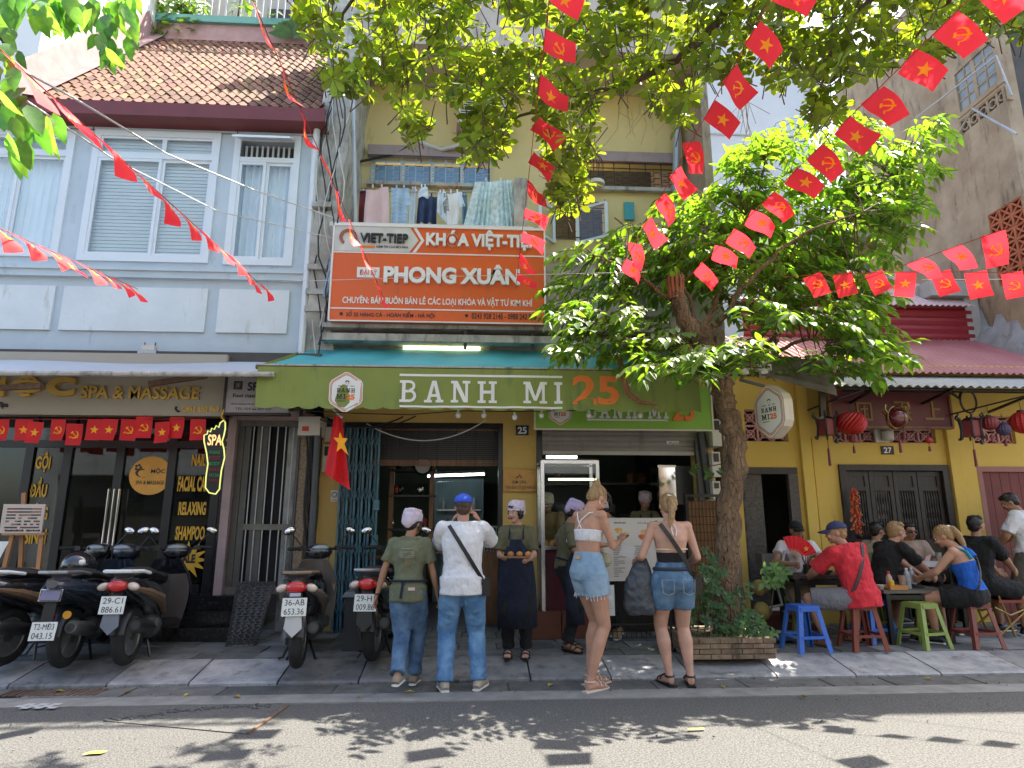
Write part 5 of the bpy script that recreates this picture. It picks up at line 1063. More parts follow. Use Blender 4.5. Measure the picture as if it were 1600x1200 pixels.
# wooden window front with four leaves
wf = thing('wooden_shutter_front','black wooden four leaf shop front with turned balusters','shop front',((dB[0]+dB[1])/2,Y7,dB[2])); bx0,bx1,bz0,bz1 = dB
MB().box((bx0-.05,Y7-.04,bz1-.03),(bx1+.05,Y7+.05,bz1+.05)).box((bx0-.05,Y7-.04,.12),(bx0+.04,Y7+.05,bz1-.03)).box((bx1-.04,Y7-.04,.12),(bx1+.05,Y7+.05,bz1-.03)).build('frame', DARKW, wf)
n = 4; lw = (bx1-bx0-.08)/n
for i in range(n):
    a = bx0+.04+i*lw+.006; b = a+lw-.012; y_ = Y7+.02+(.0 if i != 0 else -.0)
    lf_ = MB().box((a,y_,.15),(a+.055,y_+.045,bz1-.04)).box((b-.055,y_,.15),(b,y_+.045,bz1-.04)).box((a+.055,y_,bz1-.10),(b-.055,y_+.045,bz1-.04)).box((a+.055,y_,bz1-.30),(b-.055,y_+.045,bz1-.25)).box((a+.055,y_,1.13),(b-.055,y_+.045,1.19)).box((a+.055,y_,.15),(b-.055,y_+.045,.25)).build('leaf', DARKW, wf)
    MB().box((a+.055,y_+.015,bz1-.25),(b-.055,y_+.03,bz1-.10)).box((a+.055,y_+.015,.25),(b-.055,y_+.03,1.13)).build('panel', DARKW, wf)
    for k in range(6):
        x = a+.075+(b-a-.15)*k/5; MB().lathe([(.008,1.19),(.016,1.25),(.009,1.32),(.018,1.42),(.008,1.48),(.016,1.55),(.01,1.62),(.018,1.72),(.008,bz1-.30)],(x,y_+.02,0),6).build('baluster', DARKW, wf)
t = thing('window_posters','pale picture posters behind the second leaf of the wooden front','poster',at(1370,790,8.9)); a,b,c,d = rect_px(1352,752,1394,812,8.6)
for k in range(4): MB().box((a+(b-a)*(k%2)/2+.01,8.59,c+(d-c)*(k//2)/2+.01),(a+(b-a)*(k%2+1)/2-.01,8.60,c+(d-c)*(k//2+1)/2-.01)).build('poster', mat('poster_cream_%d'%(k%2),((.62,.52,.38),(.55,.45,.42))[k%2],.6,s=9,c2=(.3,.18,.12),thr=(.5,.75)), t)
for (px,h_) in ((1443,60),(1450,50)): o = MB().box((xat(px,780,9),9.0,zat(px,812,9)),(xat(px+3,780,9),9.01,zat(px,812-h_,9))).build('pale_strip', PLASTW, h27)
# red door
dr = thing('red_door','dark red painted plank door at the right end of the yellow house','door',((dC[0]+dC[1])/2,Y7,.12))
MB().box((dC[0]-.05,Y7-.03,dC[3]-.02),(dC[1]+.05,Y7+.05,dC[3]+.05)).box((dC[0]-.05,Y7-.03,.1),(dC[0]+.02,Y7+.05,dC[3]-.02)).build('frame', mat('pinkish_door_frame',(.34,.16,.13),.7), dr)
nP = 5
for i in range(nP): a = dC[0]+.02+(dC[1]-dC[0]-.1)*i/nP; MB().box((a+.003,Y7+.01,.12),(a+(dC[1]-dC[0]-.1)/nP-.003,Y7+.05,dC[3]-.02)).build('plank', REDDOOR, dr)
# signboard with characters
YG = 8.15; sb = thing('maroon_signboard','maroon wooden shop signboard with gold characters under the grey sheet roof','signboard',at(1390,640,YG)); a,b,c,d = rect_px(1298,614,1483,666,YG); d += .02
MB().box((a,YG,c),(b,YG+.05,d)).build('board', mat('signboard_maroon',(.11,.018,.022),.5,v=.1), sb); MB().box((a-.02,YG-.02,c-.03),(b+.02,YG+.06,c)).box((a-.02,YG-.02,d),(b+.02,YG+.06,d+.03)).box((b,YG-.02,c),(b+.03,YG+.06,d)).box((a-.03,YG-.02,c),(a,YG+.06,d)).build('frame', BROWNW, sb)
GC = mat('dull_gold',(.24,.13,.035),.5)
def strokes(cx,cz,s,segs,name='gold_character'):
    m_ = MB()
    for k,(x0,z0,x1,z1,w) in enumerate(segs): m_.bar((cx+x0*s,YG-.006-.0004*k,cz+z0*s),(cx+x1*s,YG-.006-.0004*k,cz+z1*s),w*s,.012,up=(0,1,0))
    m_.build(name, GC, sb)
c1 = at(1458,642,YG); strokes(c1.x,c1.z,.26,[(-.5,-.42,.5,-.42,.12),(-.04,-.36,-.04,.5,.12),(.02,.08,.36,.08,.10)])
c2_ = at(1410,642,YG); strokes(c2_.x,c2_.z,.26,[(-.4,.44,.4,.44,.1),(-.3,.2,.3,.2,.1),(0,.5,0,-.1,.1),(-.4,-.1,.4,-.1,.1),(-.2,-.1,-.35,-.5,.1),(.15,-.1,.4,-.5,.1)])
c3_ = at(1350,642,YG); strokes(c3_.x,c3_.z,.26,[(-.4,.4,.4,.4,.1),(-.35,.4,-.35,-.45,.1),(.35,.4,.35,-.45,.1),(-.2,.1,.2,.1,.08),(0,.3,0,-.4,.08),(-.4,-.45,.4,-.45,.1)])
pl = thing('house_number_27','dark blue house number plaque reading 27 on the yellow wall','number plate',at(1386,703,Y7)); a,b,c,d = rect_px(1377,697,1396,710,Y7-.01); MB().box((a,Y7-.02,c),(b,Y7-.002,d)).build('plate', MATS['navy_enamel'], pl); tx(pl,'27',1381,699,1393,708,Y7-.02,WHT,.002,.02)
t = thing('wall_lamp','white cylindrical wall lamp above the number 27 plaque','lamp',at(1387,680,Y7)); p = at(1388,688,Y7-.1); MB().box((p.x-.13,Y7-.03,p.z-.02),(p.x+.06,Y7-.001,p.z+.28)).build('back_plate', PLASTW, t); MB().lathe([(.06,0),(.075,.02),(.075,.12),(.055,.14),(.05,.22)],p,14).build('shade', mat('frosted_lamp',(.45,.45,.42),.4), t, smooth=True)
# corrugated sheets
def corr(x0,x1,fa,fb,pitch,amp,m,name,par,ax='x',thick=True,nseg=8):
    """sheet between edge line fa(x)->point and fb(x)->point with waves across x"""
    n = int((x1-x0)/pitch*nseg); m_ = MB()
    for i in range(n+1):
        x = x0+(x1-x0)*i/n; w = amp*sin(2*pi*i/nseg); A, B = fa(x), fb(x); nn_ = (B-A).cross(V((1,0,0))).normalized()*-1
        m_.v += [A+nn_*w, B+nn_*w, A+nn_*(w-.006), B+nn_*(w-.006)]
    for i in range(n): a = 4*i; m_.f += [(a,a+4,a+5,a+1),(a+2,a+3,a+7,a+6),(a,a+2,a+6,a+4)]; m_.mi += [0,0,0]
    return m_.build(name, m, par, smooth=False)
zA = zat(1450,603,7.5); zB = zat(1450,588,8.45)
corr(xat(1305,600,7.5),8.55,lambda x: V((x,7.5,zA)),lambda x: V((x,8.45,zB)),.115,.015,GREYCOR,'lower_awning_sheet',h27)
MB().box((xat(1310,600,7.7),7.62,zA-.03),(8.5,7.66,zA+.0)).box((4.9,8.1,zA+.05),(8.5,8.14,zA+.09)).build('batten', BLACK, h27)
for x in (5.0,6.0,7.2,8.3): MB().bar((x,7.55,zA-.02),(x,8.48,zA-.15),.03).build('awning_bracket', BLACK, h27)
zC = zat(1450,582,8.2); zD = zat(1450,531,10.0)
corr(xat(1215,560,8.2),8.58,lambda x: V((x,8.2,zC)),lambda x: V((min(x,8.58),10.0,zD)),.10,.014,REDROOF,'roof_sheet',h27)
MB().box((X7,8.45,3.4),(8.58,8.52,zC+.0)).build('eave_board', BLACK, h27)
zE = zat(1420,479,10.0); 
m_ = MB(); z = zD; i = 0
while z < zE: m_.add([(X7+1,10.0,z),(8.45,10.0,z),(8.45,9.975,z+.05),(X7+1,9.975,z+.05),(8.45,9.975,z+.1),(X7+1,9.975,z+.1),(8.45,10.0,z+.14),(X7+1,10.0,z+.14)],[(0,1,2,3),(3,2,4,5),(5,4,6,7)]); z += .14
m_.build('siding_sheet', MAROON, h27)
zG = zat(1420,476,9.75); zH = zat(1420,432,11.5)
corr(xat(1290,480,9.75),xat(1524,472,9.75),lambda x: V((x,9.75,zG)),lambda x: V((x-.55*0,11.5,zH)),.10,.014,mat('pale_red_roof_sheet',(.50,.36,.37),.55,v=.1,s=1.2,streak=(.3,.18,.18),sa=.4),'upper_roof_sheet',h27)
# hanging flapped rusty sheet by the tree
fs = thing('rusty_sheet_awning','rusty corrugated sheet awning tilting down beside the tree','awning',at(1250,590,7.2)); 
P = [at(1178,560,7.3),at(1292,566,7.2),at(1308,618,6.7),at(1190,585,6.9)]; m_ = MB(); nu, nv = 6, 36
for j in range(nv+1):
    for i in range(nu+1): u,v = i/nu,j/nv; p = P[0].lerp(P[1],u).lerp(P[3].lerp(P[2],u),v); p.z += .02*sin(v*2*pi*5) - .06*sin(pi*u)*0; m_.v.append(p)
for j in range(nv):
    for i in range(nu): a = j*(nu+1)+i; m_.f.append((a,a+1,a+nu+2,a+nu+1)); m_.mi.append(0)
o = m_.build('sheet', RUSTCOR, fs, smooth=True); o.modifiers.new('s','SOLIDIFY').thickness = .008
MB().bar(at(1180,556,7.3),at(1320,570,7.4),.04).build('support', DARKW, fs)
# iron scroll bracket
ib = thing('iron_bracket','black wrought iron bracket with a ring holding lanterns on the right','bracket',at(1510,640,8.0)); p0,p1 = at(1484,648,8.1), at(1604,618,7.7)
MB().tube([p0,p1],.012,6).build('rod', BLACK, ib, smooth=True); c0 = at(1513,627,8.0); MB().tube([c0+V((.11*cos(2*pi*i/20),0,.155*sin(2*pi*i/20))) for i in range(21)],.013,6).build('ring', BLACK, ib, smooth=True); MB().tube([at(1485,613,8.1),at(1498,622,8.1),at(1502,612,8.05)],.02,6).build('scroll', BLACK, ib, smooth=True)
ib2 = thing('iron_bracket','black iron bracket carrying lanterns left of the maroon signboard','bracket',at(1275,640,8.0)); MB().tube([at(1262,641,8.2),at(1310,622,7.8),at(1360,606,7.7)],.012,6).build('rod', BLACK, ib2, smooth=True); MB().bar(at(1284,600,7.9),at(1286,668,7.9),.07,.05).build('post', BLACK, ib2)
# lanterns
LR = mat('lantern_red',(.38,.015,.012),.5,v=.1,trans=(.3,.1,.1)); LD = mat('lantern_dark_red',(.17,.018,.02),.5,v=.2); LP = mat('lantern_purple',(.06,.04,.10),.5,v=.2)
def tassel(t,p,L_=.16,m=LD): MB().tube([p,p-V((0,0,L_*.4))],.004,4).build('tassel_cord', BLACK, t); MB().lathe([(.014,0),(.018,-L_*.6)],p-V((0,0,L_*.4)),7).build('tassel', m, t)
def palace(px,py,lab):
    c = at(px,py,7.75); t = thing('palace_lantern',lab,'lantern',c); s = .125
    MB().lathe([(s*.86,-.10),(s*.86,.10)],c,6).build('body', LD, t)
    for k in range(6):
        a = k*pi/3; d = V((cos(a),sin(a),0)); MB().tube([c+d*s*1.05+V((0,0,.14)),c+d*s*.9+V((0,0,.0)),c+d*s*1.05-V((0,0,.14))],.012,5).build('frame_rib', BLACK, t); MB().tube([c+d*s*.9+V((0,0,.10)),c+d*s*1.3+V((0,0,.15)),c+d*s*1.15+V((0,0,.19))],.013,5).build('finial', BLACK, t); MB().tube([c+d*s*.9-V((0,0,.10)),c+d*s*1.25-V((0,0,.13))],.012,5).build('finial', BLACK, t)
    MB().lathe([(s*.95,.10),(s*.5,.14)],c,6).build('cap', BLACK, t); tassel(t,c-V((0,0,.12)),.36); tassel(t,c+V((.12,0,-.1)),.1,BLACK); return t
palace(1291,668,'black framed red palace lantern with ragged edges left of the honeycomb lantern'); palace(1517,670,'black framed red palace lantern hanging at the right below the iron ring')
c = at(1330,661,7.75); t = thing('honeycomb_lantern','bright red pleated paper honeycomb lantern','lantern',c); m_ = MB(); n, m2 = 36, 14
for j in range(m2+1):
    for i in range(n): a = 2*pi*i/n; f_ = pi*j/m2; r_ = .175*sin(f_)**.8*(1+.05*(-1)**(i+j)); m_.v.append(c+V((r_*cos(a),r_*sin(a),.145*cos(f_))))
for j in range(m2):
    for i in range(n): a = j*n+i; b = j*n+(i+1)%n; m_.f.append((a+n,b+n,b,a)); m_.mi.append(0)
m_.build('body', LR, t); MB().tube([c+V((0,0,.14)),c+V((0,0,.24))],.008,5).build('hook', BLACK, t); q_ = c-V((0,0,.19)); MB().lathe([(.05,.03),(.055,0),(.05,-.05),(.03,-.055)],q_,8).build('drum', LD, t); tassel(t,q_-V((0,0,.05)),.14)
c = at(1401,653,7.7); t = thing('glass_lantern','round dark red glass lantern with gilt twisted frame','lantern',c); MB().ell(c,(.13,.13,.125),n=18,m=12).build('globe', mat('ruby_glass',(.12,.01,.015),.08,coat=1), t, smooth=True)
for k in range(4):
    a = k*pi/2+.3; MB().tube([c+V((cos(a)*.15*sin(f),sin(a)*.15*sin(f),.145*cos(f)))*1 for f in [pi*i/12 for i in range(13)]],.010,5).build('gilt_rib', mat('gilt_metal',(.30,.20,.07),.35,m=.7), t, smooth=True)
for k in range(4): a = k*pi/2+.3; MB().tube([c+V((cos(a)*.14,sin(a)*.14,.05)),c+V((cos(a)*.19,sin(a)*.19,.10)),c+V((cos(a)*.17,sin(a)*.17,.16))],.012,5).build('gilt_scroll', MATS['gilt_metal'], t)
tassel(t,c-V((0,0,.14)),.3); tassel(t,c+V((.07,0,-.13)),.14)
for (px,py,r_,m_,lab) in ((1546,661,.10,LD,'dark red cloth lantern between the palace lantern and the purple one'),(1568,671,.085,LP,'small purple cloth lantern near the right edge'),(1598,660,.15,LR,'large red silk lantern cut by the right edge'),(1451,688,.042,LR,'tiny red lantern hanging below the maroon signboard')):
    c = at(px,py,7.72); t = thing('cloth_lantern',lab,'lantern',c); g = MB(); n = 16
    for j in range(9):
        f_ = .25+(pi-.5)*j/8
        for i in range(n*2): a = pi*i/n; rr_ = r_*sin(f_)*(1-.06*(i%2)); g.v.append(c+V((rr_*cos(a),rr_*sin(a),r_*.95*cos(f_))))
    for j in range(8):
        for i in range(n*2): a = j*n*2+i; b = j*n*2+(i+1)%(n*2); g.f.append((a+2*n,b+2*n,b,a)); g.mi.append(0)
    g.build('body', m_, t); MB().lathe([(r_*.3,r_*.9),(r_*.3,r_*1.05)],c,10).build('cap', BLACK, t); MB().tube([c+V((0,0,r_)),c+V((0,0,r_+.12))],.005,4).build('cord', BLACK, t); tassel(t,c-V((0,0,r_*.9)),max(.10,r_*1.6))
# firecracker / chilli string
fc = thing('firecracker_string','string of dried red and gold firecrackers hanging on the wooden front','decoration',at(1336,800,8.35)); rngf = random.Random(4); FR, FG = mat('cracker_red',(.42,.05,.02),.5,v=.2), mat('cracker_gold',(.6,.32,.08),.4)
for i in range(90):
    t_ = i/90; px = 1332+7*t_+rngf.gauss(0,2.5); py = 762+68*t_; p = at(px,py,8.34); a = rngf.uniform(0,2*pi); d = V((cos(a)*.6,-abs(sin(a))*.5,-.75)).normalized()*.075; 
    MB().tube([p,p+d],.011,6).build('cracker', FR, fc)
    if i%2: MB().tube([p+d,p+d*1.12],.012,6).build('gold_cap', FG, fc)
MB().tube([at(1330,760,8.34),at(1338,830,8.34)],.006,5).build('cord', BLACK, fc)

# ================================================================ RIGHT: old tenement wall, white block behind
XW = 8.62; ot = thing('old_tenement','tall stained tan tenement side wall with window and terracotta vents','building',(XW+1,9,.1))
def onw(px,py):   # pixel onto the wall plane x = XW
    d = ray(px,py); t = XW/d.x; return V((XW, d.y*t, EYE+d.z*t))
wA = onw(1497,150); 
wy = sorted([onw(1492,150).y, onw(1566,110).y]); wz0, wz1 = onw(1530,160).z, onw(1530,75).z
v1 = (onw(1600,380).y-.1, onw(1545,350).y, onw(1575,352).z, onw(1575,318).z); v1b = (v1[0], v1[1], onw(1580,440).z, onw(1580,395).z)
m_ = MB(); hs = [(wy[0],wy[1],wz0,wz1),(v1[0],v1[1],v1b[2],v1[3]),(wy[0],wy[1],onw(1530,190).z,wz0-.06)]
tmp = MB().holes(8.8,13.2,.1,11.6,0,.25,[(max(8.85,h[0]),h[1],min(h[2],h[3]),max(h[2],h[3])) for h in hs])
w2 = MB(); w2.v = [V((XW+v.y, v.x, v.z)) for v in tmp.v]; w2.f = [tuple(reversed(f)) for f in tmp.f]; w2.mi = tmp.mi
w2.build('wall', OLDC, ot)
MB().box((XW+.25,8.8,.1),(XW+6,13.2,.3)).box((XW+1.3,9.0,.3),(XW+1.4,13.0,11.4)).box((XW+.25,13.1,.3),(XW+6,13.2,11.4)).box((XW+.25,8.8,11.4),(XW+6,13.1,11.6)).box((XW+.25,8.8,.3),(XW+6,8.95,11.4)).build('inner_wall', INTER, ot)
fr = MB().box((XW-.02,wy[0],wz0),(XW+.06,wy[0]+.08,wz1)).box((XW-.02,wy[1]-.08,wz0),(XW+.06,wy[1],wz1)).box((XW-.02,wy[0]+.08,wz0),(XW+.06,wy[1]-.08,wz0+.08)).box((XW-.02,wy[0]+.08,wz1-.08),(XW+.06,wy[1]-.08,wz1)).build('window', OLDC, ot)
nwc, nwr = 4, 4
for i in range(nwc):
    for j in range(nwr):
        a = wy[0]+.08+(wy[1]-wy[0]-.16)*i/nwc; b = wy[0]+.08+(wy[1]-wy[0]-.16)*(i+1)/nwc; c = wz0+.08+(wz1-wz0-.16)*j/nwr; d = wz0+.08+(wz1-wz0-.16)*(j+1)/nwr
        MB().box((XW+.0,a,c),(XW+.04,b,c+.03)).box((XW+.0,a,c+.03),(XW+.04,a+(.03 if i != 2 else .08),d)).build('glazing_bar', OLDC, fr); MB().box((XW+.01,a+.03,c+.03),(XW+.02,b,d)).build('pane', mat('dusty_pane',(.22,.25,.26),.15,v=.15), fr)
by0,by1,bz0_,bz1_ = wy[0],wy[1],hs[2][2],hs[2][3]
for (yy0,yy1,zz0,zz1,s_,mt_,shape) in ((by0,by1,bz0_,bz1_,.17,OLDC,'o'),(max(8.85,v1[0]),v1[1],v1b[2],v1[3],.19,TERRA,'x')):
    nu = max(1,int((yy1-yy0)/s_)); nv = max(1,int((zz1-zz0)/s_))
    for i in range(nu):
        for j in range(nv):
            a = yy0+(yy1-yy0)*i/nu; b = yy0+(yy1-yy0)*(i+1)/nu; c = zz0+(zz1-zz0)*j/nv; d = zz0+(zz1-zz0)*(j+1)/nv; x = XW+.06; k = MB(); t_ = .02
            k.box((x-.05,a,c),(x+.05,b,c+t_)).box((x-.05,a,d-t_),(x+.05,b,d)).box((x-.05,a,c+t_),(x+.05,a+t_,d-t_)).box((x-.05,b-t_,c+t_),(x+.05,b,d-t_))
            if shape == 'x': k.bar((x,a,c),(x,b,d),.03,.09,up=(1,0,0)); k.bar((x+.002,a,d),(x+.002,b,c),.03,.09,up=(1,0,0))
            else:
                for q in range(8): a0,a1 = q*pi/4,(q+1)*pi/4; r_ = s_*.42; k.bar((x,(a+b)/2+r_*cos(a0),(c+d)/2+r_*sin(a0)),(x,(a+b)/2+r_*cos(a1),(c+d)/2+r_*sin(a1)),.03,.09,up=(1,0,0))
            k.build('vent_block', mt_, ot)
MB().tube([onw(1440,190)+V((-.2,0,0)),onw(1575,88)+V((-.2,0,0)),onw(1600,150)+V((-.2,0,0))],.015,6).tube([onw(1490,240)+V((-.12,0,0)),onw(1530,170)+V((-.12,0,0)),onw(1600,210)+V((-.12,0,0))],.02,6).build('conduit', GALV, ot, smooth=True)
fl = MB(); 
for i in range(21):
    t_ = i/20; y_ = 8.15+t_*1.9; z_ = zC+(zD-zC)*t_*1.0; w_ = .16+.04*sin(i*1.7); fl.v += [V((XW-.005,y_,z_+w_*3+.1*sin(i))),V((XW-.03,y_,z_+.3)),V((XW-.16-.03*sin(i*2.1),y_,z_+.02)),V((XW-.16,y_,z_-.1))]
for i in range(20):
    for j in range(3): a = 4*i+j; fl.f.append((a,a+1,a+5,a+4)); fl.mi.append(0)
fl.build('cement_flashing', mat('grey_cement',(.36,.38,.41),.85,v=.15,s=4,b=.7,bs=12,streak=(.2,.2,.2),sa=.5), h27, smooth=True)
fl2 = MB().box((8.35,9.98,zD-.05),(XW-.02,10.1,zE+.25)).build('cement_infill', GREYC, h27)
MB().box((XW-.9,9.9,zE+.18),(XW-.02,12.5,zE+.45)).build('cement_ledge', GREYC, h27)
wb = thing('white_block','tall plain white rendered building behind the trees','building',(8,16,.1)); a = xat(1085,100,16); b = xat(1256,150,16)
MB().box((a,16,.1),(b,20,16)).build('wall', mat('white_render',(.62,.64,.66),.85,v=.06,s=.7,streak=(.45,.46,.48),sa=.35), wb)
for z in (9.5,12.2): MB().box((a-.02,15.97,z),(b+.02,16,z+.05)).build('string_course', GREYC, wb)
bk = thing('rear_tenement','mossy grey rear building with round mesh balcony between the tree and the tenement wall','building',(9.5,14,.1)); MB().box((7.6,13.6,.1),(10.6,15,7.6)).build('wall', WEATH, bk)
rg_ = MB()
for k in range(7):
    c0 = V((8.3,13.3,7.6+.16*k)); rg_.tube([c0+V((.9*cos(pi+pi*i/12),.8*sin(pi+pi*i/12),0)) for i in range(13)],.008,4)
for i in range(26): a_ = pi+pi*i/25; rg_.tube([(8.3+.9*cos(a_),13.3+.8*sin(a_),7.6),(8.3+.9*cos(a_),13.3+.8*sin(a_),8.6)],.008,4)
rg_.build('wire_mesh', CABLE, bk); MB().lathe([(.9,0),(.95,.12)],(8.3,13.3,7.45),20).build('balcony_slab', WEATH, bk)
rp_ = thing('pale_rear_roof','pale slatted rooftop structure beside the white block','roof',(11,19,14)); a,b,c,d = rect_px(1254,126,1292,160,17)
for i in range(6): MB().box((a,17,c+(d-c)*i/6),(b,17.3,c+(d-c)*i/6+.1)).build('slat', GREYC, rp_)
# hexagonal light box sign on the tree
hx = thing('hexagonal_sign','cream hexagonal banh mi 25 light box hanging from the tree trunk','sign',at(1204,643,6.75)); ang = radians(-68); Xh = V((cos(ang),sin(ang),0)); ch_ = at(1202,643,6.75); Nh = Xh.cross(V((0,0,1)))
def hexs(r,asp): 
    pts = []
    for k in range(6):
        a = pi/2+k*pi/3; a2 = a+pi/3; p = (r*cos(a),r*sin(a)*asp); q = (r*cos(a2),r*sin(a2)*asp); pts += [(p[0]*.85+q[0]*.15,p[1]*.85+q[1]*.15),(p[0]*.15+q[0]*.85,p[1]*.15+q[1]*.85)]
    return pts
MB().prism(hexs(.24,1.32),-.13,ch_,Xh,V((0,0,1))).build('light_box', mat('light_box_cream',(.58,.50,.40),.45), hx)
badge(hx,0,0,.225,0,X=Xh,Z=V((0,0,1)),org=ch_+Nh*.002,asp=1.32)
MB().bar(ch_+V((0,.07,.3)),ch_+V((-.25,.12,.38)),.03).build('bracket', DGREY, hx)
for px,py in ((1163,572),(1193,575)):
    o = MB().box(at(px-8,py+3,6.9),at(px+6,py-3,7.0)).box(at(px-3,py+12,6.92),at(px+3,py+3.2,6.98)).build('floodlight', WHT); tag(o,'small white lamp fixture clipped under the branches'+(' nearer the trunk' if px < 1170 else ' above the hexagonal sign'),'lamp')
# ================================================================ SCOOTERS
SEATM = mat('black_seat_vinyl',(.02,.02,.021),.5,b=.2,bs=200); ENG = mat('engine_alloy',(.16,.16,.16),.45,m=.6,v=.2,s=12); RIMM = mat('wheel_alloy',(.34,.34,.35),.35,m=.7)
TAILR = mat('tail_lamp_red',(.42,.008,.01),.12,coat=1,em=(.5,.0,.0),es=.04); CLRL = mat('indicator_lens',(.55,.45,.38),.12,coat=1); PLATE = mat('number_plate_white',(.70,.72,.68),.45,v=.03)
def scooter(label, loc, rz, paint, paint2, plate, style=0, steer=0., helmet=None, flap=True):
    t = thing('motor_scooter', label, 'scooter', (loc[0], loc[1], .125), rz, 'scooters parked on the pavement'); B = lambda mb, n, m, par=t, sm=True: mb.build(n, m, par, smooth=sm, local=True)
    R = .26; yr_, yf_ = 0., 1.25
    def wheel(y, par=t, cx=0.):
        w = B(MB(), 'wheel', RUBBER, par) if False else None
        ty = MB(); prof = []
        n = 28; m = 10; c = V((cx,y,R))
        for i in range(n):
            a = 2*pi*i/n
            for j in range(m): b_ = 2*pi*j/m; rr = .205+.052*cos(b_)*(1 if cos(b_) < 0 else 1.05)+.0; ty.v.append(c+V((.056*sin(b_), rr*cos(a), rr*sin(a))))
        for i in range(n):
            for j in range(m): a = i*m+j; b2_ = i*m+(j+1)%m; c2 = ((i+1)%n)*m+(j+1)%m; d2 = ((i+1)%n)*m+j; ty.f.append((a,b2_,c2,d2)); ty.mi.append(0)
        tw = B(ty, 'wheel', RUBBER, par)
        for i in range(40):
            a = 2*pi*i/40; 
        rm_ = MB(); 
        for sx in (-1,1): rm_.tube([c+V((sx*.032,.165*cos(2*pi*i/24),.165*sin(2*pi*i/24))) for i in range(25)], .011, 6, caps=False)
        rm_.lathe([(.168,-.03),(.168,.03)], c, 24, ax=V((1,0,0))); B(rm_,'rim',RIMM,tw)
        for k in range(5):
            a = 2*pi*k/5+.2; sp_ = MB().bar(c+V((.02,.03*cos(a),.03*sin(a))), c+V((.02,.16*cos(a+.18),.16*sin(a+.18))), .045,.03,up=(1,0,0)); B(sp_,'spoke',RIMM,tw,False)
        B(MB().lathe([(.045,-.05),(.05,0),(.045,.05)], c, 12, ax=V((1,0,0))),'hub',ENG,tw)
        return tw
    wheel(yr_); 
    # steering group
    st = bpy.data.objects.new('steering', None); COL.objects.link(st); st.parent = t; st.location = (0,.98,.0); st.rotation_euler = (0,0,steer); st.empty_display_size = .1
    wheel(yf_-.98, st)
    B(MB().bar((-.07,.27,R),(-.05,.10,.62),.03,.04).bar((.07,.27,R),(.05,.10,.62),.03,.04),'fork',ENG,st)
    fd = MB(); 
    for i in range(9):
        a = radians(20+150*i/8); 
        for sx,rr in ((-.07,.285),(-.04,.305),(.04,.305),(.07,.285)): fd.v.append(V((sx,.27+rr*cos(a),R+rr*sin(a))))
    for i in range(8):
        for j in range(3): a = 4*i+j; fd.f.append((a,a+1,a+5,a+4)); fd.mi.append(0)
    B(fd,'front_mudguard',paint,st)
    B(MB().ell((0,-.02,.98),(.15,.12,.085),n=14,m=10).ell((0,.06,.97),(.11,.09,.09),n=12,m=8),'handlebar_cowl',paint,st)
    B(MB().ell((0,-.09,1.02),(.10,.05,.035),n=12,m=6),'instrument_glass',mat('instrument_glass',(.25,.28,.3),.08,coat=1),st)
    for sx in (-1,1):
        B(MB().tube([(sx*.10,-.03,1.0),(sx*.24,-.09,1.02),(sx*.36,-.14,1.015)],[.014,.016,.019],8),'grip',RUBBER,st)
        B(MB().tube([(sx*.17,.0,1.0),(sx*.30,-.05,1.005)],.007,6),'brake_lever',CHROME,st)
        B(MB().cbox((sx*.20,-.07,1.015),(.07,.05,.045)),'switch_box',BLACK,st,False)
        if sx > 0 or loc[0] > -3.4:
            B(MB().tube([(sx*.19,-.06,1.03),(sx*.26,-.05,1.12),(sx*.31,-.06,1.17)],.007,6),'mirror_stalk',BLACK,st)
            Rm = Matrix.Rotation(radians(20*sx),3,'Y'); mm = B(MB().ell((sx*.335,-.055,1.20),(.068,.022,.042),rot=Rm,n=14,m=8),'mirror',BLACK,st); B(MB().ell((sx*.335,-.062,1.20),(.060,.018,.036),rot=Rm,n=14,m=8),'mirror_glass',CHROME,mm)
    # front shield and floor
    sh_ = MB(); rows = [(.30,.30,.20),(.27,.45,.22),(.235,.60,.23),(.19,.75,.20),(.14,.90,.13)]; off_y = .70
    for k,(dy,z,w) in enumerate(rows):
        for i in range(9): u = -1+2*i/8; sh_.v.append(V((u*w,off_y+dy-.10*u*u,z)))
        for i in range(9): u = -1+2*i/8; sh_.v.append(V((u*w*1.03,off_y+dy-.10*u*u+.07*(1-u*u*.6)+.01,z+.01)))
    for k in range(4):
        for i in range(8):
            a = k*18+i; sh_.f.append((a,a+1,a+19,a+18)); b_ = a+9; sh_.f.append((b_+18,b_+19,b_+1,b_)); sh_.mi += [0,0]
        for e in (0,8): a = k*18+e; sh_.f.append((a,a+9,a+27,a+18)); sh_.mi.append(0)
    sh_.f.append(tuple(range(4*18,4*18+9))+tuple(range(4*18+17,4*18+8,-1))); sh_.mi.append(0)
    B(sh_,'leg_shield',paint2 if style == 3 else paint)
    B(MB().ell((0,.84,.60),(.13,.06,.14),n=12,m=8),'glove_box',BLACK)
    B(MB().tube([(0,.42,.30),(0,.65,.27),(0,.93,.30)],[(.17,.04),(.19,.035),(.17,.05)],12,up=(0,0,1)),'floorboard',BLACK)
    # tail body
    tl = MB(); tl.tube([(0,-.36,.76),(0,-.28,.745),(0,-.10,.70),(0,.12,.64),(0,.32,.56),(0,.44,.44),(0,.46,.32)],[(.05,.035),(.12,.075),(.165,.125),(.18,.16),(.16,.16),(.12,.13),(.10,.06)],18,up=(0,0,1))
    B(tl,'tail_body',paint)
    for sx in (-1,1): B(MB().tube([(sx*.09,-.30,.72),(sx*.155,-.05,.655),(sx*.17,.2,.57),(sx*.14,.40,.43)],[.02,.04,.055,.03],8),'side_panel',paint2)
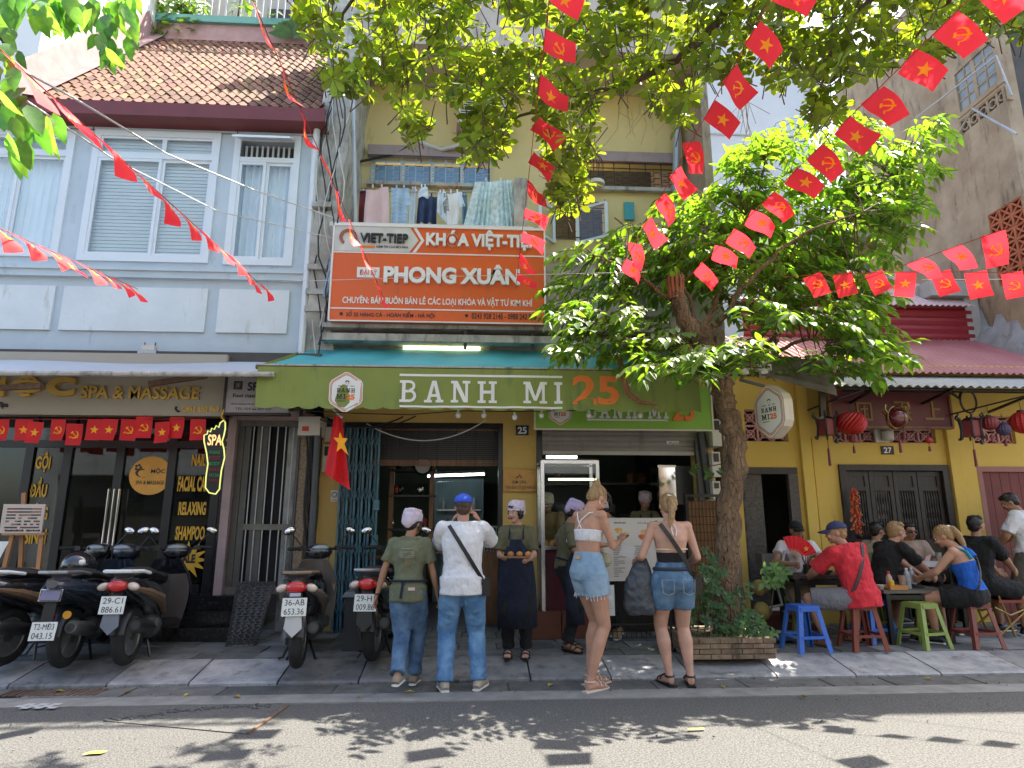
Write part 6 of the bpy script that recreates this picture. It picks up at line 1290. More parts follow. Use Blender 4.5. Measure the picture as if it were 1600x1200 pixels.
    B(MB().tube([(0,-.22,.815),(0,-.05,.83),(0,.12,.81),(0,.30,.765),(0,.50,.75),(0,.60,.69)],[(.09,.03),(.15,.05),(.155,.055),(.15,.055),(.12,.05),(.07,.03)],14,up=(0,0,1)),'seat',SEATM)
    B(MB().tube([(-.148,-.15,.775),(-.158,.05,.77),(-.155,.28,.73),(-.125,.50,.70)],.005,5),'seat_trim',CHROME if style in (1,4) else BLACK); B(MB().tube([(.148,-.15,.775),(.158,.05,.77),(.155,.28,.73),(.125,.50,.70)],.005,5),'seat_trim',CHROME if style in (1,4) else BLACK)
    for sx in (-1,1): B(MB().tube([(sx*.15,.95,.99),(sx*.10,.90,.85),(sx*.03,.97,.70)],.005,5),'control_cable',CABLE); B(MB().ell((sx*.205,.86,.62),(.012,.035,.05),n=8,m=6),'front_reflector',CLRL)
    B(MB().lathe([(.075,0),(.07,.02),(.03,.03)],(.10,.30,.30),14,ax=V((1,0,0))),'fan_cover',ENG)
    # grab rail
    B(MB().tube([(-.14,-.02,.82),(-.155,-.20,.85),(-.11,-.36,.86),(0,-.41,.862),(.11,-.36,.86),(.155,-.20,.85),(.14,-.02,.82)],.016,8),'grab_rail',{0:PANEL,1:RIMM,2:BLACK,3:mat('rail_bronze',(.25,.18,.12),.3,m=.5),4:RIMM}[style])
    # lamps
    if style == 1:
        B(MB().cbox((0,-.345,.66),(.16,.03,.085),Matrix.Rotation(radians(-25),3,'X')),'tail_lamp',mat('smoked_lens',(.16,.12,.18),.1,coat=1)); B(MB().tube([(-.09,-.36,.62),(-.09,-.34,.71),(.09,-.34,.71),(.09,-.36,.62),(-.09,-.36,.62)],.007,6),'lamp_trim',CHROME)
        B(MB().cbox((0,-.34,.50),(.10,.02,.03)),'reflector',TAILR); B(MB().lathe([(.034,0),(.034,.015)],(.15,-.33,.50),12,ax=V((0,-1,0))),'amber_reflector',mat('amber',(.6,.28,.02),.2))
    else:
        B(MB().ell((0,-.34,.735),(.088,.06,.052),n=14,m=8),'tail_lamp',TAILR)
        for sx in (-1,1): B(MB().ell((sx*.125,-.31,.725),(.055,.05,.036),n=10,m=8,rot=Matrix.Rotation(radians(18*sx),3,'Y')),'indicator',CLRL)
        B(MB().cbox((0,-.365,.635),(.10,.015,.03)),'reflector',TAILR)
        if style == 3: B(MB().cbox((-.0,-.375,.675),(.09,.01,.028)),'sticker',mat('blue_white_sticker',(.4,.5,.6),.5))
    ph = .575 if style != 1 else .375; rp_m = Matrix.Rotation(radians(-12),3,'X'); py = -.385
    B(MB().bar((0,-.30,.70),(0,py+.02,ph-.02),.10,.03),'plate_bracket',BLACK,sm=False)
    pb = B(MB().cbox((0,py-.004,ph),(.205,.006,.15),rp_m),'number_plate',PLATE,sm=False)
    n_ = rp_m@V((0,-1,0)); Zp = rp_m@V((0,0,1)); c0 = V((0,py-.004,ph))+n_*.0035
    for k,ln_ in enumerate(plate.split('/')): 
        lt = text_mb(ln_,-.082,.082,(.012 if k == 0 else -.062),(.062 if k == 0 else -.012),0,.001,.0,X=V((1,0,0)),Z=Zp,org=c0); lt.build('plate_number',BLKL,pb,local=True)
    if flap:
        MB; mf = MB(); z1 = ph-.075; mf.add([(-.06,py,z1+.04),(.06,py,z1+.04),(.075,py-.02,z1-.10),(.0,py-.03,z1-.17),(-.075,py-.02,z1-.10),(-.06,py+.01,z1+.04),(.06,py+.01,z1+.04),(.075,py-.01,z1-.10),(.0,py-.02,z1-.17),(-.075,py-.01,z1-.10)],[(0,1,2,3,4),(9,8,7,6,5),(0,5,6,1),(1,6,7,2),(2,7,8,3),(3,8,9,4),(4,9,5,0)]); B(mf,'rear_mudflap',{0:mat('grey_blue_plastic',(.16,.18,.22),.4),3:mat('white_mudflap',(.5,.5,.5),.4)}.get(style,BLACK),sm=False)
    mg = MB()
    for i in range(9):
        a = radians(60+110*i/8)
        for sx,rr in ((-.075,.275),(-.04,.295),(.04,.295),(.075,.275)): mg.v.append(V((sx,rr*cos(a),R+rr*sin(a))))
    for i in range(8):
        for j in range(3): a = 4*i+j; mg.f.append((a,a+1,a+5,a+4)); mg.mi.append(0)
    B(mg,'rear_mudguard',BLACK)
    # engine, exhaust, spring, stand
    B(MB().ell((-.11,.16,.27),(.07,.22,.10),n=12,m=8).ell((.03,.34,.30),(.13,.12,.12),n=12,m=8),'engine',ENG)
    B(MB().lathe([(.05,-.30),(.062,-.27),(.064,-.02),(.045,.05),(.02,.16)],(.15,.04,.33),14,ax=V((0,.97,-.18))),'exhaust',mat('exhaust_black',(.03,.03,.03),.35,m=.3) if style != 1 else ENG)
    B(MB().lathe([(.035,-.005),(.035,.005)],(.15,-.255,.385),12,ax=V((0,1,-.18))),'exhaust_tip',DGREY)
    sx = -.12; B(MB().tube([(sx,.02,.30),(sx,-.06,.58)],.012,6),'shock_absorber',CHROME)
    for k in range(8): B(MB().tube([(sx+.025*cos(a),.02-.01*k+.025*sin(a)-.0,.32+.027*k+.027*a/6.28) for a in [j*pi/3 for j in range(7)]],.005,5),'spring_coil',ENG) if k < 8 else None
    B(MB().tube([(-.10,.50,.24),(-.20,.44,.02),(-.24,.42,.01)],.012,6),'side_stand',BLACK)
    B(MB().tube([(-.05,.30,.20),(-.13,.22,.03)],.012,6).tube([(.05,.30,.20),(.13,.22,.03)],.012,6),'centre_stand',BLACK)
    return t
PB = mat('gloss_black_paint',(.012,.013,.018),.16,coat=1.,s=14,c2=(.02,.022,.028),b=.06,bs=20); PNB = mat('dark_blue_black_paint',(.025,.035,.055),.2,coat=.8,v=.05); BRZ = mat('bronze_panel',(.16,.10,.06),.3,coat=.3); GRB = mat('taupe_paint',(.17,.14,.115),.35,coat=.4)
scooter('black scooter cut by the left edge of the picture', (-4.30,6.50), radians(-14), PB, BRZ, '29-E1/402.17', 0, .15)
scooter('dark blue rounded scooter with low number plate and a helmet on it', (-3.70,6.42), radians(3), PNB, PNB, 'T2-MĐ3/043.15', 1, -.25, flap=False)
scooter('black scooter with plate 29-C1, rightmost of three by the spa', (-3.20,6.50), radians(4), PB, BRZ, '29-C1/886.61', 0, .35)
scooter('taupe and black scooter with plate 36-AB before the pebble dashed strip', (-1.58,6.28), radians(6), PB, GRB, '36-AB/653.36', 3, .45)
scooter('black scooter with plate 29-H1 half hidden beside the worker in the olive shirt', (-.95,6.55), radians(-4), PB, mat('silver_panel',(.22,.22,.23),.3,m=.4), '29-H1/009.86', 4, .3)
# brown apron bag hanging on the third scooter, helmet on the second
hc = V((-3.90,6.80,1.00)); hm = thing('helmet','black half helmet with white and orange emblem resting on the dark blue scooter','helmet',hc)
MB().ell(hc,(.145,.165,.13),n=18,m=12).build('shell', PB, hm, smooth=True); MB().lathe([(.145,-.09),(.16,-.07),(.15,-.04)],hc,20).build('brim', BLACK, hm, smooth=True); MB().ell(hc+V((.09,-.11,.03)),(.035,.03,.03),n=8,m=6).build('emblem', WHT, hm); MB().cbox(hc+V((.10,-.12,-.05)),(.07,.02,.025)).build('orange_sticker', mat('sticker_orange',(.8,.3,.03),.4), hm)
bg_ = thing('rain_cover','dark brown cloth leg cover hanging on the front of the third scooter','cover',(-3.25,7.35,.3)); m_ = MB()
for j in range(9):
    for i in range(9): u,v = i/8,j/8; m_.v.append(V((-3.40+.34*u+.03*sin(v*4), 7.30+.03*sin(u*7+v*3)-.05*sin(pi*u), .88-.55*v)))
for j in range(8):
    for i in range(8): a = j*9+i; m_.f.append((a+9,a+10,a+1,a)); m_.mi.append(0)
m_.build('cloth', mat('brown_cloth',(.06,.05,.045),.8), bg_, smooth=True)
bx_ = thing('storage_box','dark grey plastic tub with lid standing between the two right scooters','box',(-1.15,7.2,.12)); MB().box((-1.32,7.0,.13),(-.92,7.4,.66)).build('tub', mat('dark_grey_plastic',(.05,.052,.055),.5), bx_); MB().box((-1.35,6.97,.66),(-.89,7.43,.71),ins=.03).build('lid', mat('grey_plastic_lid',(.10,.105,.11),.45), bx_)

# ================================================================ PLASTIC STOOLS
def stool(label, x, y, rz, m, h=.45, w=.30):
    t = thing('plastic_stool', label, 'stool', (x,y,.125), rz, 'plastic stools at the cafe tables'); B = lambda mb,n: mb.build(n, m, t, local=True, smooth=False)
    wt, wb = w*.40, w*.62
    s_ = MB().box((-wt,-wt,h-.035),(wt,wt,h-.006)).box((-wt+.012,-wt+.012,h-.006),(wt-.012,wt-.012,h)); B(s_,'seat')
    for sx in (-1,1):
        for sy in (-1,1):
            lg = MB(); a = V((sx*(wt-.02),sy*(wt-.0),h-.035)); b_ = V((sx*(wb-.02),sy*wb,0))
            lg.add([V((a.x-sx*.03,a.y,a.z)),V((a.x+sx*.02,a.y,a.z)),V((b_.x+sx*.02,b_.y,0)),V((b_.x-sx*.03,b_.y,0)), V((a.x-sx*.03,a.y-sy*.012,a.z)),V((a.x+sx*.008,a.y-sy*.012,a.z)),V((b_.x+sx*.008,b_.y-sy*.012,0)),V((b_.x-sx*.03,b_.y-sy*.012,0))],[(0,1,2,3),(7,6,5,4),(0,4,5,1),(2,6,7,3),(3,7,4,0)])
            lg.add([V((a.x+sx*.02,a.y-sy*.04,a.z)),V((b_.x+sx*.02,b_.y-sy*.045,0)),V((b_.x+sx*.02,b_.y,0)),V((a.x+sx*.02,a.y,a.z)), V((a.x+sx*.008,a.y-sy*.04,a.z)),V((b_.x+sx*.008,b_.y-sy*.045,0))],[(0,1,2,3),(0,4,5,1)])
            B(lg,'leg')
    for k,(fz,hh) in enumerate(((.30,.05),(.88,.07))):
        z = h*fz; wz = wb+(wt-wb)*fz
        for sx in (-1,1):
            B(MB().box((sx*wz-(.012 if sx > 0 else 0),-wz+.03,z-.0),(sx*wz+(0 if sx > 0 else .012),wz-.03,z+hh*.55)),'stretcher'); B(MB().box((-wz+.03,sx*wz-(.012 if sx > 0 else 0),z),(wz-.03,sx*wz+(0 if sx > 0 else .012),z+hh*.55)),'stretcher')
    return t
SBL, SBR, SGR = mat('blue_stool_plastic',(.035,.14,.55),.35,v=.03), mat('maroon_stool_plastic',(.20,.045,.035),.4,v=.06), mat('green_stool_plastic',(.24,.32,.07),.4,v=.04)
stool('empty bright blue plastic stool standing beside the planter', 3.42, 6.82, radians(6), SBL)
stool('maroon brown plastic stool under the man in the red shirt', 4.05, 6.86, radians(-3), SBR)
stool('bright blue plastic stool half hidden behind the red shirted man', 4.42, 7.25, radians(10), SBL)
stool('empty olive green plastic stool in front of the dark table', 4.78, 6.95, radians(14), SGR)
stool('maroon brown plastic stool under the woman in the blue tank top', 5.34, 6.93, radians(6), SBR)
stool('olive green plastic stool in the shade under the far table', 4.85, 7.85, radians(0), SGR, .40)
stool('olive green plastic stool under the man with the red fan', 3.95, 7.95, 0, SGR, .40)
# tables
def table(label, x0,x1,y0,y1,z,m=DARKW,lab='table'):
    t = thing('low_table', label, 'table', ((x0+x1)/2,(y0+y1)/2,.125), 0, 'dark cafe tables')
    n = 3
    for i in range(n): MB().box((x0,y0+(y1-y0)*i/n+.003,z-.035),(x1,y0+(y1-y0)*(i+1)/n-.003,z+.002*(i%2))).build('plank', m, t)
    for x in (x0+.06,x1-.06):
        for y in (y0+.05,y1-.05): MB().bar((x,y,.125),(x,y,z-.036),.045).build('leg', BLACK, t)
    MB().bar((x0+.06,y0+.05,z-.08),(x1-.06,y0+.05,z-.08),.03,.05).bar((x0+.06,y1-.05,z-.08),(x1-.06,y1-.05,z-.08),.03,.05).build('apron', BLACK, t); return t
TZ = zat(1440,920,7.15); 
GW = mat('grey_table_wood',(.11,.10,.09),.5,v=.2,s=8,aniso=(.3,1,1))
table('worn grey topped wooden table before the blond man', xat(1382,915,7.0), xat(1492,915,7.0), 7.02, 7.55, TZ, GW)
TZ2 = zat(1290,900,7.2)
table('dark table between the man with the red fan and the man in the red shirt', xat(1236,905,7.3), xat(1350,905,7.3), 7.25, 7.75, TZ2, DARKW)
TZ3 = zat(1440,885,7.9); table('dark table in front of the two men in sunglasses', 5.0, 5.95, 7.72, 8.05, TZ3, DARKW)
def item(nm,lab,cat,prof,m,px,py,Y,z,n=10,extra=None):
    p = at(px,py,Y); p.z = z; t = thing(nm,lab,cat,p); MB().lathe(prof,p,n).build('body',m,t,smooth=True)
    if extra: MB().lathe([(extra[0],0),(extra[0],extra[1])],p+V((0,0,prof[-1][1])),n).build('cap',extra[2],t)
    return t
CHIL = mat('chilli_sauce',(.5,.05,.03),.3); 
item('sauce_bottle','squat chilli sauce bottle with red cap on the grey table','bottle',[(.032,0),(.036,.05),(.03,.10),(.014,.13)],mat('pale_bottle',(.5,.35,.3),.3),1389,905,7.15,TZ+.03,10,(.016,.03,CHIL))
item('yellow_jar','small yellow jar in the orange caddy','jar',[(.026,0),(.028,.07)],mat('mustard_plastic',(.75,.5,.02),.4),1393,912,7.08,TZ+.015,10,(.024,.015,mat('yellow_cap',(.8,.6,.05),.4)))
item('glass_tumbler','tall ribbed glass tumbler beside the orange caddy','glass',[(.032,0),(.04,.15)],mat('brownish_glass',(.28,.2,.16),.15,v=.3,s=30),1410,910,7.1,TZ,12)
item('water_bottle','clear plastic water bottle with pale cap on the grey table','bottle',[(.034,0),(.036,.12),(.03,.16),(.014,.20)],mat('clear_plastic',(.35,.38,.42),.12,v=.3,s=20),1417,900,7.2,TZ,10,(.015,.02,WHT))
item('water_bottle','second clear plastic bottle behind the first on the grey table','bottle',[(.034,0),(.036,.12),(.03,.16),(.014,.20)],MATS['clear_plastic'],1424,895,7.3,TZ,10,(.015,.02,WHT))
item('small_bowl','small white porcelain bowl on the grey table beside the caddy','bowl',[(.02,0),(.045,.045)],WHT,1376,912,7.15,TZ,12)
item('tall_glass','tall pale glass on the far table before the blue tank top woman','glass',[(.03,0),(.036,.17)],mat('pale_glass',(.4,.38,.35),.15),1469,886,7.85,TZ3,12)
item('tall_glass','second tall glass with dark drink on the far table','glass',[(.028,0),(.034,.14)],mat('dark_drink',(.15,.08,.05),.15),1478,884,7.9,TZ3,12)
cd = thing('condiment_caddy','orange wooden condiment caddy on the grey table','caddy',at(1400,915,7.06)); p = at(1398,915,7.08); MB().box((p.x-.09,7.03,TZ+.003),(p.x+.11,7.13,TZ+.014)).box((p.x-.09,7.02,TZ+.003),(p.x+.11,7.029,TZ+.05)).box((p.x-.09,7.131,TZ+.003),(p.x+.11,7.14,TZ+.05)).build('tray', mat('orange_wood',(.45,.2,.05),.5), cd)
nb_ = thing('napkin_box','white napkin box with a tissue standing on the far table','napkin box',at(1455,890,7.75)); p = at(1452,893,7.78); MB().box((p.x-.10,7.74,TZ3+.002),(p.x+.10,7.86,TZ3+.07)).build('box', mat('pale_grey_box',(.55,.56,.58),.5), nb_); MB().add([(p.x-.03,7.8,TZ3+.071),(p.x+.04,7.8,TZ3+.071),(p.x+.06,7.79,TZ3+.15),(p.x+.0,7.81,TZ3+.12)],[(0,1,2,3)]).build('tissue', mat('tissue_pink_white',(.7,.45,.5),.8), nb_)
nb2 = thing('menu_holder','clear sign holder with grey card standing on the left dark table','holder',at(1280,880,7.35)); p = at(1277,893,7.4); MB().box((p.x-.06,7.38,TZ2),(p.x+.06,7.40,TZ2+.14)).build('card', mat('grey_card',(.45,.45,.46),.3,v=.3,s=12), nb2); MB().box((p.x-.03,7.34,TZ2+.001),(p.x+.15,7.50,TZ2+.05)).build('black_box', BLACK, nb2)
uc = thing('utensil_cup','dark cup filled with chopsticks and spoons on the left dark table','cup',at(1262,885,7.4)); p = at(1262,895,7.45); p.z = TZ2; MB().lathe([(.04,0),(.045,.11)],p,12).build('cup', BLACK, uc)
for k in range(8): a = k*.8; MB().tube([p+V((0,0,.06)),p+V((.05*cos(a),.05*sin(a),.19+.01*(k%3)))],.005,5).build('chopstick', [CHIL,DARKW,STEEL][k%3], uc)
# wicker / folding chair at the right edge
fcx = thing('folding_chair','brass framed folding chair with pale cushion at the right edge','chair',(6.3,7.6,.125)); BR2 = mat('brass_tube',(.35,.22,.07),.35,m=.6)
for dy in (0,.42):
    MB().tube([(6.22,7.45+dy,.13),(5.98,7.45+dy,.98)],.013,6).build('leg', BR2, fcx, smooth=True); MB().tube([(6.02,7.45+dy,.45),(6.20,7.45+dy,.36),(6.60,7.45+dy,.50)],.012,6).build('side_rail', BR2, fcx, smooth=True); MB().tube([(6.02,7.45+dy,.13),(6.55,7.45+dy,.52)],.012,6).build('leg', BR2, fcx, smooth=True)
MB().box((6.08,7.44,.50),(6.62,7.88,.53)).build('seat', mat('red_seat',(.3,.06,.04),.6), fcx)
for k in range(4): MB().box((6.05-.02*k,7.46,.62+.09*k),(6.075-.02*k,7.86,.68+.09*k)).build('back_slat', mat('wicker_tan',(.40,.22,.09),.6,s=60,c2=(.25,.12,.05)), fcx)
cu = thing('seat_cushion','pale grey cushion lying on the folding chair','cushion',(6.35,7.66,.54)); MB().ell((6.35,7.66,.585),(.24,.2,.05),n=14,m=8).build('pad', mat('grey_cushion',(.38,.35,.33),.9), cu, smooth=True)
# bits by the dark door
jk = thing('jackfruit_sacks','yellow green fruits hanging beside the tree','fruit',(3.0,7.4,.3))
for k,(px,py,r_) in enumerate(((1186,918,.085),(1190,955,.10))): MB().ell(at(px,py,7.5),(r_,r_*.9,r_*1.05),n=12,m=8).build('fruit', mat('fruit_skin',(.26,.2,.05),.7,s=60,b=1,bs=80,c2=(.18,.15,.04)), jk, smooth=True)
bgx = thing('blue_tarp','crumpled dark blue tarpaulin on the pavement beside the planter','tarpaulin',(3.3,7.3,.13)); m_ = MB(); rt = random.Random(9)
for j in range(9):
    for i in range(9): m_.v.append(V((3.05+.5*i/8,7.15+.5*j/8,.135+rt.random()*.10*sin(pi*i/8)*sin(pi*j/8)+.03)))
for j in range(8):
    for i in range(8): a = j*9+i; m_.f.append((a,a+1,a+10,a+9)); m_.mi.append(0)
m_.build('sheet', mat('tarp_blue',(.02,.05,.18),.5), bgx)
mp_ = thing('grey_tube_stand','bent grey tube frame of a parked trolley beside the dark door','trolley',(3.6,7.8,.13)); 
MB().tube([at(1226,860,7.8),at(1222,885,7.8),at(1213,910,7.7),at(1222,945,7.6),at(1200,950,7.6)],.016,8).tube([at(1218,905,7.8),at(1230,930,7.7),at(1240,950,7.6),at(1225,956,7.6)],.014,8).build('frame', GALV, mp_, smooth=True); MB().box(at(1192,890,7.9),at(1221,864,8.1)).build('roll', mat('grey_roll',(.13,.12,.12),.7), mp_)
# red step by the dark door
MB().box((3.35,8.05,.10),(4.25,8.45,.30)).build('door_step', mat('red_brown_step',(.12,.035,.03),.6,v=.2), h27)

# ================================================================ PLANTER
pn = thing('brick_planter','low brick tree planter on the pavement edge','planter',(2.5,6.8,.125)); px0,px1,py0,py1 = 2.07,2.93,6.42,7.22
BRK = mat('planter_brick',(.20,.13,.085),.9,s=14,c2=(.30,.22,.15),b=.7,bs=40,rnd=.25,streak=(.07,.08,.04),sa=.55); tz_ = zat(1150,997,6.42)
rws = 4; hh = (tz_-.13)/rws
for side in range(4):
    L_ = (px1-px0) if side % 2 == 0 else (py1-py0)
    for r_ in range(rws):
        x = -.11 if r_ % 2 else 0
        while x < L_-.02:
            a = max(0,x)+.004; b = min(L_,x+.21)-.004
            if b-a > .03:
                z0 = .128+r_*hh+.004; z1 = .128+(r_+1)*hh-.003; j = random.uniform(0,.006)
                if side == 0: bb = ((px0+a,py0-j,z0),(px0+b,py0+.09,z1))
                elif side == 2: bb = ((px0+a,py1-.09,z0),(px0+b,py1+j,z1))
                elif side == 1: bb = ((px1-.09,py0+.1+a*.8,z0),(px1+j,py0+.1+b*.8,z1))
                else: bb = ((px0-j,py0+.1+a*.8,z0),(px0+.09,py0+.1+b*.8,z1))
                MB().box(*bb).build('brick', BRK, pn)
            x += .21
MB().box((px0+.012,py0+.012,.126),(px1-.012,py1-.012,tz_-.012)).build('soil', mat('soil_dark',(.05,.038,.028),.95,s=20,c2=(.09,.06,.04),b=1,bs=40), pn)
# ================================================================ PEOPLE
def remesh(mb, vox, sm=4, fac=.5, disp=0., dscale=.1, name='m', mats=None, local=True, dec=0.):
    me = mb.data(name, mats); o = bpy.data.objects.new('tmp', me); COL.objects.link(o)
    r_ = o.modifiers.new('r','REMESH'); r_.mode = 'VOXEL'; r_.voxel_size = vox; r_.use_smooth_shade = True
    if disp:
        tx_ = bpy.data.textures.get('fold%.3f'%dscale) or bpy.data.textures.new('fold%.3f'%dscale,'CLOUDS'); tx_.noise_scale = dscale; tx_.noise_depth = 1
        d_ = o.modifiers.new('d','DISPLACE'); d_.texture = tx_; d_.strength = disp; d_.mid_level = .5; d_.texture_coords = 'LOCAL'
    s_ = o.modifiers.new('s','SMOOTH'); s_.factor = fac; s_.iterations = sm
    if dec: q_ = o.modifiers.new('q','DECIMATE'); q_.ratio = dec
    me2 = bpy.data.meshes.new_from_object(o.evaluated_get(bpy.context.evaluated_depsgraph_get())); me2.name = name
    bpy.data.objects.remove(o); bpy.data.meshes.remove(me)
    me2.materials.clear(); 
    for m in (mats if isinstance(mats,(list,tuple)) else [mats]): me2.materials.append(m)
    me2.polygons.foreach_set('use_smooth',[True]*len(me2.polygons)); return me2
def ik(a, c, l1, l2, pole):
    a, c, pole = V(a), V(c), V(pole); d = c-a; L_ = min(d.length, (l1+l2)*.999); dn = d.normalized(); c = a+dn*L_
    x = (l1*l1-l2*l2+L_*L_)/(2*L_); h = sqrt(max(0, l1*l1-x*x)); pp = pole-dn*pole.dot(dn); pp = pp.normalized() if pp.length > 1e-4 else V((0,1,0))
    return a+dn*x+pp*h, c
def hand(mb, w, d, n, H, side, curl=.35, spread=.0):
    """palm, four bent fingers of unequal length, thumb leaving the side of the palm"""
    d = d.normalized(); n = (n-d*n.dot(d)).normalized(); s = d.cross(n)*side; k = H/1.75
    pc = w+d*.045*k
    mb.tube([w-d*.01*k, w+d*.02*k, w+d*.055*k, w+d*.088*k],[(.022*k,.017*k),(.031*k,.015*k),(.038*k,.014*k),(.036*k,.011*k)],10,up=n)
    for i,(off,ln) in enumerate(((-.030,.066),(-.010,.076),(.010,.071),(.029,.056))):
        p = w+d*.082*k - s*off*k; a = curl; dd = d; pts = [p-d*.03*k, p]
        for j,fr in enumerate((.45,.32,.26)):
            R_ = Matrix.Rotation(a*(1+.1*j), 3, d.cross(n).normalized()*1); dd = R_ @ dd if False else (dd*cos(a)+n*sin(a)).normalized(); 
            nn = n; p = p+dd*ln*fr*k*1.0; pts.append(p); n2 = (n*cos(a)-d*sin(a)); a = curl*(1+.6*(j+1))
            dd = (d*cos(min(a,2.6))+n*sin(min(a,2.6))).normalized()
        mb.tube(pts,[.0088*k,.0092*k,.0088*k,.0082*k,.007*k][:len(pts)],7)
    b_ = w+d*.028*k+s*.026*k; mb.tube([b_-d*.01*k-s*.012*k, b_+d*.018*k+s*.016*k+n*.006*k, b_+d*.045*k+s*.024*k+n*.014*k, b_+d*.064*k+s*.020*k+n*.024*k],[.013*k,.0125*k,.0105*k,.0085*k],8)
SKINS = {}
def skin(c, nm): return mat(nm, c, .58, v=.12, s=9, sss=.06, spec=.3, b=.3, bs=120)
SK1, SK2, SK3 = skin((.50,.27,.18),'fair_skin'), skin((.38,.20,.12),'tan_skin'), skin((.56,.32,.23),'pale_skin')
LIP = mat('lips',(.28,.05,.05),.4); EYEW = mat('eye_white',(.7,.68,.65),.3); EYED = mat('dark_iris',(.02,.015,.012),.2); HBLK = mat('black_hair',(.012,.010,.010),.45,v=.3,s=60,aniso=(1,1,.2)); HBRN = mat('brown_hair',(.06,.032,.018),.5,v=.3,s=60,aniso=(1,1,.2),b=.6,bs=80); HBLD = mat('blond_hair',(.42,.26,.11),.5,v=.3,s=60,c2=(.22,.12,.05),aniso=(1,1,.15),b=.8,bs=90)
DEN = mat('blue_denim',(.035,.075,.15),.85,s=7,c2=(.12,.21,.34),b=.9,bs=14,cloth=.02); DENL = mat('light_denim',(.19,.30,.42),.85,s=7,c2=(.32,.44,.55),b=.7,bs=14,cloth=.015); DEND = mat('mid_denim',(.05,.11,.20),.85,s=8,c2=(.13,.23,.36),b=.8,bs=14,cloth=.015); DENM = mat('bright_denim',(.06,.16,.33),.85,s=6,c2=(.17,.32,.52),b=1.,bs=12,cloth=.025)
def clothm(nm, c, v=.06, **k): return mat(nm, c, .92, v=v, s=7, b=1., bs=11, cloth=.05, aniso=(1,1,.55), **k)
OLV = clothm('olive_cotton',(.125,.115,.06)); OLVG = clothm('green_olive_cotton',(.14,.15,.09)); WSH = clothm('white_cotton',(.72,.71,.73),.03); NAVY = clothm('navy_apron',(.012,.016,.032),.2); BLKC = clothm('black_cotton',(.012,.012,.013),.2); REDT = clothm('red_cotton',(.62,.03,.045),.05); CRMT = clothm('cream_cotton',(.50,.41,.32)); BLUT = clothm('bright_blue_knit',(.015,.11,.50)); TEALT = clothm('teal_knit',(.02,.25,.32)); GRYS = clothm('grey_cotton',(.20,.20,.22)); TANT = clothm('tan_cotton',(.24,.17,.10)); LIL = clothm('lilac_cotton',(.60,.51,.60),.05); LILD = clothm('deep_lilac_cotton',(.46,.37,.56),.05)
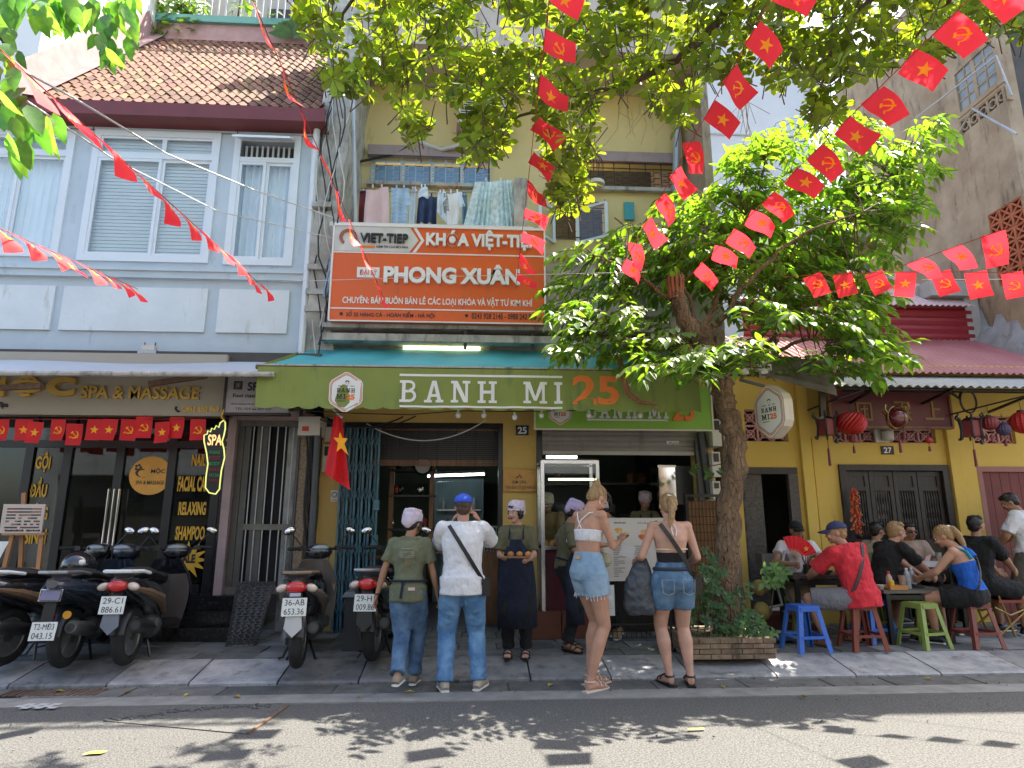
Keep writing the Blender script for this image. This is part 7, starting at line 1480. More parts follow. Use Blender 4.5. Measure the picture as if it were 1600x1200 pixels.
def person(label, loc, rz, H=1.7, skin_=SK1, pelvis=None, lean=(0,0), side=0., twist=0., neck=(0,0,0), hands=None, elbows=None, palms=None, curl=(.35,.35), feet=None, knees=None, fyaw=(0,0), build=1., vox=.0095, shirt=None, sleeve=.5, bottom=None, blen=1., hair=None, hstyle='short', hat=None, shoes=None, apron=None, face=True, female=False, loose=.014, shirt_len=-.02, tank=None, extra=None, btop=.045, legk=1., glasses=False, dec=0., sandals=None, hip=1.):
    t = thing('person', label, 'person', (loc[0],loc[1],loc[2] if len(loc) > 2 else .125), rz); k = H; b_ = build
    P = V(pelvis) if pelvis is not None else V((0,0,.525*H))
    # spine
    def rotv(v, ax, a): return Matrix.Rotation(a,3,ax) @ v
    spine = []; p = P.copy(); N_ = 12; seg = .31*H/N_
    for i in range(N_+1):
        u = i/N_; L_ = lean[0]*(1-u)+lean[1]*u; d = V((sin(side*(.4+.6*u)), sin(L_), cos(L_)*cos(side))).normalized(); spine.append((p.copy(), d)); p = p+d*seg
    def sp(s): 
        f = max(0,min(N_-1e-6,s/.31*N_)); i = int(f); a,bb = spine[i][0], spine[min(i+1,N_)][0]; q_ = a.lerp(bb,f-i)
        if s < 0: q_ = spine[0][0]+spine[0][1]*s*H
        return q_
    up_c = spine[-1][1]; right = V((cos(twist), sin(twist), 0)); right = (right-up_c*right.dot(up_c)).normalized(); fwd = up_c.cross(right)*1; 
    if fwd.dot(V((0,1,0)).xyz) < 0 and abs(twist) < 1.5: fwd = -fwd
    fwd = up_c.cross(right)
    sw = (.093 if female else .103)*H*sqrt(b_); shs = {1: sp(.272)+right*sw, -1: sp(.272)-right*sw}
    hw = .050*H*b_; hips = {1: P+V((hw,0,-.01*H)), -1: P-V((hw,0,.01*H))}
    L1,L2,A1,A2 = .245*H*legk,.245*H*legk,.165*H,.145*H
    feet = feet or {1:V((hw*1.15,0,.045*H)), -1:V((-hw*1.15,0,.045*H))}; knees = knees or {1:V((.1,1,0)), -1:V((-.1,1,0))}
    feet = {s: V(feet[s]) for s in (1,-1)}
    KN, AN = {}, {}
    for s in (1,-1): KN[s], AN[s] = ik(hips[s], feet[s], L1, L2, knees[s])
    hands = hands or {1: shs[1]+V((.05,.04,-.30*H)), -1: shs[-1]+V((-.05,.04,-.30*H))}; elbows = elbows or {1:V((.5,-1,0)),-1:V((-.5,-1,0))}
    EL, WR = {}, {}
    for s in (1,-1): EL[s], WR[s] = ik(shs[s], V(hands[s]), A1, A2, elbows[s])
    # head frame
    nk = sp(.31); hp, hy, hr = neck; hf = fwd*1.; hf = rotv(hf, V((0,0,1)), hy); hr_ = hf.cross(V((0,0,1))).normalized(); hf = rotv(V((hf.x,hf.y,0)).normalized(), hr_, hp); hu = hr_.cross(hf).normalized()
    hu = rotv(hu, hf, hr); hr_ = hf.cross(hu).normalized(); Mh = Matrix((hr_, hf, hu)).transposed()
    hc = nk + (up_c*.5+hu*.5).normalized()*.055*H + hf*.018*H + hu*.022*H; q = lambda x,y,z: hc + Mh @ (V((x,y,z))*H)
    B = MB(); tor = [(-.05,.078,.060),(-.01,.092*hip,.068*hip),(.03,.092*hip,.066),(.09,.072,.054),(.14,.078,.057),(.20,.090,.064),(.245,.094,.058),(.275,.078,.046),(.298,.045,.036)]
    if not female: tor = [(a, r1*(1.0 if a > .05 else .94)*(1.1 if .05 < a < .16 else 1.0), r2) for a,r1,r2 in tor]
    if female: tor = [(a, r1*.93, r2*(1.05 if .17 < a < .23 else 1)) for a,r1,r2 in tor]
    def torso(mb, off, s0, s1, m=1.):
        pts, rs = [], []
        for a,r1,r2 in tor:
            if s0-1e-4 <= a <= s1+1e-4: pts.append(sp(a)); rs.append((r1*H*b_*m+off, r2*H*b_*m+off))
        mb.tube(pts, rs, 20, up=-fwd)
        return mb
    torso(B, 0, -.05, .30); B.tube([sp(.285),nk,hc-hu*.03*H],[(.036*H*b_,.034*H),(.031*H,.031*H),(.031*H,.033*H)],12)
    for s in (1,-1):
        S, E_, W_ = shs[s], EL[s], WR[s]; ar = (.78 if female else 1.)*b_
        B.ell(S,(.036*H*ar,.034*H*ar,.036*H*ar),n=12,m=8); B.tube([sp(.272)+right*s*.04*H, S],[.034*H*ar,.034*H*ar],10)
        B.tube([S,S.lerp(E_,.35),S.lerp(E_,.75),E_],[.031*H*ar,.030*H*ar,.026*H*ar,.0245*H*ar],12); B.ell(E_,.0245*H*ar,n=10,m=6)
        B.tube([E_,E_.lerp(W_,.25),E_.lerp(W_,.65),W_],[.0245*H*ar,.0255*H*ar,.020*H*ar,.0155*H*ar],12)
        pn_ = (palms or {}).get(s, V((-s,0,0))); hand(B, W_, (W_-E_), V(pn_), H, s*(1 if V(pn_).dot(V((-s,0,0))) >= 0 else 1), curl[0 if s == 1 else 1])
        Hh,K,A = hips[s],KN[s],AN[s]; lg = (1.02 if female else 1.)*b_**.7*(.80 if blen > 1.3 else 1.)
        B.ell(Hh,(.056*H*lg,.060*H*lg,.058*H*lg),n=12,m=8); B.tube([Hh,Hh.lerp(K,.3),Hh.lerp(K,.7),K],[.056*H*lg,.054*H*lg,.040*H*lg,.033*H*lg],14); B.ell(K,.033*H*lg,n=12,m=8)
        bk = -V((0,1,0)) if abs((K-Hh).normalized().z) > .5 else V((0,0,0)); sh_n = ((K-Hh).normalized()-(A-K).normalized()); cb = (bk*.010*H)
        B.tube([K,K.lerp(A,.3)+cb,K.lerp(A,.6)+cb*.4,K.lerp(A,.9),A],[.031*H*lg,.0345*H*lg,.0265*H*lg,.019*H,.019*H],14)
        fy = fyaw[0 if s == 1 else 1]; fd = V((sin(fy),cos(fy),0)); 
        if not shoes: B.tube([A-fd*.022*H-V((0,0,.018*H)),A+fd*.02*H-V((0,0,.012*H)),A+fd*.07*H-V((0,0,.026*H)),A+fd*.115*H-V((0,0,.032*H))],[(.017*H,.019*H),(.022*H,.024*H),(.026*H,.017*H),(.022*H,.008*H)],12,up=(0,0,1))
        else: B.ell(A,.02*H,n=8,m=6)
    B.ell(q(0,-.004,.010),(.0435*H,.054*H,.053*H),rot=Mh,n=16,m=12); B.ell(q(0,.014,-.028),(.034*H,.036*H,.037*H),rot=Mh,n=14,m=10); B.ell(q(0,.036,-.054),(.016*H,.014*H,.012*H),rot=Mh,n=8,m=6)
    B.tube([q(0,.048,.006),q(0,.055,-.010),q(0,.060,-.020),q(0,.050,-.025)],[.005*H,.007*H,.0095*H,.006*H],8)
    for s in (1,-1): B.ell(q(.0435*s,-.004,-.008),(.005*H,.012*H,.018*H),rot=Mh,n=8,m=6); B.ell(q(.022*s,.046,-.022),(.012*H,.008*H,.011*H),rot=Mh,n=8,m=6)
    B.ell(q(0,.050,.010),(.026*H,.008*H,.007*H),rot=Mh,n=10,m=6)
    me = remesh(B, vox, 2, .5, name='body', mats=skin_, dec=dec); bo = bpy.data.objects.new('body', me); COL.objects.link(bo); bo.parent = t
    Bd = lambda mb,n,m,par=t,sm=True: mb.build(n,m,par,smooth=sm,local=True)
    def cl(mb, n, m, disp=.012, ds=.09, vx=None, sm=3): 
        me_ = remesh(mb, vx or vox*1.1, sm, .5, disp, ds, n, m, dec=dec); o = bpy.data.objects.new(n, me_); COL.objects.link(o); o.parent = t; return o
    if face:
        for s in (1,-1):
            e = Bd(MB().ell(q(.0185*s,.0475,-.003),(.0085*H,.005*H,.0045*H),rot=Mh,n=10,m=6),'eye',EYEW); Bd(MB().ell(q(.0185*s,.0515,-.003),(.0036*H,.0022*H,.0036*H),rot=Mh,n=8,m=6),'iris',EYED,e)
            Bd(MB().tube([q(.008*s,.0525,.009),q(.019*s,.0525,.0125),q(.029*s,.046,.009)],[.002*H,.0024*H,.0014*H],6),'eyebrow',hair or HBLK)
        Bd(MB().tube([q(-.014,.0445,-.038),q(-.006,.0495,-.0365),q(.006,.0495,-.0365),q(.014,.0445,-.038)],[.002*H,.0034*H,.0034*H,.002*H],8).tube([q(-.011,.0455,-.041),q(0,.050,-.0425),q(.011,.0455,-.041)],[.002*H,.0036*H,.002*H],8),'lips',LIP if not female else mat('dark_lips',(.30,.03,.04),.35))
    if glasses:
        g = MB()
        for s in (1,-1): g.ell(q(.0195*s,.056,-.003),(.0165*H,.004*H,.0125*H),rot=Mh,n=12,m=6); g.bar(q(.034*s,.052,.002),q(.046*s,-.005,.004),.006,.004)
        g.bar(q(-.01,.058,0),q(.01,.058,0),.006,.005); Bd(g,'sunglasses',BLACK)
    if hair:
        h = MB(); big = {'short':1.0,'crop':.96,'bun':1.0,'pony':1.02,'bob':1.04}[hstyle]
        h.ell(q(0,-.012,.016),(.0475*H*big,.056*H*big,.053*H*big),rot=Mh,n=16,m=12); h.ell(q(0,-.030,-.012),(.040*H*big,.032*H*big,.038*H*big),rot=Mh,n=12,m=8)
        if hstyle in ('short',): 
            for j in range(14): a = j*.45-3; h.ell(q(.030*cos(a)*1.1,.02*sin(a)+.002,.052-.004*(j%3)),(.018*H,.018*H,.014*H),rot=Mh,n=8,m=6)
            h.ell(q(0,.034,.046),(.030*H,.016*H,.014*H),rot=Mh,n=8,m=6)
        if hstyle == 'bob': 
            for s in (1,-1): h.tube([q(.04*s,.010,.03),q(.046*s,.012,-.01),q(.044*s,.008,-.045)],[.012*H,.012*H,.008*H],8)
            h.tube([q(-.03,.038,.040),q(0,.045,.036),q(.03,.038,.040)],[.008*H,.009*H,.008*H],8)
        if hstyle == 'bun': h.ell(q(0,-.052,.050),(.024*H,.022*H,.023*H),rot=Mh,n=10,m=8); h.tube([q(0,-.052,.06),q(.012,-.07,.075)],[.006*H,.003*H],6)
        if hstyle == 'pony': h.tube([q(0,-.055,.035),q(0,-.075,.020),q(0,-.082,-.03),q(0,-.075,-.085),q(-.008,-.068,-.13)],[.013*H,.019*H,.021*H,.017*H,.006*H],10)
        cl(h,'hair',hair,.010,.02,vox*.8,1)
        if hstyle in ('pony',): Bd(MB().tube([q(-.012,-.058,.044),q(0,-.070,.036),q(.012,-.058,.026)],.006*H,8),'hair_tie',WHT)
    if hat:
        kind, hm_ = hat
        if kind == 'cap' or kind == 'capback':
            h = MB(); n = 18; 
            for j in range(7):
                f = j/6*pi/2
                for i in range(n): a = 2*pi*i/n; h.v.append(q(.0515*cos(a)*cos(f),-.008+.061*sin(a)*cos(f),.022+.048*sin(f)))
            for j in range(6):
                for i in range(n): a = j*n+i; c_ = j*n+(i+1)%n; h.f.append((a,c_,c_+n,a+n)); h.mi.append(0)
            o = Bd(h,'cap',hm_); o.modifiers.new('s','SOLIDIFY').thickness = .004; sg_ = 1
            br = MB(); pts = []
            for j in range(3):
                for i in range(9): a = pi*(.17+.66*i/8); rr = 1+.0*j; ext = (0,.03,.055)[j]; pts.append(q(.050*cos(a)*(1-.05*j), (-.008+.058*sin(a)+ext*sin(a)), .024-.006*j-.010*abs(cos(a))*j))
            br.v = pts
            for j in range(2):
                for i in range(8): a = j*9+i; br.f.append((a,a+1,a+10,a+9)); br.mi.append(0)
            o = Bd(br,'cap_brim',hm_,o); o.modifiers.new('s','SOLIDIFY').thickness = .004
            Bd(MB().ell(q(0,-.008,.071),.004*H,n=8,m=5),'cap_button',hm_,t)
        if kind == 'puff':
            h = MB(); h.ell(q(0,-.014,.036),(.060*H,.066*H,.050*H),rot=Mh,n=16,m=12); h.ell(q(0,-.050,.012),(.046*H,.034*H,.048*H),rot=Mh,n=12,m=10)
            for j in range(9): a = j*.7; h.ell(q(.036*cos(a),-.02+.036*sin(a),.066),(.022*H,.022*H,.018*H),rot=Mh,n=8,m=6)
            cl(h,'cloth_cap',hm_,.022,.05,vox*.9,2); Bd(MB().tube([q(.0505*cos(a),-.012+.060*sin(a),.016) for a in [2*pi*j/20 for j in range(21)]],.007*H,6),'cap_band',hm_)
    # clothes
    if shirt:
        S_ = MB(); torso(S_, loose, shirt_len if shirt_len > -.05 else -.05, .275, 1.02)
        if shirt_len < -.02: S_.tube([sp(.03),P-spine[0][1]*(.06*H)],[(.098*H*b_*hip+loose*1.1,.072*H*b_+loose*1.1)]*2,20,up=-fwd)
        S_.tube([sp(.262),sp(.285),sp(.306)],[(.078*H*b_,.054*H),(.062*H*b_,.054*H),(.052*H*b_,.050*H)],14,up=-fwd)
        for s in (1,-1):
            S,E_ = shs[s],EL[s]; ar = (.80 if female else 1.)*b_; S_.ell(S,(.038*H*ar+.004,.038*H*ar+.004,.038*H*ar+.004),n=12,m=8); S_.tube([sp(.27)+right*s*.03*H,S],[.038*H*ar,.039*H*ar],12)
            if sleeve <= 1: S_.tube([S,S.lerp(E_,sleeve*.5),S.lerp(E_,sleeve)],[.039*H*ar+.003,.038*H*ar+loose*.4,.039*H*ar+loose*.6],14)
            else: S_.tube([S,E_],[.041*H*ar,.036*H*ar],14); S_.ell(E_,.036*H*ar); S_.tube([E_,E_.lerp(WR[s],sleeve-1)],[.036*H*ar,.028*H*ar],14)
        cl(S_,'shirt',shirt,.022,.075)
        Bd(MB().tube([sp(.293)+right*(.043*H*b_*cos(a))+fwd*(.040*H*sin(a)) for a in [2*pi*j/18 for j in range(19)]],.006,6),'collar',shirt)
    if bottom:
        S_ = MB(); torso(S_, .011, -.05, btop, 1.02); S_.ell(P-V((0,0,.025*H)),(.09*H*b_*hip,.066*H*hip,.05*H),n=16,m=8)
        for s in (1,-1):
            Hh,K,A = hips[s],KN[s],AN[s]; lg = b_**.7; fl_ = .010 if blen > 1 else .020
            S_.ell(Hh,(.060*H*lg*hip,.065*H*lg,.062*H*lg),n=12,m=8)
            if blen <= 1: S_.tube([Hh,Hh.lerp(K,blen*.5),Hh.lerp(K,blen)],[.060*H*lg*hip+.004,.058*H*lg+fl_*.6,.050*H*lg+fl_],16)
            else:
                S_.tube([Hh,Hh.lerp(K,.35),Hh.lerp(K,.75),K],[.060*H*lg*hip,.057*H*lg+.006,.047*H*lg+.009,.043*H*lg+.008],16); S_.ell(K,.043*H*lg+.008,n=12,m=8); e = min(1.,blen-1)
                S_.tube([K,K.lerp(A,.4*e),K.lerp(A,.8*e),K.lerp(A,e)],[.043*H*lg+.006,.041*H*lg+.006,.036*H*lg+.006,.036*H*lg+.010],14)
        cl(S_,'trousers' if blen > 1 else 'shorts',bottom,.020 if blen > 1 else .010,.06 if blen > 1 else .08)
    if tank:
        S_ = MB(); s0,s1,mt_ = tank; pts,rs = [],[]
        for a,r1,r2 in tor:
            if s0 <= a <= s1: pts.append(sp(a)); rs.append((r1*H*b_+.007, r2*H*b_+.007))
        S_.tube(pts,rs,20,up=-fwd); cl(S_,'top',mt_,.006,.06)
    if apron:
        S_ = MB(); z1 = .19; pts,rs = [],[]
        aw_ = MB(); N2 = 14; rows_ = [(sp(.215),.050,.066),(sp(.12),.080,.066),(sp(.04),.100,.076),(P-V((0,0,.08*H)),.112,.085),(P-V((0,0,.2*H)),.118,.092),(V((P.x,P.y,max(.13*H,P.z-.34*H))),.12,.095)]
        for (c,rw,rd_) in rows_:
            for i in range(N2+1): a = pi*(-.04+1.08*i/N2) if rw > .085 else pi*(.12+.76*i/N2); aw_.v.append(c+right*(rw*H*b_*cos(a)*1.12)+fwd*(rd_*H*b_*sin(a)*1.18+.018+.006*sin(i*2.3)))
        for j in range(len(rows_)-1):
            for i in range(N2): a = j*(N2+1)+i; aw_.f.append((a,a+N2+1,a+N2+2,a+1)); aw_.mi.append(0)
        o = Bd(aw_,'apron',apron); o.modifiers.new('s','SOLIDIFY').thickness = .004
        for s in (1,-1): Bd(MB().tube([sp(.215)+right*s*.048*H+fwd*(.062*H+.02),sp(.255)+right*s*.046*H+fwd*.066*H,sp(.292)+right*s*.044*H+fwd*.02*H,sp(.292)+right*s*.030*H-fwd*.046*H],.010,6),'apron_strap',apron)
        Bd(MB().tube([sp(.06)+right*(.094*H*b_*cos(a)+.014*cos(a))+fwd*(.070*H*b_*sin(a)+.016*sin(a)) for a in [2*pi*j/20 for j in range(21)]],.010,6),'apron_tie',apron)
    for s in (1,-1):
        A = AN[s]; fy = fyaw[0 if s == 1 else 1]; fd = V((sin(fy),cos(fy),0)); rd_ = V((fd.y,-fd.x,0)); dz = V((0,0,1))
        if shoes:
            o = Bd(MB().tube([A-fd*.036*H-dz*.028*H,A-fd*.02*H-dz*.014*H,A+fd*.03*H-dz*.014*H,A+fd*.08*H-dz*.024*H,A+fd*.118*H-dz*.030*H],[(.018*H,.016*H),(.025*H,.028*H),(.027*H,.028*H),(.029*H,.018*H),(.019*H,.010*H)],12,up=(0,0,1)),'shoe',shoes)
            Bd(MB().tube([A-fd*.040*H-dz*.038*H,A+fd*.02*H-dz*.038*H,A+fd*.075*H-dz*.038*H,A+fd*.124*H-dz*.038*H],[(.022*H,.006*H),(.026*H,.007*H),(.031*H,.007*H),(.018*H,.006*H)],12,up=(0,0,1)),'sole',WHT,o)
        if sandals:
            o = Bd(MB().tube([A-fd*.040*H-dz*.041*H,A+fd*.02*H-dz*.041*H,A+fd*.075*H-dz*.041*H,A+fd*.124*H-dz*.040*H],[(.022*H,.009*H),(.025*H,.009*H),(.030*H,.009*H),(.020*H,.007*H)],12,up=(0,0,1)),'sandal_sole',sandals)
            for (c,rr,hh,tl_) in ((A+fd*.085*H-dz*.025*H,.027,.017,0),(A+fd*.052*H-dz*.018*H,.027,.024,0)): Bd(MB().tube([c+rd_*(rr*H*cos(a))+dz*(hh*H*sin(a)-.004) for a in [pi*j/8 for j in range(9)]],(.007),6),'sandal_strap',sandals,o)
            Bd(MB().tube([A+dz*.004*H+rd_*(.0225*H*cos(a))+fd*(.0225*H*sin(a)) for a in [2*pi*j/14 for j in range(15)]],.008,6),'ankle_strap',sandals,o)
    info = dict(t=t, sp=sp, q=q, fwd=fwd, right=right, shs=shs, WR=WR, EL=EL, P=P, H=H, b=b_, Bd=Bd, hips=hips, KN=KN, AN=AN, cl=cl, tor=tor, torso=torso)
    if extra: extra(info)
    return t
def strap(I, s, m=None, bag=True, w=.035, rear=True):
    """cross body strap from shoulder s over the back to the opposite hip"""
    sp,right,fwd,H,b_ = I['sp'],I['right'],I['fwd'],I['H'],I['b']; pts = []
    for j in range(11):
        u = j/10; a = .285-.27*u; lat = s*(.070-.165*u)*H*b_; 
        r1 = .09*H*b_+.022; r2 = .064*H*b_+.026; dep = r2*sqrt(max(.03,1-(lat/(r1*1.05))**2)); pts.append(sp(a)+right*lat-fwd*dep)
    mb = MB()
    for j in range(10): mb.bar(pts[j],pts[j+1],w,.006,up=-fwd)
    I['Bd'](mb,'strap',m or BLACK,sm=False)
    pts2 = [sp(.285)+right*s*.07*H*b_-fwd*.02*H, sp(.30)+right*s*.072*H*b_+fwd*.01*H, sp(.25)+right*s*.055*H*b_+fwd*(.064*H*b_+.03), sp(.12)-right*s*.02*H+fwd*(.06*H*b_+.035), sp(.0)-right*s*.095*H*b_+fwd*.03*H]
    mb = MB(); [mb.bar(pts2[j],pts2[j+1],w,.006,up=fwd) for j in range(4)]; I['Bd'](mb,'strap',m or BLACK,sm=False)
    if bag: I['Bd'](MB().cbox(sp(.0)-right*s*(.115*H*b_)-V((0,0,.04)),(.07,.17,.14)),'shoulder_bag',m or BLACK,sm=False)
Vx = V
# 1 worker walking in
def ex1(I):
    sp,right,fwd,H = I['sp'],I['right'],I['fwd'],I['H']
    for k,(a,w_) in enumerate(((.235,.05),(.215,.07),(.205,.066),(.196,.07),(.187,.06),(.15,.02))): 
        c = sp(a)-fwd*(.064*H+.024); I['Bd'](MB().cbox(c,(w_*2,.004,.007 if k < 5 else .03)),'shirt_print',mat('faded_print',(.26,.25,.19),.9) if k < 5 else mat('brown_print',(.20,.13,.06),.9),sm=False)
    I['Bd'](MB().tube([sp(.055)+right*(.098*H*cos(a)+.014*cos(a))+fwd*(.074*H*sin(a)+.016*sin(a)) for a in [2*pi*j/20 for j in range(21)]],.011,6),'apron_tie',NAVY)
    I['Bd'](MB().tube([sp(.055)-fwd*(.066*H+.03)-right*.02,sp(-.04)-fwd*(.07*H+.04)-right*.035],.011,6),'apron_tie',NAVY)
    I['Bd'](MB().cbox(sp(.012)-fwd*(.070*H+.026)+right*.055,(.06,.008,.025)),'phone_in_pocket',mat('pale_pink_case',(.6,.42,.42),.4),sm=False)
    I['Bd'](MB().tube([I['WR'][-1]+V((.02*cos(a),.02*sin(a),.01)) for a in [2*pi*j/10 for j in range(11)]],.006,5),'bracelet',BLACK)
person('woman in olive t shirt, jeans and lilac cap walking towards the doorway', (-.58,6.0,.02), radians(-6), 1.53, SK2, pelvis=(0,0,.80), lean=(.03,.06), neck=(-.15,-.55,0), hands={1:V((.27,.10,.66)),-1:V((-.30,-.02,.68))}, feet={1:V((.05,.12,.065)),-1:V((-.02,-.24,.14))}, knees={1:V((.1,1,0)),-1:V((0,1,0))}, shirt=OLVG, sleeve=.72, bottom=DEN, blen=1.95, hair=HBLK, hstyle='bob', hat=('puff',LIL), shoes=mat('tan_canvas_shoe',(.30,.23,.16),.8), female=True, extra=ex1, shirt_len=-.03, loose=.018, hip=.95, build=1.05)
# 2 man photographing
def ex2(I): strap(I,-1); I['Bd'](MB().cbox((I['q'](0,.115,-.0)),(.15,.012,.075)),'phone',BLACK,sm=False); I['Bd'](MB().tube([I['WR'][1]+V((.024*cos(a),.0,.024*sin(a)))*1 for a in [2*pi*j/10 for j in range(11)]],.008,5),'wrist_band',BLACK)
person('man in loose white shirt and blue cap photographing the shop', (-.10,5.93,.004), radians(2), 1.70, SK1, lean=(.0,.05), neck=(-.02,.0,0), hands={1:V((.155,.17,1.42)),-1:V((-.10,.24,1.40))}, elbows={1:V((.55,.0,-1)),-1:V((-.4,.2,-1))}, palms={1:V((-1,0,.2)),-1:V((1,0,.2))}, curl=(.5,.5), feet={1:V((.155,.02,.075)),-1:V((-.14,-.01,.075))}, fyaw=(.35,-.15), shirt=WSH, sleeve=.78, bottom=DENM, blen=2.0, hair=HBRN, hstyle='crop', hat=('cap',mat('royal_blue_cotton',(.03,.09,.55),.8)), shoes=mat('beige_shoe',(.42,.36,.28),.7), build=1.06, shirt_len=-.05, loose=.022, extra=ex2)
# 3 worker with tray
def ex3(I):
    H = I['H']; c = (I['WR'][1]+I['WR'][-1])/2+V((0,.075,.02)); I['Bd'](MB().cbox(c,(.30,.11,.012)),'tray',mat('bamboo_tray',(.30,.15,.06),.5),sm=False)
person('young worker in long navy apron holding a small tray of rolls', (.44,6.72), radians(172), 1.52, SK3, lean=(.0,.03), neck=(0,-.55,0), hands={1:V((.13,.27,.95)),-1:V((-.13,.27,.93))}, elbows={1:V((.35,-1.,-.6)),-1:V((-.35,-1.,-.6))}, palms={1:V((-.7,0,.8)),-1:V((.7,0,.8))}, curl=(.3,.3), shirt=OLV, sleeve=.85, bottom=BLKC, blen=1.95, hair=HBLK, hstyle='bob', hat=('puff',LIL), sandals=BLACK, female=True, apron=NAVY, loose=.02, extra=ex3)
tp_ = V((.44-.0,6.72-.335,.125+.945))
for k in range(3): 
    o = MB().ell(tp_+V((-.085+.085*k,0,.04)),(.032,.03,.03),n=10,m=8).build('bread_roll', MATS['bread_crust'], smooth=True); tag(o,['left','middle','right'][k]+' one of three small golden rolls on the worker\'s tray','bread','rolls on the worker\'s tray')
# 4 worker behind
person('worker in lilac cap standing behind the woman in the white top', (.98,7.02), radians(-100), 1.55, SK2, lean=(.05,.2), neck=(-.35,0,0), hands={1:V((.15,.30,1.0)),-1:V((-.15,.30,1.0))}, shirt=OLV, sleeve=.9, bottom=BLKC, blen=1.95, hair=HBLK, hstyle='bob', hat=('puff',LILD), sandals=BLACK, apron=NAVY, female=True, loose=.022, vox=.011, fyaw=(.7,.7), extra=lambda I: I['Bd'](MB().lathe([(.03,0),(.032,.006)],I['shs'][1]+V((.055,0,-.13)),12,ax=V((1,0,0))),'round_badge',WHT))
# 5 woman in white top
def ex5(I):
    sp,right,fwd,H,q = I['sp'],I['right'],I['fwd'],I['H'],I['q']
    for s in (1,-1): I['Bd'](MB().tube([sp(.195)-right*s*.015*H-fwd*.064*H,sp(.24)+right*s*.012*H-fwd*.066*H,sp(.278)+right*s*.045*H-fwd*.046*H,sp(.29)+right*s*.052*H,sp(.26)+right*s*.05*H+fwd*.052*H,sp(.20)+right*s*.045*H+fwd*.066*H],.006,6),'top_strap',WHT)
    c = (I['WR'][1]+I['WR'][-1])/2+V((0,.10,.035)); I['Bd'](MB().cbox(c,(.075,.15,.01),Matrix.Rotation(radians(25),3,'X')),'phone',BLACK,sm=False)
    I['Bd'](MB().ell(I['P']+V((.02,.17,.08)),(.10,.05,.07),n=12,m=8),'waist_bag',mat('pale_olive_bag',(.42,.38,.25),.7)); I['Bd'](MB().cbox(sp(.055)-fwd*(.062*H+.018),(.07,.006,.035)),'waist_patch',mat('leather_patch',(.5,.36,.2),.7),sm=False)
    g = MB(); 
    for s in (1,-1): g.ell(q(.02*s,.040,.050),(.0165*H,.010*H,.012*H),n=10,m=6); g.bar(q(.036*s,.035,.050),q(.046*s,-.02,.02),.006,.004)
    I['Bd'](g,'sunglasses_on_head',BLACK); I['Bd'](MB().ell(q(.047,-.004,-.035),(.006,.004,.02),n=6,m=5),'earring',WHT)
    fr_ = MB(); rr = random.Random(2)
    for s in (1,-1):
        Hh,K = I['hips'][s],I['KN'][s]; c = Hh.lerp(K,.42)
        for j in range(22): a = 2*pi*j/22; p = c+V((.112*cos(a),.112*sin(a),0)); fr_.bar(p,p+V((rr.uniform(-.01,.01),rr.uniform(-.01,.01),-rr.uniform(.02,.045))),.004,.003)
    I['Bd'](fr_,'frayed_hem',WHT,sm=False)
    for (u,z0,z1) in ((.055,.03,-.035),(-.02,.03,-.035)): pass
person('blonde woman in white strappy crop top and light denim shorts looking at her phone', (1.03,5.95,.004), radians(-58), 1.77, SK1, pelvis=(0,0,.99), legk=1.08, lean=(.02,.16), neck=(-.75,0,0), hands={1:V((.05,.36,1.24)),-1:V((-.09,.34,1.20))}, elbows={1:V((.6,-.6,-1)),-1:V((-.6,-.6,-1))}, palms={1:V((-.5,0,1)),-1:V((.5,0,1))}, curl=(.4,.4), feet={1:V((.10,-.10,.078)),-1:V((-.08,.06,.078))}, fyaw=(-.1,.1), bottom=DENL, blen=.42, btop=.09, hair=HBLD, hstyle='bun', sandals=mat('cream_sandal',(.58,.48,.40),.7), female=True, tank=(.12,.20,WSH), extra=ex5, vox=.0085, hip=1.06)
# 6 ponytail woman
def ex6(I):
    sp,right,fwd,H,q = I['sp'],I['right'],I['fwd'],I['H'],I['q']; strap(I,-1,bag=True,w=.04)
    I['Bd'](MB().tube([sp(.155)+right*(.088*H*cos(a))+fwd*(.060*H*sin(a)+.0) for a in [2*pi*j/24 for j in range(25)]],.006,5),'top_edge',CREAML)
    for s in (1,-1): I['Bd'](MB().tube([sp(.295)-fwd*.034*H+right*s*.01,sp(.25)-fwd*.066*H+right*s*.022,sp(.225)-fwd*.07*H+right*s*.012],.005,5),'neck_tie',WHT)
    I['Bd'](MB().cbox(I['WR'][-1]+V((-.05,.07,.10)),(.14,.004,.11),Matrix.Rotation(.3,3,'Y')),'paper',WHT,sm=False)
    for s in (1,-1):
        m_ = MB(); c = I['P']+right*s*.055*H-fwd*(.072*H+.030)-V((0,0,.035*H)); w_,h_ = .055,.065
        for a,b in (((-w_,h_),(w_,h_)),((-w_,h_),(-w_*.9,-h_*.7)),((w_,h_),(w_*.9,-h_*.7)),((-w_*.9,-h_*.7),(0,-h_)),((w_*.9,-h_*.7),(0,-h_))): m_.bar(c+right*a[0]+V((0,0,a[1])),c+right*b[0]+V((0,0,b[1])),.004,.004)
        I['Bd'](m_,'pocket_seam',mat('seam_thread',(.30,.32,.34),.8),sm=False)
    I['Bd'](MB().tube([sp(.055)+right*((.082*H+.020)*cos(a))+fwd*((.060*H+.022)*sin(a)) for a in [2*pi*j/24 for j in range(25)]],(.018),6),'waistband',mat('black_waistband',(.03,.04,.06),.8))
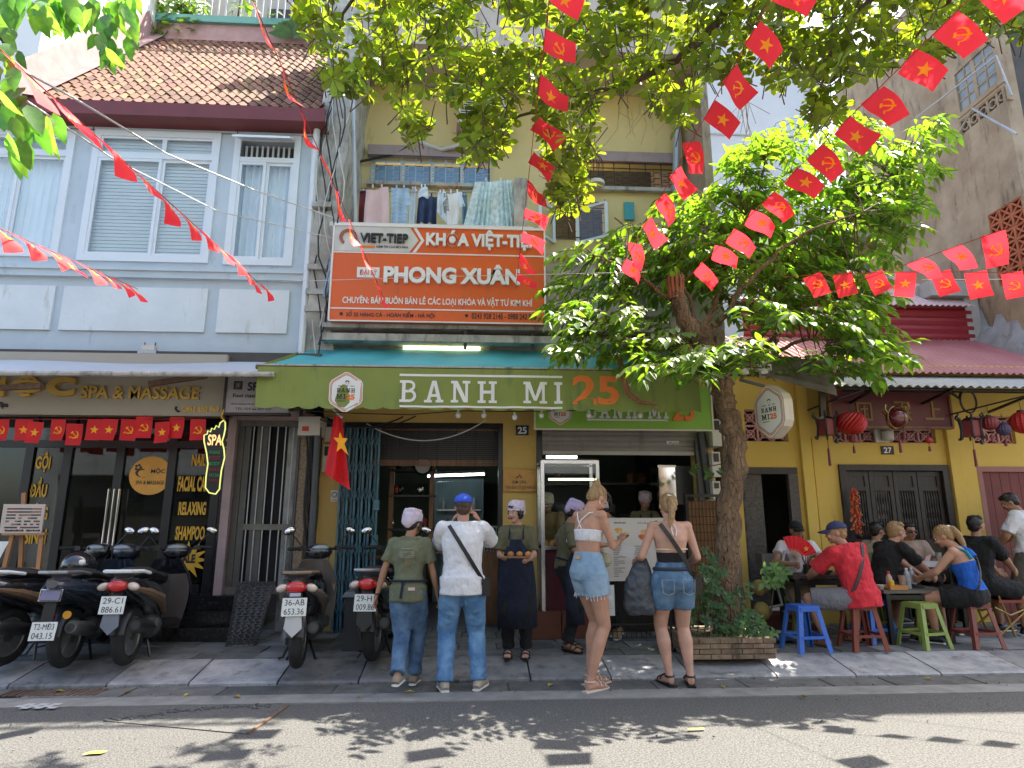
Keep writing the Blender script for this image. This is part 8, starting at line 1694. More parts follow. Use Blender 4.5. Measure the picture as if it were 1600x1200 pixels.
person('woman with blonde ponytail, black halter top and blue denim shorts seen from behind', (1.80,5.95,.004), radians(3), 1.72, SK3, lean=(.0,.03), neck=(-.2,-.1,.08), hands={1:V((.22,.22,1.02)),-1:V((-.27,.24,1.04))}, elbows={1:V((.3,-1,-.5)),-1:V((-.35,-1,-.5))}, curl=(.5,.8), feet={1:V((.12,.0,.078)),-1:V((-.06,.03,.078))}, fyaw=(.25,-.15), bottom=DEND, blen=.54, btop=.09, hair=HBLD, hstyle='pony', sandals=BLACK, female=True, tank=(.01,.155,BLKC), extra=ex6, vox=.0085, hip=1.08, build=1.06)
bgp = V((1.80-.30,5.98,0)); bt = thing('black_bag','large creased black bag hanging from the arm of the ponytail woman','bag',(bgp.x,bgp.y,.62)); m_ = MB()
m_.tube([(bgp.x,bgp.y,.60),(bgp.x+.0,bgp.y,.66),(bgp.x,bgp.y,.85),(bgp.x+.03,bgp.y,1.02),(bgp.x+.07,bgp.y+.04,1.10)],[(.12,.05),(.155,.085),(.14,.085),(.09,.05),(.02,.02)],16,up=(0,1,0)); me = remesh(m_,.012,3,.5,.035,.06,'sack',mat('slate_nylon',(.055,.065,.08),.45,b=.8,bs=12,cloth=.03),dec=0.); me.transform(Matrix.Translation(-V((bgp.x,bgp.y,.62)))); inst('sack', me, bt)
# 7..10 workers behind the counter
person('worker in olive shirt and pale patterned cap looking down behind the counter', (2.33,8.85,.26), radians(178), 1.58, SK2, neck=(-.4,0,0), lean=(0,.1), hands={1:V((.15,.35,.95)),-1:V((-.15,.35,.95))}, shirt=OLV, bottom=BLKC, blen=1.9, hair=HBLK, hstyle='crop', hat=('puff',mat('pink_lilac_cap_check',(.58,.47,.50),.9,s=40,c2=(.35,.25,.32))), vox=.012, apron=NAVY, female=True, shoes=BLACK)
person('worker with lilac cap bending their head behind the menu board', (1.68,7.75), radians(75), 1.62, SK2, neck=(-.8,0,0), lean=(.05,.3), hands={1:V((.15,.35,.95)),-1:V((-.15,.35,.95))}, shirt=OLV, bottom=BLKC, blen=1.9, hair=HBLK, hstyle='bob', hat=('puff',LIL), vox=.012, shoes=mat('tan_slipper',(.45,.30,.15),.7), fyaw=(-1.2,-1.5))
person('worker in a grey net cap far back in the dark kitchen', (1.95,9.5), radians(120), 1.72, SK2, neck=(-.3,0,0), shirt=BLKC, bottom=BLKC, blen=1.9, hair=HBLK, hstyle='crop', hat=('puff',mat('grey_net_cap',(.28,.30,.32),.9)), vox=.013, shoes=BLACK)
person('worker in a white net cap reaching down behind the glass cart', (1.0,8.75,.20), radians(160), 1.62, SK2, neck=(-.6,.2,0), lean=(.05,.25), hands={1:V((.15,.40,.95)),-1:V((-.15,.40,.95))}, shirt=mat('tan_worker_shirt',(.30,.22,.12),.9), sleeve=1.6, bottom=BLKC, blen=1.9, hair=HBRN, hstyle='crop', hat=('puff',mat('white_net_cap',(.60,.56,.48),.9,s=50,v=.3)), vox=.012, shoes=BLACK)
# seated people
ST = .45
def seat_feet(fw=.42, sp_=.14, z=.075, dx=0): return {1:V((sp_+dx,fw,z)),-1:V((-sp_+dx,fw,z))}
def exfan(I):
    w = I['WR'][1]; c = w+V((.0,.05,.06)); m_ = MB(); n = 16; th0,th1 = radians(68),radians(165); X_ = V((-.9,.3,.1)).normalized(); 
    # fan opened in the plane facing the camera
    for j,(r0,r1,mm,nm) in enumerate(((.10,.27,REDP,'fan_paper'),(.0,.12,mat('bamboo_rib',(.6,.45,.28),.5),'fan_ribs'))):
        f_ = MB()
        for i in range(n+1):
            a = th0+(th1-th0)*i/n; d = V((cos(a),0,sin(a))); off = V((0,.006*(1 if i%2 else -1)-.0,0)); f_.v += [c+d*r0+off, c+d*r1+off]
        for i in range(n):
            if j == 0 or i % 2 == 0: f_.f.append((2*i,2*i+1,2*i+3,2*i+2)); f_.mi.append(0)
        I['Bd'](f_,nm,mm,sm=False)
    s5 = []; a0 = radians(60)+0.4; cc = c+V((cos(radians(140)),0,sin(radians(140))))*.19+V((0,.014,0))
    for i in range(10): r_ = .034 if i%2 == 0 else .0135; s5.append((r_*cos(pi/2+i*pi/5),r_*sin(pi/2+i*pi/5)))
    I['Bd'](MB().prism(s5,.002,cc,V((-1,0,0)),V((0,0,1))),'star',YELP2,sm=False)
person('smiling man in black cap holding an open red fan with gold star', (3.98,7.95), radians(168), 1.64, SK2, pelvis=(0,0,.56), lean=(-.05,.12), neck=(-.1,.15,0), hands={1:V((.13,.30,.80)),-1:V((-.12,.33,.70))}, elbows={1:V((1,0,-.8)),-1:V((-1,0,-.8))}, palms={1:V((0,1,0))}, curl=(.9,.4), feet={1:V((.10,.42,.075)),-1:V((.14,.50,.40))}, knees={1:V((.3,.5,1)),-1:V((-.3,.3,1))}, shirt=WSH, bottom=TANT, blen=1.85, hair=HBLK, hstyle='crop', hat=('cap',BLKC), shoes=WHT, extra=exfan, vox=.011)
def exred(I): strap(I,1,mat('dark_brown_strap',(.04,.025,.025),.6),False,.035)
person('man in red t shirt and navy cap sitting with his back turned', (4.07,6.88), radians(14), 1.76, SK1, pelvis=(0,-.04,ST+.075), lean=(.10,.42), side=-.10, neck=(-.1,.85,0), hands={1:V((.10,.48,.68)),-1:V((-.20,.48,.68))}, elbows={1:V((1,-.2,-.6)),-1:V((-1,-.2,-.6))}, feet={1:V((.20,.28,.075)),-1:V((-.30,.18,.075))}, knees={1:V((.5,.8,.8)),-1:V((-.9,.7,.8))}, shirt=REDT, sleeve=.9, bottom=GRYS, blen=.95, hair=HBLD, hstyle='crop', hat=('cap',mat('navy_cap_cotton',(.045,.05,.13),.85)), sandals=mat('brown_sandal',(.10,.05,.03),.7), build=1.1, loose=.026, shirt_len=-.05, extra=exred)
person('man in cream shirt and sunglasses facing right against the wooden front', (5.14,8.18), radians(-75), 1.62, SK2, pelvis=(0,0,.56), lean=(0,.08), neck=(-.05,0,0), hands={1:V((.12,.38,.62)),-1:V((-.12,.38,.62))}, feet=seat_feet(), knees={1:V((.2,1,1)),-1:V((-.2,1,1))}, shirt=CRMT, bottom=BLKC, blen=1.9, hair=HBLK, hstyle='short', glasses=True, vox=.012, shoes=BLACK)
person('man in beige t shirt and sunglasses with a brown strap facing the street', (5.58,8.18), radians(175), 1.60, SK2, pelvis=(0,0,.56), lean=(0,.06), neck=(-.05,.1,0), hands={1:V((.10,.36,.66)),-1:V((-.16,.36,.66))}, feet=seat_feet(), knees={1:V((.2,1,1)),-1:V((-.2,1,1))}, shirt=clothm('beige_cotton',(.40,.29,.22)), sleeve=.8, bottom=BLKC, blen=1.9, hair=HBLK, hstyle='short', glasses=True, vox=.012, shoes=BLACK, build=1.12, extra=lambda I: I['Bd'](MB().bar(I['sp'](.285)-I['right']*.07*1.6+I['fwd']*.05,I['sp'](.06)+I['right']*.10+I['fwd']*.15,.035,.008,up=(0,1,0)),'strap',BROWNW,sm=False))
person('blond man in black t shirt leaning on the table with joined hands', (4.72,7.42), radians(-82), 1.76, SK1, pelvis=(0,-.05,.56), lean=(.25,.62), neck=(-.12,0,0), hands={1:V((.07,.66,TZ-.125+.05)),-1:V((-.06,.66,TZ-.125+.05))}, elbows={1:V((1,-.2,-.5)),-1:V((-1,-.2,-.5))}, palms={1:V((-1,0,0)),-1:V((1,0,0))}, curl=(.7,.7), feet=seat_feet(.2,.16), knees={1:V((.3,1,1)),-1:V((-.3,1,1))}, shirt=BLKC, sleeve=.85, bottom=BLKC, blen=.9, hair=HBLD, hstyle='short', vox=.0105, shoes=BLACK)
def exblue(I):
    sp,right,fwd,H,q = I['sp'],I['right'],I['fwd'],I['H'],I['q']
    for s in (1,-1): I['Bd'](MB().tube([sp(.20)+right*s*.055*H-fwd*.07*H,sp(.25)+right*s*.052*H-fwd*.062*H,sp(.288)+right*s*.056*H-fwd*.02*H,sp(.28)+right*s*.052*H+fwd*.04*H,sp(.2)+right*s*.05*H+fwd*.07*H],[.022,.018,.015,.015,.02],8),'top_strap',TEALT)
    I['Bd'](MB().tube([sp(.21)-fwd*.072*H-right*.01*H,sp(.25)-fwd*.068*H,sp(.292)-fwd*.04*H],[.05,.03,.014],10),'racer_back',BLUT)
    I['Bd'](MB().cbox(q(.0,.056,-.003),(.13,.006,.03)),'glasses',BLACK,sm=False); strap(I,1,BLACK,False,.03)
person('blonde woman in bright blue tank top and black shorts sitting at the grey table', (5.36,6.93), radians(42), 1.70, SK1, pelvis=(0,-.03,ST+.075), lean=(.14,.40), neck=(-.45,.15,0), hands={1:V((.12,.48,.66)),-1:V((-.12,.44,.68))}, elbows={1:V((1,-.4,-.3)),-1:V((-1,-.5,-.3))}, feet={1:V((.10,.30,.075)),-1:V((-.14,.34,.075))}, knees={1:V((.3,1,1)),-1:V((-.3,1,1))}, bottom=BLKC, blen=.7, hair=HBLD, hstyle='pony', female=True, tank=(-.05,.24,BLUT), extra=exblue, shoes=BLACK, build=1.12)
person('dark haired man in black t shirt sitting beside the brass chair', (5.98,7.55), radians(-75), 1.70, SK2, pelvis=(0,0,.60), lean=(.0,.15), neck=(.12,0,0), hands={1:V((.10,.45,.72)),-1:V((-.10,.45,.70))}, feet=seat_feet(), knees={1:V((.2,1,1)),-1:V((-.2,1,1))}, shirt=BLKC, sleeve=.9, bottom=BLKC, blen=.9, hair=HBLK, hstyle='short', vox=.011, shoes=BLACK, build=1.1)
person('standing man in white t shirt and grey shorts at the right edge, head bowed', (6.98,7.95), radians(35), 1.72, SK2, lean=(.0,.14), neck=(-.5,.3,0), hands={1:V((.12,.34,1.0)),-1:V((-.16,.30,.98))}, elbows={1:V((1,-.5,-.3)),-1:V((-1,-.5,-.3))}, shirt=WSH, sleeve=.85, bottom=clothm('olive_grey_shorts',(.13,.12,.10)), blen=.95, hair=HBLK, hstyle='short', vox=.011, shoes=BLACK, build=1.08, shirt_len=-.05)
# ================================================================ TREES
def leafmat(nm, c, tr, rnd, isl=0., c2=None): return mat(nm, c, .52, v=.25, s=3, c2=c2, rnd=rnd, island=isl, trans=tr, spec=.35)
def leaf_mb(L_=1., w=.36, shape='ovate', droop=.12):
    m = MB(); prof = {'ovate':[(0,0),(.25,.85),(.5,1.),(.78,.6),(1,0)], 'obovate':[(0,0),(.3,.45),(.6,.95),(.85,.85),(1,0)]}[shape]; n = len(prof)
    for t,ww in prof: z = -droop*t*t; m.v += [V((0,t*L_,z*L_)), V((ww*w/2*L_,t*L_*.98,(z+.05*ww)*L_)), V((-ww*w/2*L_,t*L_*.98,(z+.05*ww)*L_))]
    for i in range(n-1):
        a = 3*i
        if i == 0: m.f += [(0,4,3),(0,3,5)]
        elif i == n-2: m.f += [(a,a+1,a+3),(a,a+3,a+2)]
        else: m.f += [(a,a+1,a+4,a+3),(a,a+3,a+5,a+2)]
    m.mi = [0]*len(m.f); return m
def frame(d, up):
    d = d.normalized(); x = d.cross(up); x = x.normalized() if x.length > 1e-3 else V((1,0,0)); z = x.cross(d); return Matrix((x, d, z)).transposed()
class Foliage:
    def __init__(s, shape, w, droop=.12): s.mb = leaf_mb(1., w, shape, droop); s.L = []
    def leaf(s, p, d, up, size): s.L.append((p, frame(d, up), size))
    def make(s, tree, m_one, m_stuff, n_one=290, key=None):
        eye = V((0,0,EYE)); inv = lambda p: (p-eye).length
        def score(it):
            p,_,z = it; d = p-eye; zc = d.dot(CF); 
            if zc < .3: return -1
            px = 800+FOC*d.dot(CR)/zc; py = 600-FOC*d.dot(CU)/zc
            return (z/zc) if (-10 < px < 1610 and -10 < py < 1210) else 0
        o_ = sorted(s.L, key=score, reverse=True); me = s.mb.data('leaf', m_one, True); off = wloc(tree)
        for p,R_,z in o_[:n_one]:
            o = bpy.data.objects.new('leaf', me); COL.objects.link(o); o.parent = tree; o.matrix_local = Matrix.Translation(p-off) @ R_.to_4x4() @ Matrix.Diagonal((z,z,z,1))
        big = MB(); 
        for p,R_,z in o_[n_one:]: big.add([p+R_@(v*z) for v in s.mb.v], s.mb.f)
        if big.v:
            me2 = big.data('foliage', m_stuff, True, off); o = bpy.data.objects.new('foliage', me2); COL.objects.link(o); o.parent = tree; o['kind'] = 'stuff'
BARK = mat('tree_bark', (.17,.105,.062), .95, s=7, c2=(.30,.19,.11), b=1., bs=26, aniso=(1,1,.35), streak=(.06,.045,.032), sa=.6, crack=24, cloth=.05)
TWIG = mat('twig_bark', (.10,.065,.04), .9, v=.2)
def limb(pts, r0, r1, wob=.03, n=10, seg=6, rng=random):
    out, rs = [], []; m = len(pts)
    for i in range(m-1):
        for k in range(seg):
            t = k/seg; p0 = pts[max(i-1,0)]; p1 = pts[i]; p2 = pts[i+1]; p3 = pts[min(i+2,m-1)]
            q = .5*((2*p1)+(p2-p0)*t+(2*p0-5*p1+4*p2-p3)*t*t+(3*p1-p0-3*p2+p3)*t*t*t); out.append(q+V((rng.gauss(0,1),rng.gauss(0,1),0))*wob*.3); g = (i+t)/(m-1); rs.append(r0+(r1-r0)*g)
    out.append(pts[-1]); rs.append(r1); return out, rs
# --- the street tree before the cafe
rg = random.Random(21)
st = thing('street_tree','leafy street tree with rough brown trunk growing in the brick planter','tree',(2.52,6.80,.2)); TY = 6.8
tp = [at(1135,1000,TY),at(1133,900,TY),at(1140,800,TY),at(1148,700,TY),at(1136,640,TY),at(1128,600,TY),at(1110,560,TY),at(1095,515,TY)]; tp[0].z = .15
pts, rs = limb(tp,.130,.108,.05,seg=8,rng=rg); rs = [r*(1+.5*max(0,(1-i/10))**2*.5)*(1+.08*sin(i*1.9)) for i,r in enumerate(rs)]
tk = MB(); n = 26; o0 = 0
for i,(p,r) in enumerate(zip(pts,rs)):
    for j in range(n): a = 2*pi*j/n; k = 1+.10*noise.noise((cos(a)*1.6,sin(a)*1.6,p.z*1.3))+.05*noise.noise((cos(a)*5,sin(a)*5,p.z*4)); tk.v.append(p+V((r*k*cos(a),r*k*sin(a),0)))
for i in range(len(pts)-1):
    for j in range(n): a = i*n+j; b = i*n+(j+1)%n; tk.f.append((a,b,b+n,a+n)); tk.mi.append(0)
tk.build('trunk', BARK, st, smooth=True)
fork = pts[-1]
# broken stump with splintered top
sp0, sp1 = fork-V((0,0,.15)), at(1055,432,TY); s_, r_ = limb([sp0, at(1070,500,TY), at(1058,460,TY), sp1],.105,.07,.03,rng=rg)
MB().tube(s_, r_, 12).build('stump', BARK, st, smooth=True)
SPL = mat('splintered_wood',(.34,.14,.07),.9,s=20,c2=(.18,.08,.045),aniso=(1,1,.2),b=.8,bs=40)
for k in range(11):
    a = k*2*pi/11; b0 = s_[-6]+V((cos(a)*.06,sin(a)*.06,0)); MB().tube([b0-V((0,0,.1)),b0+V((cos(a)*.03,sin(a)*.03,.12)),s_[-1]+V((cos(a)*.075,sin(a)*.075,rg.uniform(-.03,.14)))],[.022,.018,.004],5).build('splinter', SPL, st)
limbs = []
def add_limb(*pp, r0=.06, r1=.015): 
    P_ = [p if isinstance(p,Vector) else at(p[0],p[1],p[2]+.5*min(1,i/2)) for i,p in enumerate(pp)]; a,b = limb(P_, r0*.7, r1*.6, .06, rng=rg); MB().tube(a,b,8).build('limb', BARK, st, smooth=True); limbs.append(a)
add_limb(fork, (1060,480,6.6),(1000,430,6.3),(930,400,6.1), r0=.05)
add_limb(fork, (1120,470,6.9),(1140,400,6.9),(1180,310,7.0),(1200,230,7.1), r0=.06)
add_limb(pts[-14], (1165,560,6.9),(1210,490,6.9),(1260,420,7.0),(1330,330,7.0),(1400,280,7.0), r0=.08,r1=.015)
add_limb(fork, (1050,420,7.1),(1010,380,7.2),(960,340,7.3), r0=.04)
add_limb(pts[-14],(1195,560,6.6),(1260,530,6.2),(1330,540,5.9), r0=.05)
add_limb(fork,(1130,500,6.5),(1170,440,6.1),(1250,370,5.9),(1350,330,5.9), r0=.05)
add_limb(fork,(1040,540,6.5),(960,530,6.2),(910,520,6.0), r0=.04)
add_limb(pts[-12],(1195,540,7.1),(1250,480,7.5),(1320,400,7.8), r0=.05)
F = Foliage('ovate', .40, .18)
LOBES = [(930,420,70,60,6.3,26),(890,470,35,40,6.2,9),(870,540-60,25,20,6.2,4),(1000,400,70,60,6.6,34),(1080,390,70,55,6.8,30),(1150,330,70,60,6.9,40),(1190,260,60,50,7.0,28),(1160,420,70,60,6.6,34),(1240,370,80,70,6.7,46),(1300,300,70,60,6.9,38),(1370,280,60,60,6.9,26),(1420,250,50,40,6.9,14),(1455,200,30,22,6.9,7),(1340,210,50,40,7.0,14),(1230,210,50,35,7.1,10),(1330,400,60,60,6.6,30),(1380,350,40,50,6.6,14),(1250,460,70,50,6.4,34),(1310,490,50,50,6.1,22),(1340,550,32,40,6.0,16),(1290,560,26,22,6.0,7),(960,495,60,40,6.3,20),(905,535,36,22,6.3,9),(985,540,50,16,6.7,12),(1020,470,40,40,6.9,8),(1180,500,60,40,6.4,12),(1120,560,60,30,6.3,12),(1060,330,40,40,7.0,10),(1210,560,30,26,6.5,7),(1400,320,50,40,6.6,18),(1350,470,40,50,6.2,20),(1385,530,22,30,6.0,9),(1085,560,50,18,6.2,16),(1020,560,40,14,6.3,9),(1160,545,40,20,6.2,10),(1040,520,40,20,6.4,8),(1160,380,80,60,7.8,44),(1240,400,60,50,7.6,24)]  # last two lobes: hidden leaf clumps added behind the crown to shade the pavement
eye = V((0,0,EYE)); cen = at(1150,430,6.8)
tw = MB()
for (px,py,rx,ry,Y,nn) in LOBES:
    for k in range(int(nn*1.6)):
        a = rg.uniform(0,2*pi); rr = sqrt(rg.random()); p = at(px+rx*rr*cos(a), py+ry*rr*sin(a), Y+rg.gauss(0,.28)+(.6 if py < 480 or px > 1200 else 0))
        d = (p-cen); d.z = abs(d.z)*.3+.1; d = (d.normalized()+V((rg.gauss(0,.5),rg.gauss(0,.5),rg.gauss(0,.3)))).normalized()
        Lt = rg.uniform(.25,.45); nl = rg.randint(6,9); base = p - d*Lt*.5; q = base.copy(); dd = d.copy(); prev = q.copy(); side = 1; path = [q.copy()]
        for j in range(nl):
            dd = (dd+V((0,0,-.10))).normalized(); q = q+dd*Lt/nl; side = -side; sx = dd.cross(V((0,0,1))).normalized()*side
            ld = (dd*.45+sx*.8+V((0,0,-.35+rg.gauss(0,.15)))).normalized(); F.leaf(q, ld, V((rg.gauss(0,.25),rg.gauss(0,.25),1)), rg.uniform(.09,.19)); path.append(q.copy())
        F.leaf(q, dd+V((0,0,-.3)), V((0,0,1)), .15); 
        lm = min(limbs, key=lambda L_: min((L_[i]-base).length for i in range(0,len(L_),3))); near = min(lm, key=lambda v:(v-base).length)
        if (near-base).length < .9 and k % 2 == 0: tw.tube([near, near.lerp(base,.5)+V((0,0,.05)), base],[.008,.006,.004],4)
        tw.tube([path[0],path[len(path)//2],path[-1]],[.005,.004,.002],4)
o = tw.build('twigs', TWIG, st, kind='stuff')
LGC = (.038,.078,.014); LTR = (3.8,3.2,.8)
F.make(st, leafmat('leaf_green_single',LGC,LTR,.40), leafmat('leaf_green',LGC,LTR,0,.42))
# hanging dead root on the awning edge
dr_ = thing('dead_creeper','dry brown creeper stem dangling over the green awning','creeper',at(985,600,6.95)); cp = [at(*p) for p in ((968,560,6.98),(974,590,6.95),(982,615,6.95),(1000,628,6.95),(1025,633,6.95))]; MB().tube(cp,[.03,.035,.03,.025,.01],7).build('stem', SPL, dr_, smooth=True)
for k in range(26): b = cp[k%4].lerp(cp[k%4+1],rg.random()); d = V((rg.gauss(0,1),rg.gauss(0,1),rg.gauss(0,1))).normalized()*.06; MB().add([b,b+d*.5+V((.012,0,0)),b+d,b+d*.5-V((.012,0,0))],[(0,1,2,3)]).build('dry_scrap', mat('dry_leaf',(.28,.20,.13),.9,rnd=.3), dr_)

# --- planter shrub with climbers
ps = thing('planter_shrub','dark green leafy shrub growing round the foot of the tree trunk','shrub',(2.35,6.65,.27)); F2 = Foliage('ovate',.55,.1)
for (px,py,rx,ry,Y,nn) in ((1112,915,22,34,6.5,30),(1100,945,30,30,6.5,30),(1145,950,30,30,6.5,20),(1172,975,20,20,6.5,12),(1112,872,12,14,6.6,6),(1165,915,8,20,6.6,4),(1150,985,50,12,6.5,22),(1190,985,22,10,6.55,10)):
    for k in range(nn):
        c = at(px+rx*rg.uniform(-1,1),py+ry*rg.uniform(-1,1),Y+rg.gauss(0,.08))
        for j in range(5): a = j*2*pi/5+rg.random(); F2.leaf(c, V((cos(a),-.2,sin(a)*.8)), V((rg.gauss(0,.5),-1,.5)), rg.uniform(.035,.068))
for k in range(9): x = 2.15+.07*k; MB().tube([(x,6.62,.26),(x+.02*sin(k),6.58,.5),(x+.05*sin(k*2),6.55,.78)],.006,5).build('stem', TWIG, ps)
F2.make(ps, leafmat('shrub_leaf_single',(.036,.08,.028),(1.4,1.5,.6),.4), leafmat('shrub_leaf',(.036,.08,.028),(1.4,1.5,.6),0,.4))
for px,py in ((1109,905),(1104,912)):
    pass
o = MB().ell(at(1105,905,6.42),(.035,.02,.03),n=8,m=6).build('white_flower', WHT); tag(o,'small white flower on the planter shrub','flower')
gs = MB()
for k in range(260): x = rg.uniform(2.1,2.9); y = rg.uniform(6.45,6.8); h_ = rg.uniform(.04,.13); a = rg.random()*6.28; gs.add([(x,y,.26),(x+.008,y,.26),(x+.03*cos(a),y+.03*sin(a),.26+h_)],[(0,1,2)])
o = gs.build('grass_tuft', leafmat('grass_blade',(.09,.12,.03),(1.5,1.5,.6),0,.4)); tag(o,'thin grass and weeds growing in the brick planter','grass',kind='stuff')
pp_ = thing('potted_shrub','small leafy plant standing beside the grey trolley tube','plant',at(1215,925,7.4)); F3 = Foliage('ovate',.5,.1)
for k in range(14):
    c = at(1212+rg.uniform(-20,20),900+rg.uniform(-14,14),7.4+rg.gauss(0,.06))
    for j in range(4): a = j*1.57+rg.random(); F3.leaf(c, V((cos(a),-.2,sin(a))), V((0,-1,.5)), rg.uniform(.07,.11))
MB().tube([at(1205,960,7.4),at(1210,900,7.4)],.008,5).build('stem', TWIG, pp_)
F3.make(pp_, leafmat('pot_leaf',(.10,.19,.06),(1,1.2,.5),.3), leafmat('pot_leaf2',(.10,.19,.06),(1,1.2,.5),0,.3), 120)
# --- creeper leaves on pipes right of the signboard
cr_ = thing('wall_creeper','sprig of green creeper leaves by the meter boxes','creeper',at(1100,735,7.7)); F4 = Foliage('ovate',.4,.15)
for k in range(16): F4.leaf(at(1075+4*k+rg.gauss(0,3),735-3*sin(k*.5)*3-k*.6,7.5), V((rg.gauss(0,.6),-.3,-.7)), V((0,-1,.4)), rg.uniform(.09,.14))
MB().tube([at(1145,722,7.2),at(1110,728,7.4),at(1075,736,7.5)],.006,5).build('stem', TWIG, cr_)
F4.make(cr_, MATS['leaf_green_single'], MATS['leaf_green'], 60)

# --- big canopy of the tree on the near side of the street
ct_ = thing('canopy_tree','wide street tree on the near side whose leafy boughs hang across the top','tree',(5.2,-.9,0)); rc = random.Random(33)
a_,b_ = limb([V((5.2,-.9,0)),V((5.15,-.8,1.8)),V((5.0,-.6,3.6)),V((4.7,-.2,5.2))],.30,.20,.08,rng=rc); MB().tube(a_,b_,16).build('trunk', BARK, ct_, smooth=True)
top = a_[-1]; blimbs = []
def bl(*pp, r0=.1, r1=.015):
    a,b = limb([p if isinstance(p,Vector) else (eye+ray(p[0],p[1])*(p[2]+.25)) for p in pp], r0*.6, r1*.6, .08, rng=rc); MB().tube(a,b,8).build('limb', TWIG, ct_, smooth=True); blimbs.append(a)
bl(top,(1420,-250,5.2),(1180,-40,5.6),(1100,60,5.8),(1010,120,6.0),(900,150,6.0),(800,190,6.0),(765,225,5.8), r0=.10, r1=.008)
bl(top,(1300,-400,5.0),(1000,-220,5.5),(800,-60,5.8),(700,30,5.9),(640,120,6.0), r0=.11, r1=.01)
bl(top,(1000,-450,5.4),(700,-200,5.8),(560,-20,6.0),(520,70,6.2), r0=.10, r1=.01)
bl(top,(1500,-200,5.0),(1400,-50,5.4),(1300,80,5.7),(1285,150,5.8), r0=.09, r1=.01)
bl(top,(1650,-150,4.6),(1500,-20,5.2),(1430,60,5.6), r0=.08, r1=.01)
bl(top,(1250,-150,5.8),(1000,20,6.2),(930,140,6.3),(900,240,6.3),(890,290,6.3), r0=.08, r1=.008)
F5 = Foliage('obovate', .50, .10)
env = [(440,-40),(480,50),(520,125),(545,150),(575,150),(600,120),(640,200),(660,215),(690,150),(720,180),(735,255),(785,245),(800,150),(840,150),(855,235),(880,340),(905,300),(925,240),(945,150),(990,125),(1040,185),(1065,195),(1090,130),(1150,115),(1210,135),(1250,110),(1265,175),(1310,190),(1330,125),(1400,95),(1450,110),(1500,60),(1560,50),(1620,60),(1700,40)]
def envy(x):
    for (a,ya),(b,yb) in zip(env,env[1:]):
        if a <= x <= b: return ya+(yb-ya)*(x-a)/(b-a)
    return -60
tw = MB(); cnt = 0
def whorl(c, s_=1.):
    ax = V((rc.gauss(0,.45),rc.gauss(0,.45),rc.choice((1,1,-.6)))).normalized(); x = ax.orthogonal().normalized(); y = ax.cross(x); k = rc.randint(6,8); a0 = rc.random()*6
    for j in range(k): a = a0+2*pi*j/k; d = x*cos(a)+y*sin(a)+ax*rc.uniform(.1,.5)+V((0,0,-.25)); F5.leaf(c+d.normalized()*.01, d, ax, rc.uniform(.075,.155)*s_)
    tw.tube([c-ax*.22+V((rc.gauss(0,.03),rc.gauss(0,.03),0)), c-ax*.08, c],[.006,.005,.003],4)
while cnt < 2200:
    px = rc.uniform(440,1690); py = -340+(envy(px)+340)*rc.random()**.72
    if px < 560 and py < envy(px)-60 and rc.random() < .5: continue
    D = rc.gauss(6.1,.45) if rc.random() < .8 else rc.uniform(4.9,6.8)
    whorl(eye+ray(px,py)*D); cnt += 1
for (px,py,n_) in ((765,225,5),(878,300,6),(888,270,6),(865,240,6),(905,290,4),(882,325,3),(655,200,5),(640,180,5),(1290,165,8),(1275,185,5),(1150,110,5),(540,135,6),(520,118,5),(740,205,4),(1065,180,4)):
    for k in range(n_): whorl(eye+ray(px+rc.gauss(0,10),py+rc.gauss(0,10))*(5.9+rc.gauss(0,.15)))
tw.build('twigs', TWIG, ct_, kind='stuff')
hr = MB()
for k in range(40):
    px = rc.choice((rc.uniform(940,1050),rc.uniform(880,910),rc.uniform(1150,1170))); p = eye+ray(px,rc.uniform(120,170))*6.0; L_ = rc.uniform(.15,.6); hr.tube([p,p+V((rc.gauss(0,.02),0,-L_*.5)),p+V((rc.gauss(0,.08),0,-L_))],.003,3)
hr.build('aerial_roots', mat('pale_root',(.42,.36,.22),.8), ct_, kind='stuff')
CGC = (.055,.085,.014); CTR = (3.4,2.8,.6)
F5.make(ct_, leafmat('canopy_leaf_single',CGC,CTR,.42), leafmat('canopy_leaf',CGC,CTR,0,.45))
# --- sprays at the upper left, from a tree whose trunk stands left of the view
lt = thing('left_tree','near tree at the upper left with large drooping leaves','tree',(-4.3,.5,0)); rl2 = random.Random(5)
a_,b_ = limb([V((-4.3,.5,0)),V((-4.25,.6,1.6)),V((-4.1,.9,3.2)),V((-3.9,1.4,4.3))],.16,.09,.05,rng=rl2); MB().tube(a_,b_,12).build('trunk', BARK, lt, smooth=True)
F6 = Foliage('ovate', .46, .22)
for path in (((-150,-60,3.0),(0,-40,3.2),(90,-30,3.4),(170,0,3.6)),((-160,100,2.8),(-40,130,3.0),(30,190,3.1),(70,215,3.1)),((-150,-20,3.0),(-20,40,3.1),(20,100,3.2))):
    P_ = [a_[-1]]+[eye+ray(p[0],p[1])*p[2] for p in path]; c_,d_ = limb(P_,.03,.006,.03,rng=rl2); MB().tube(c_,d_,6).build('limb', TWIG, lt, smooth=True)
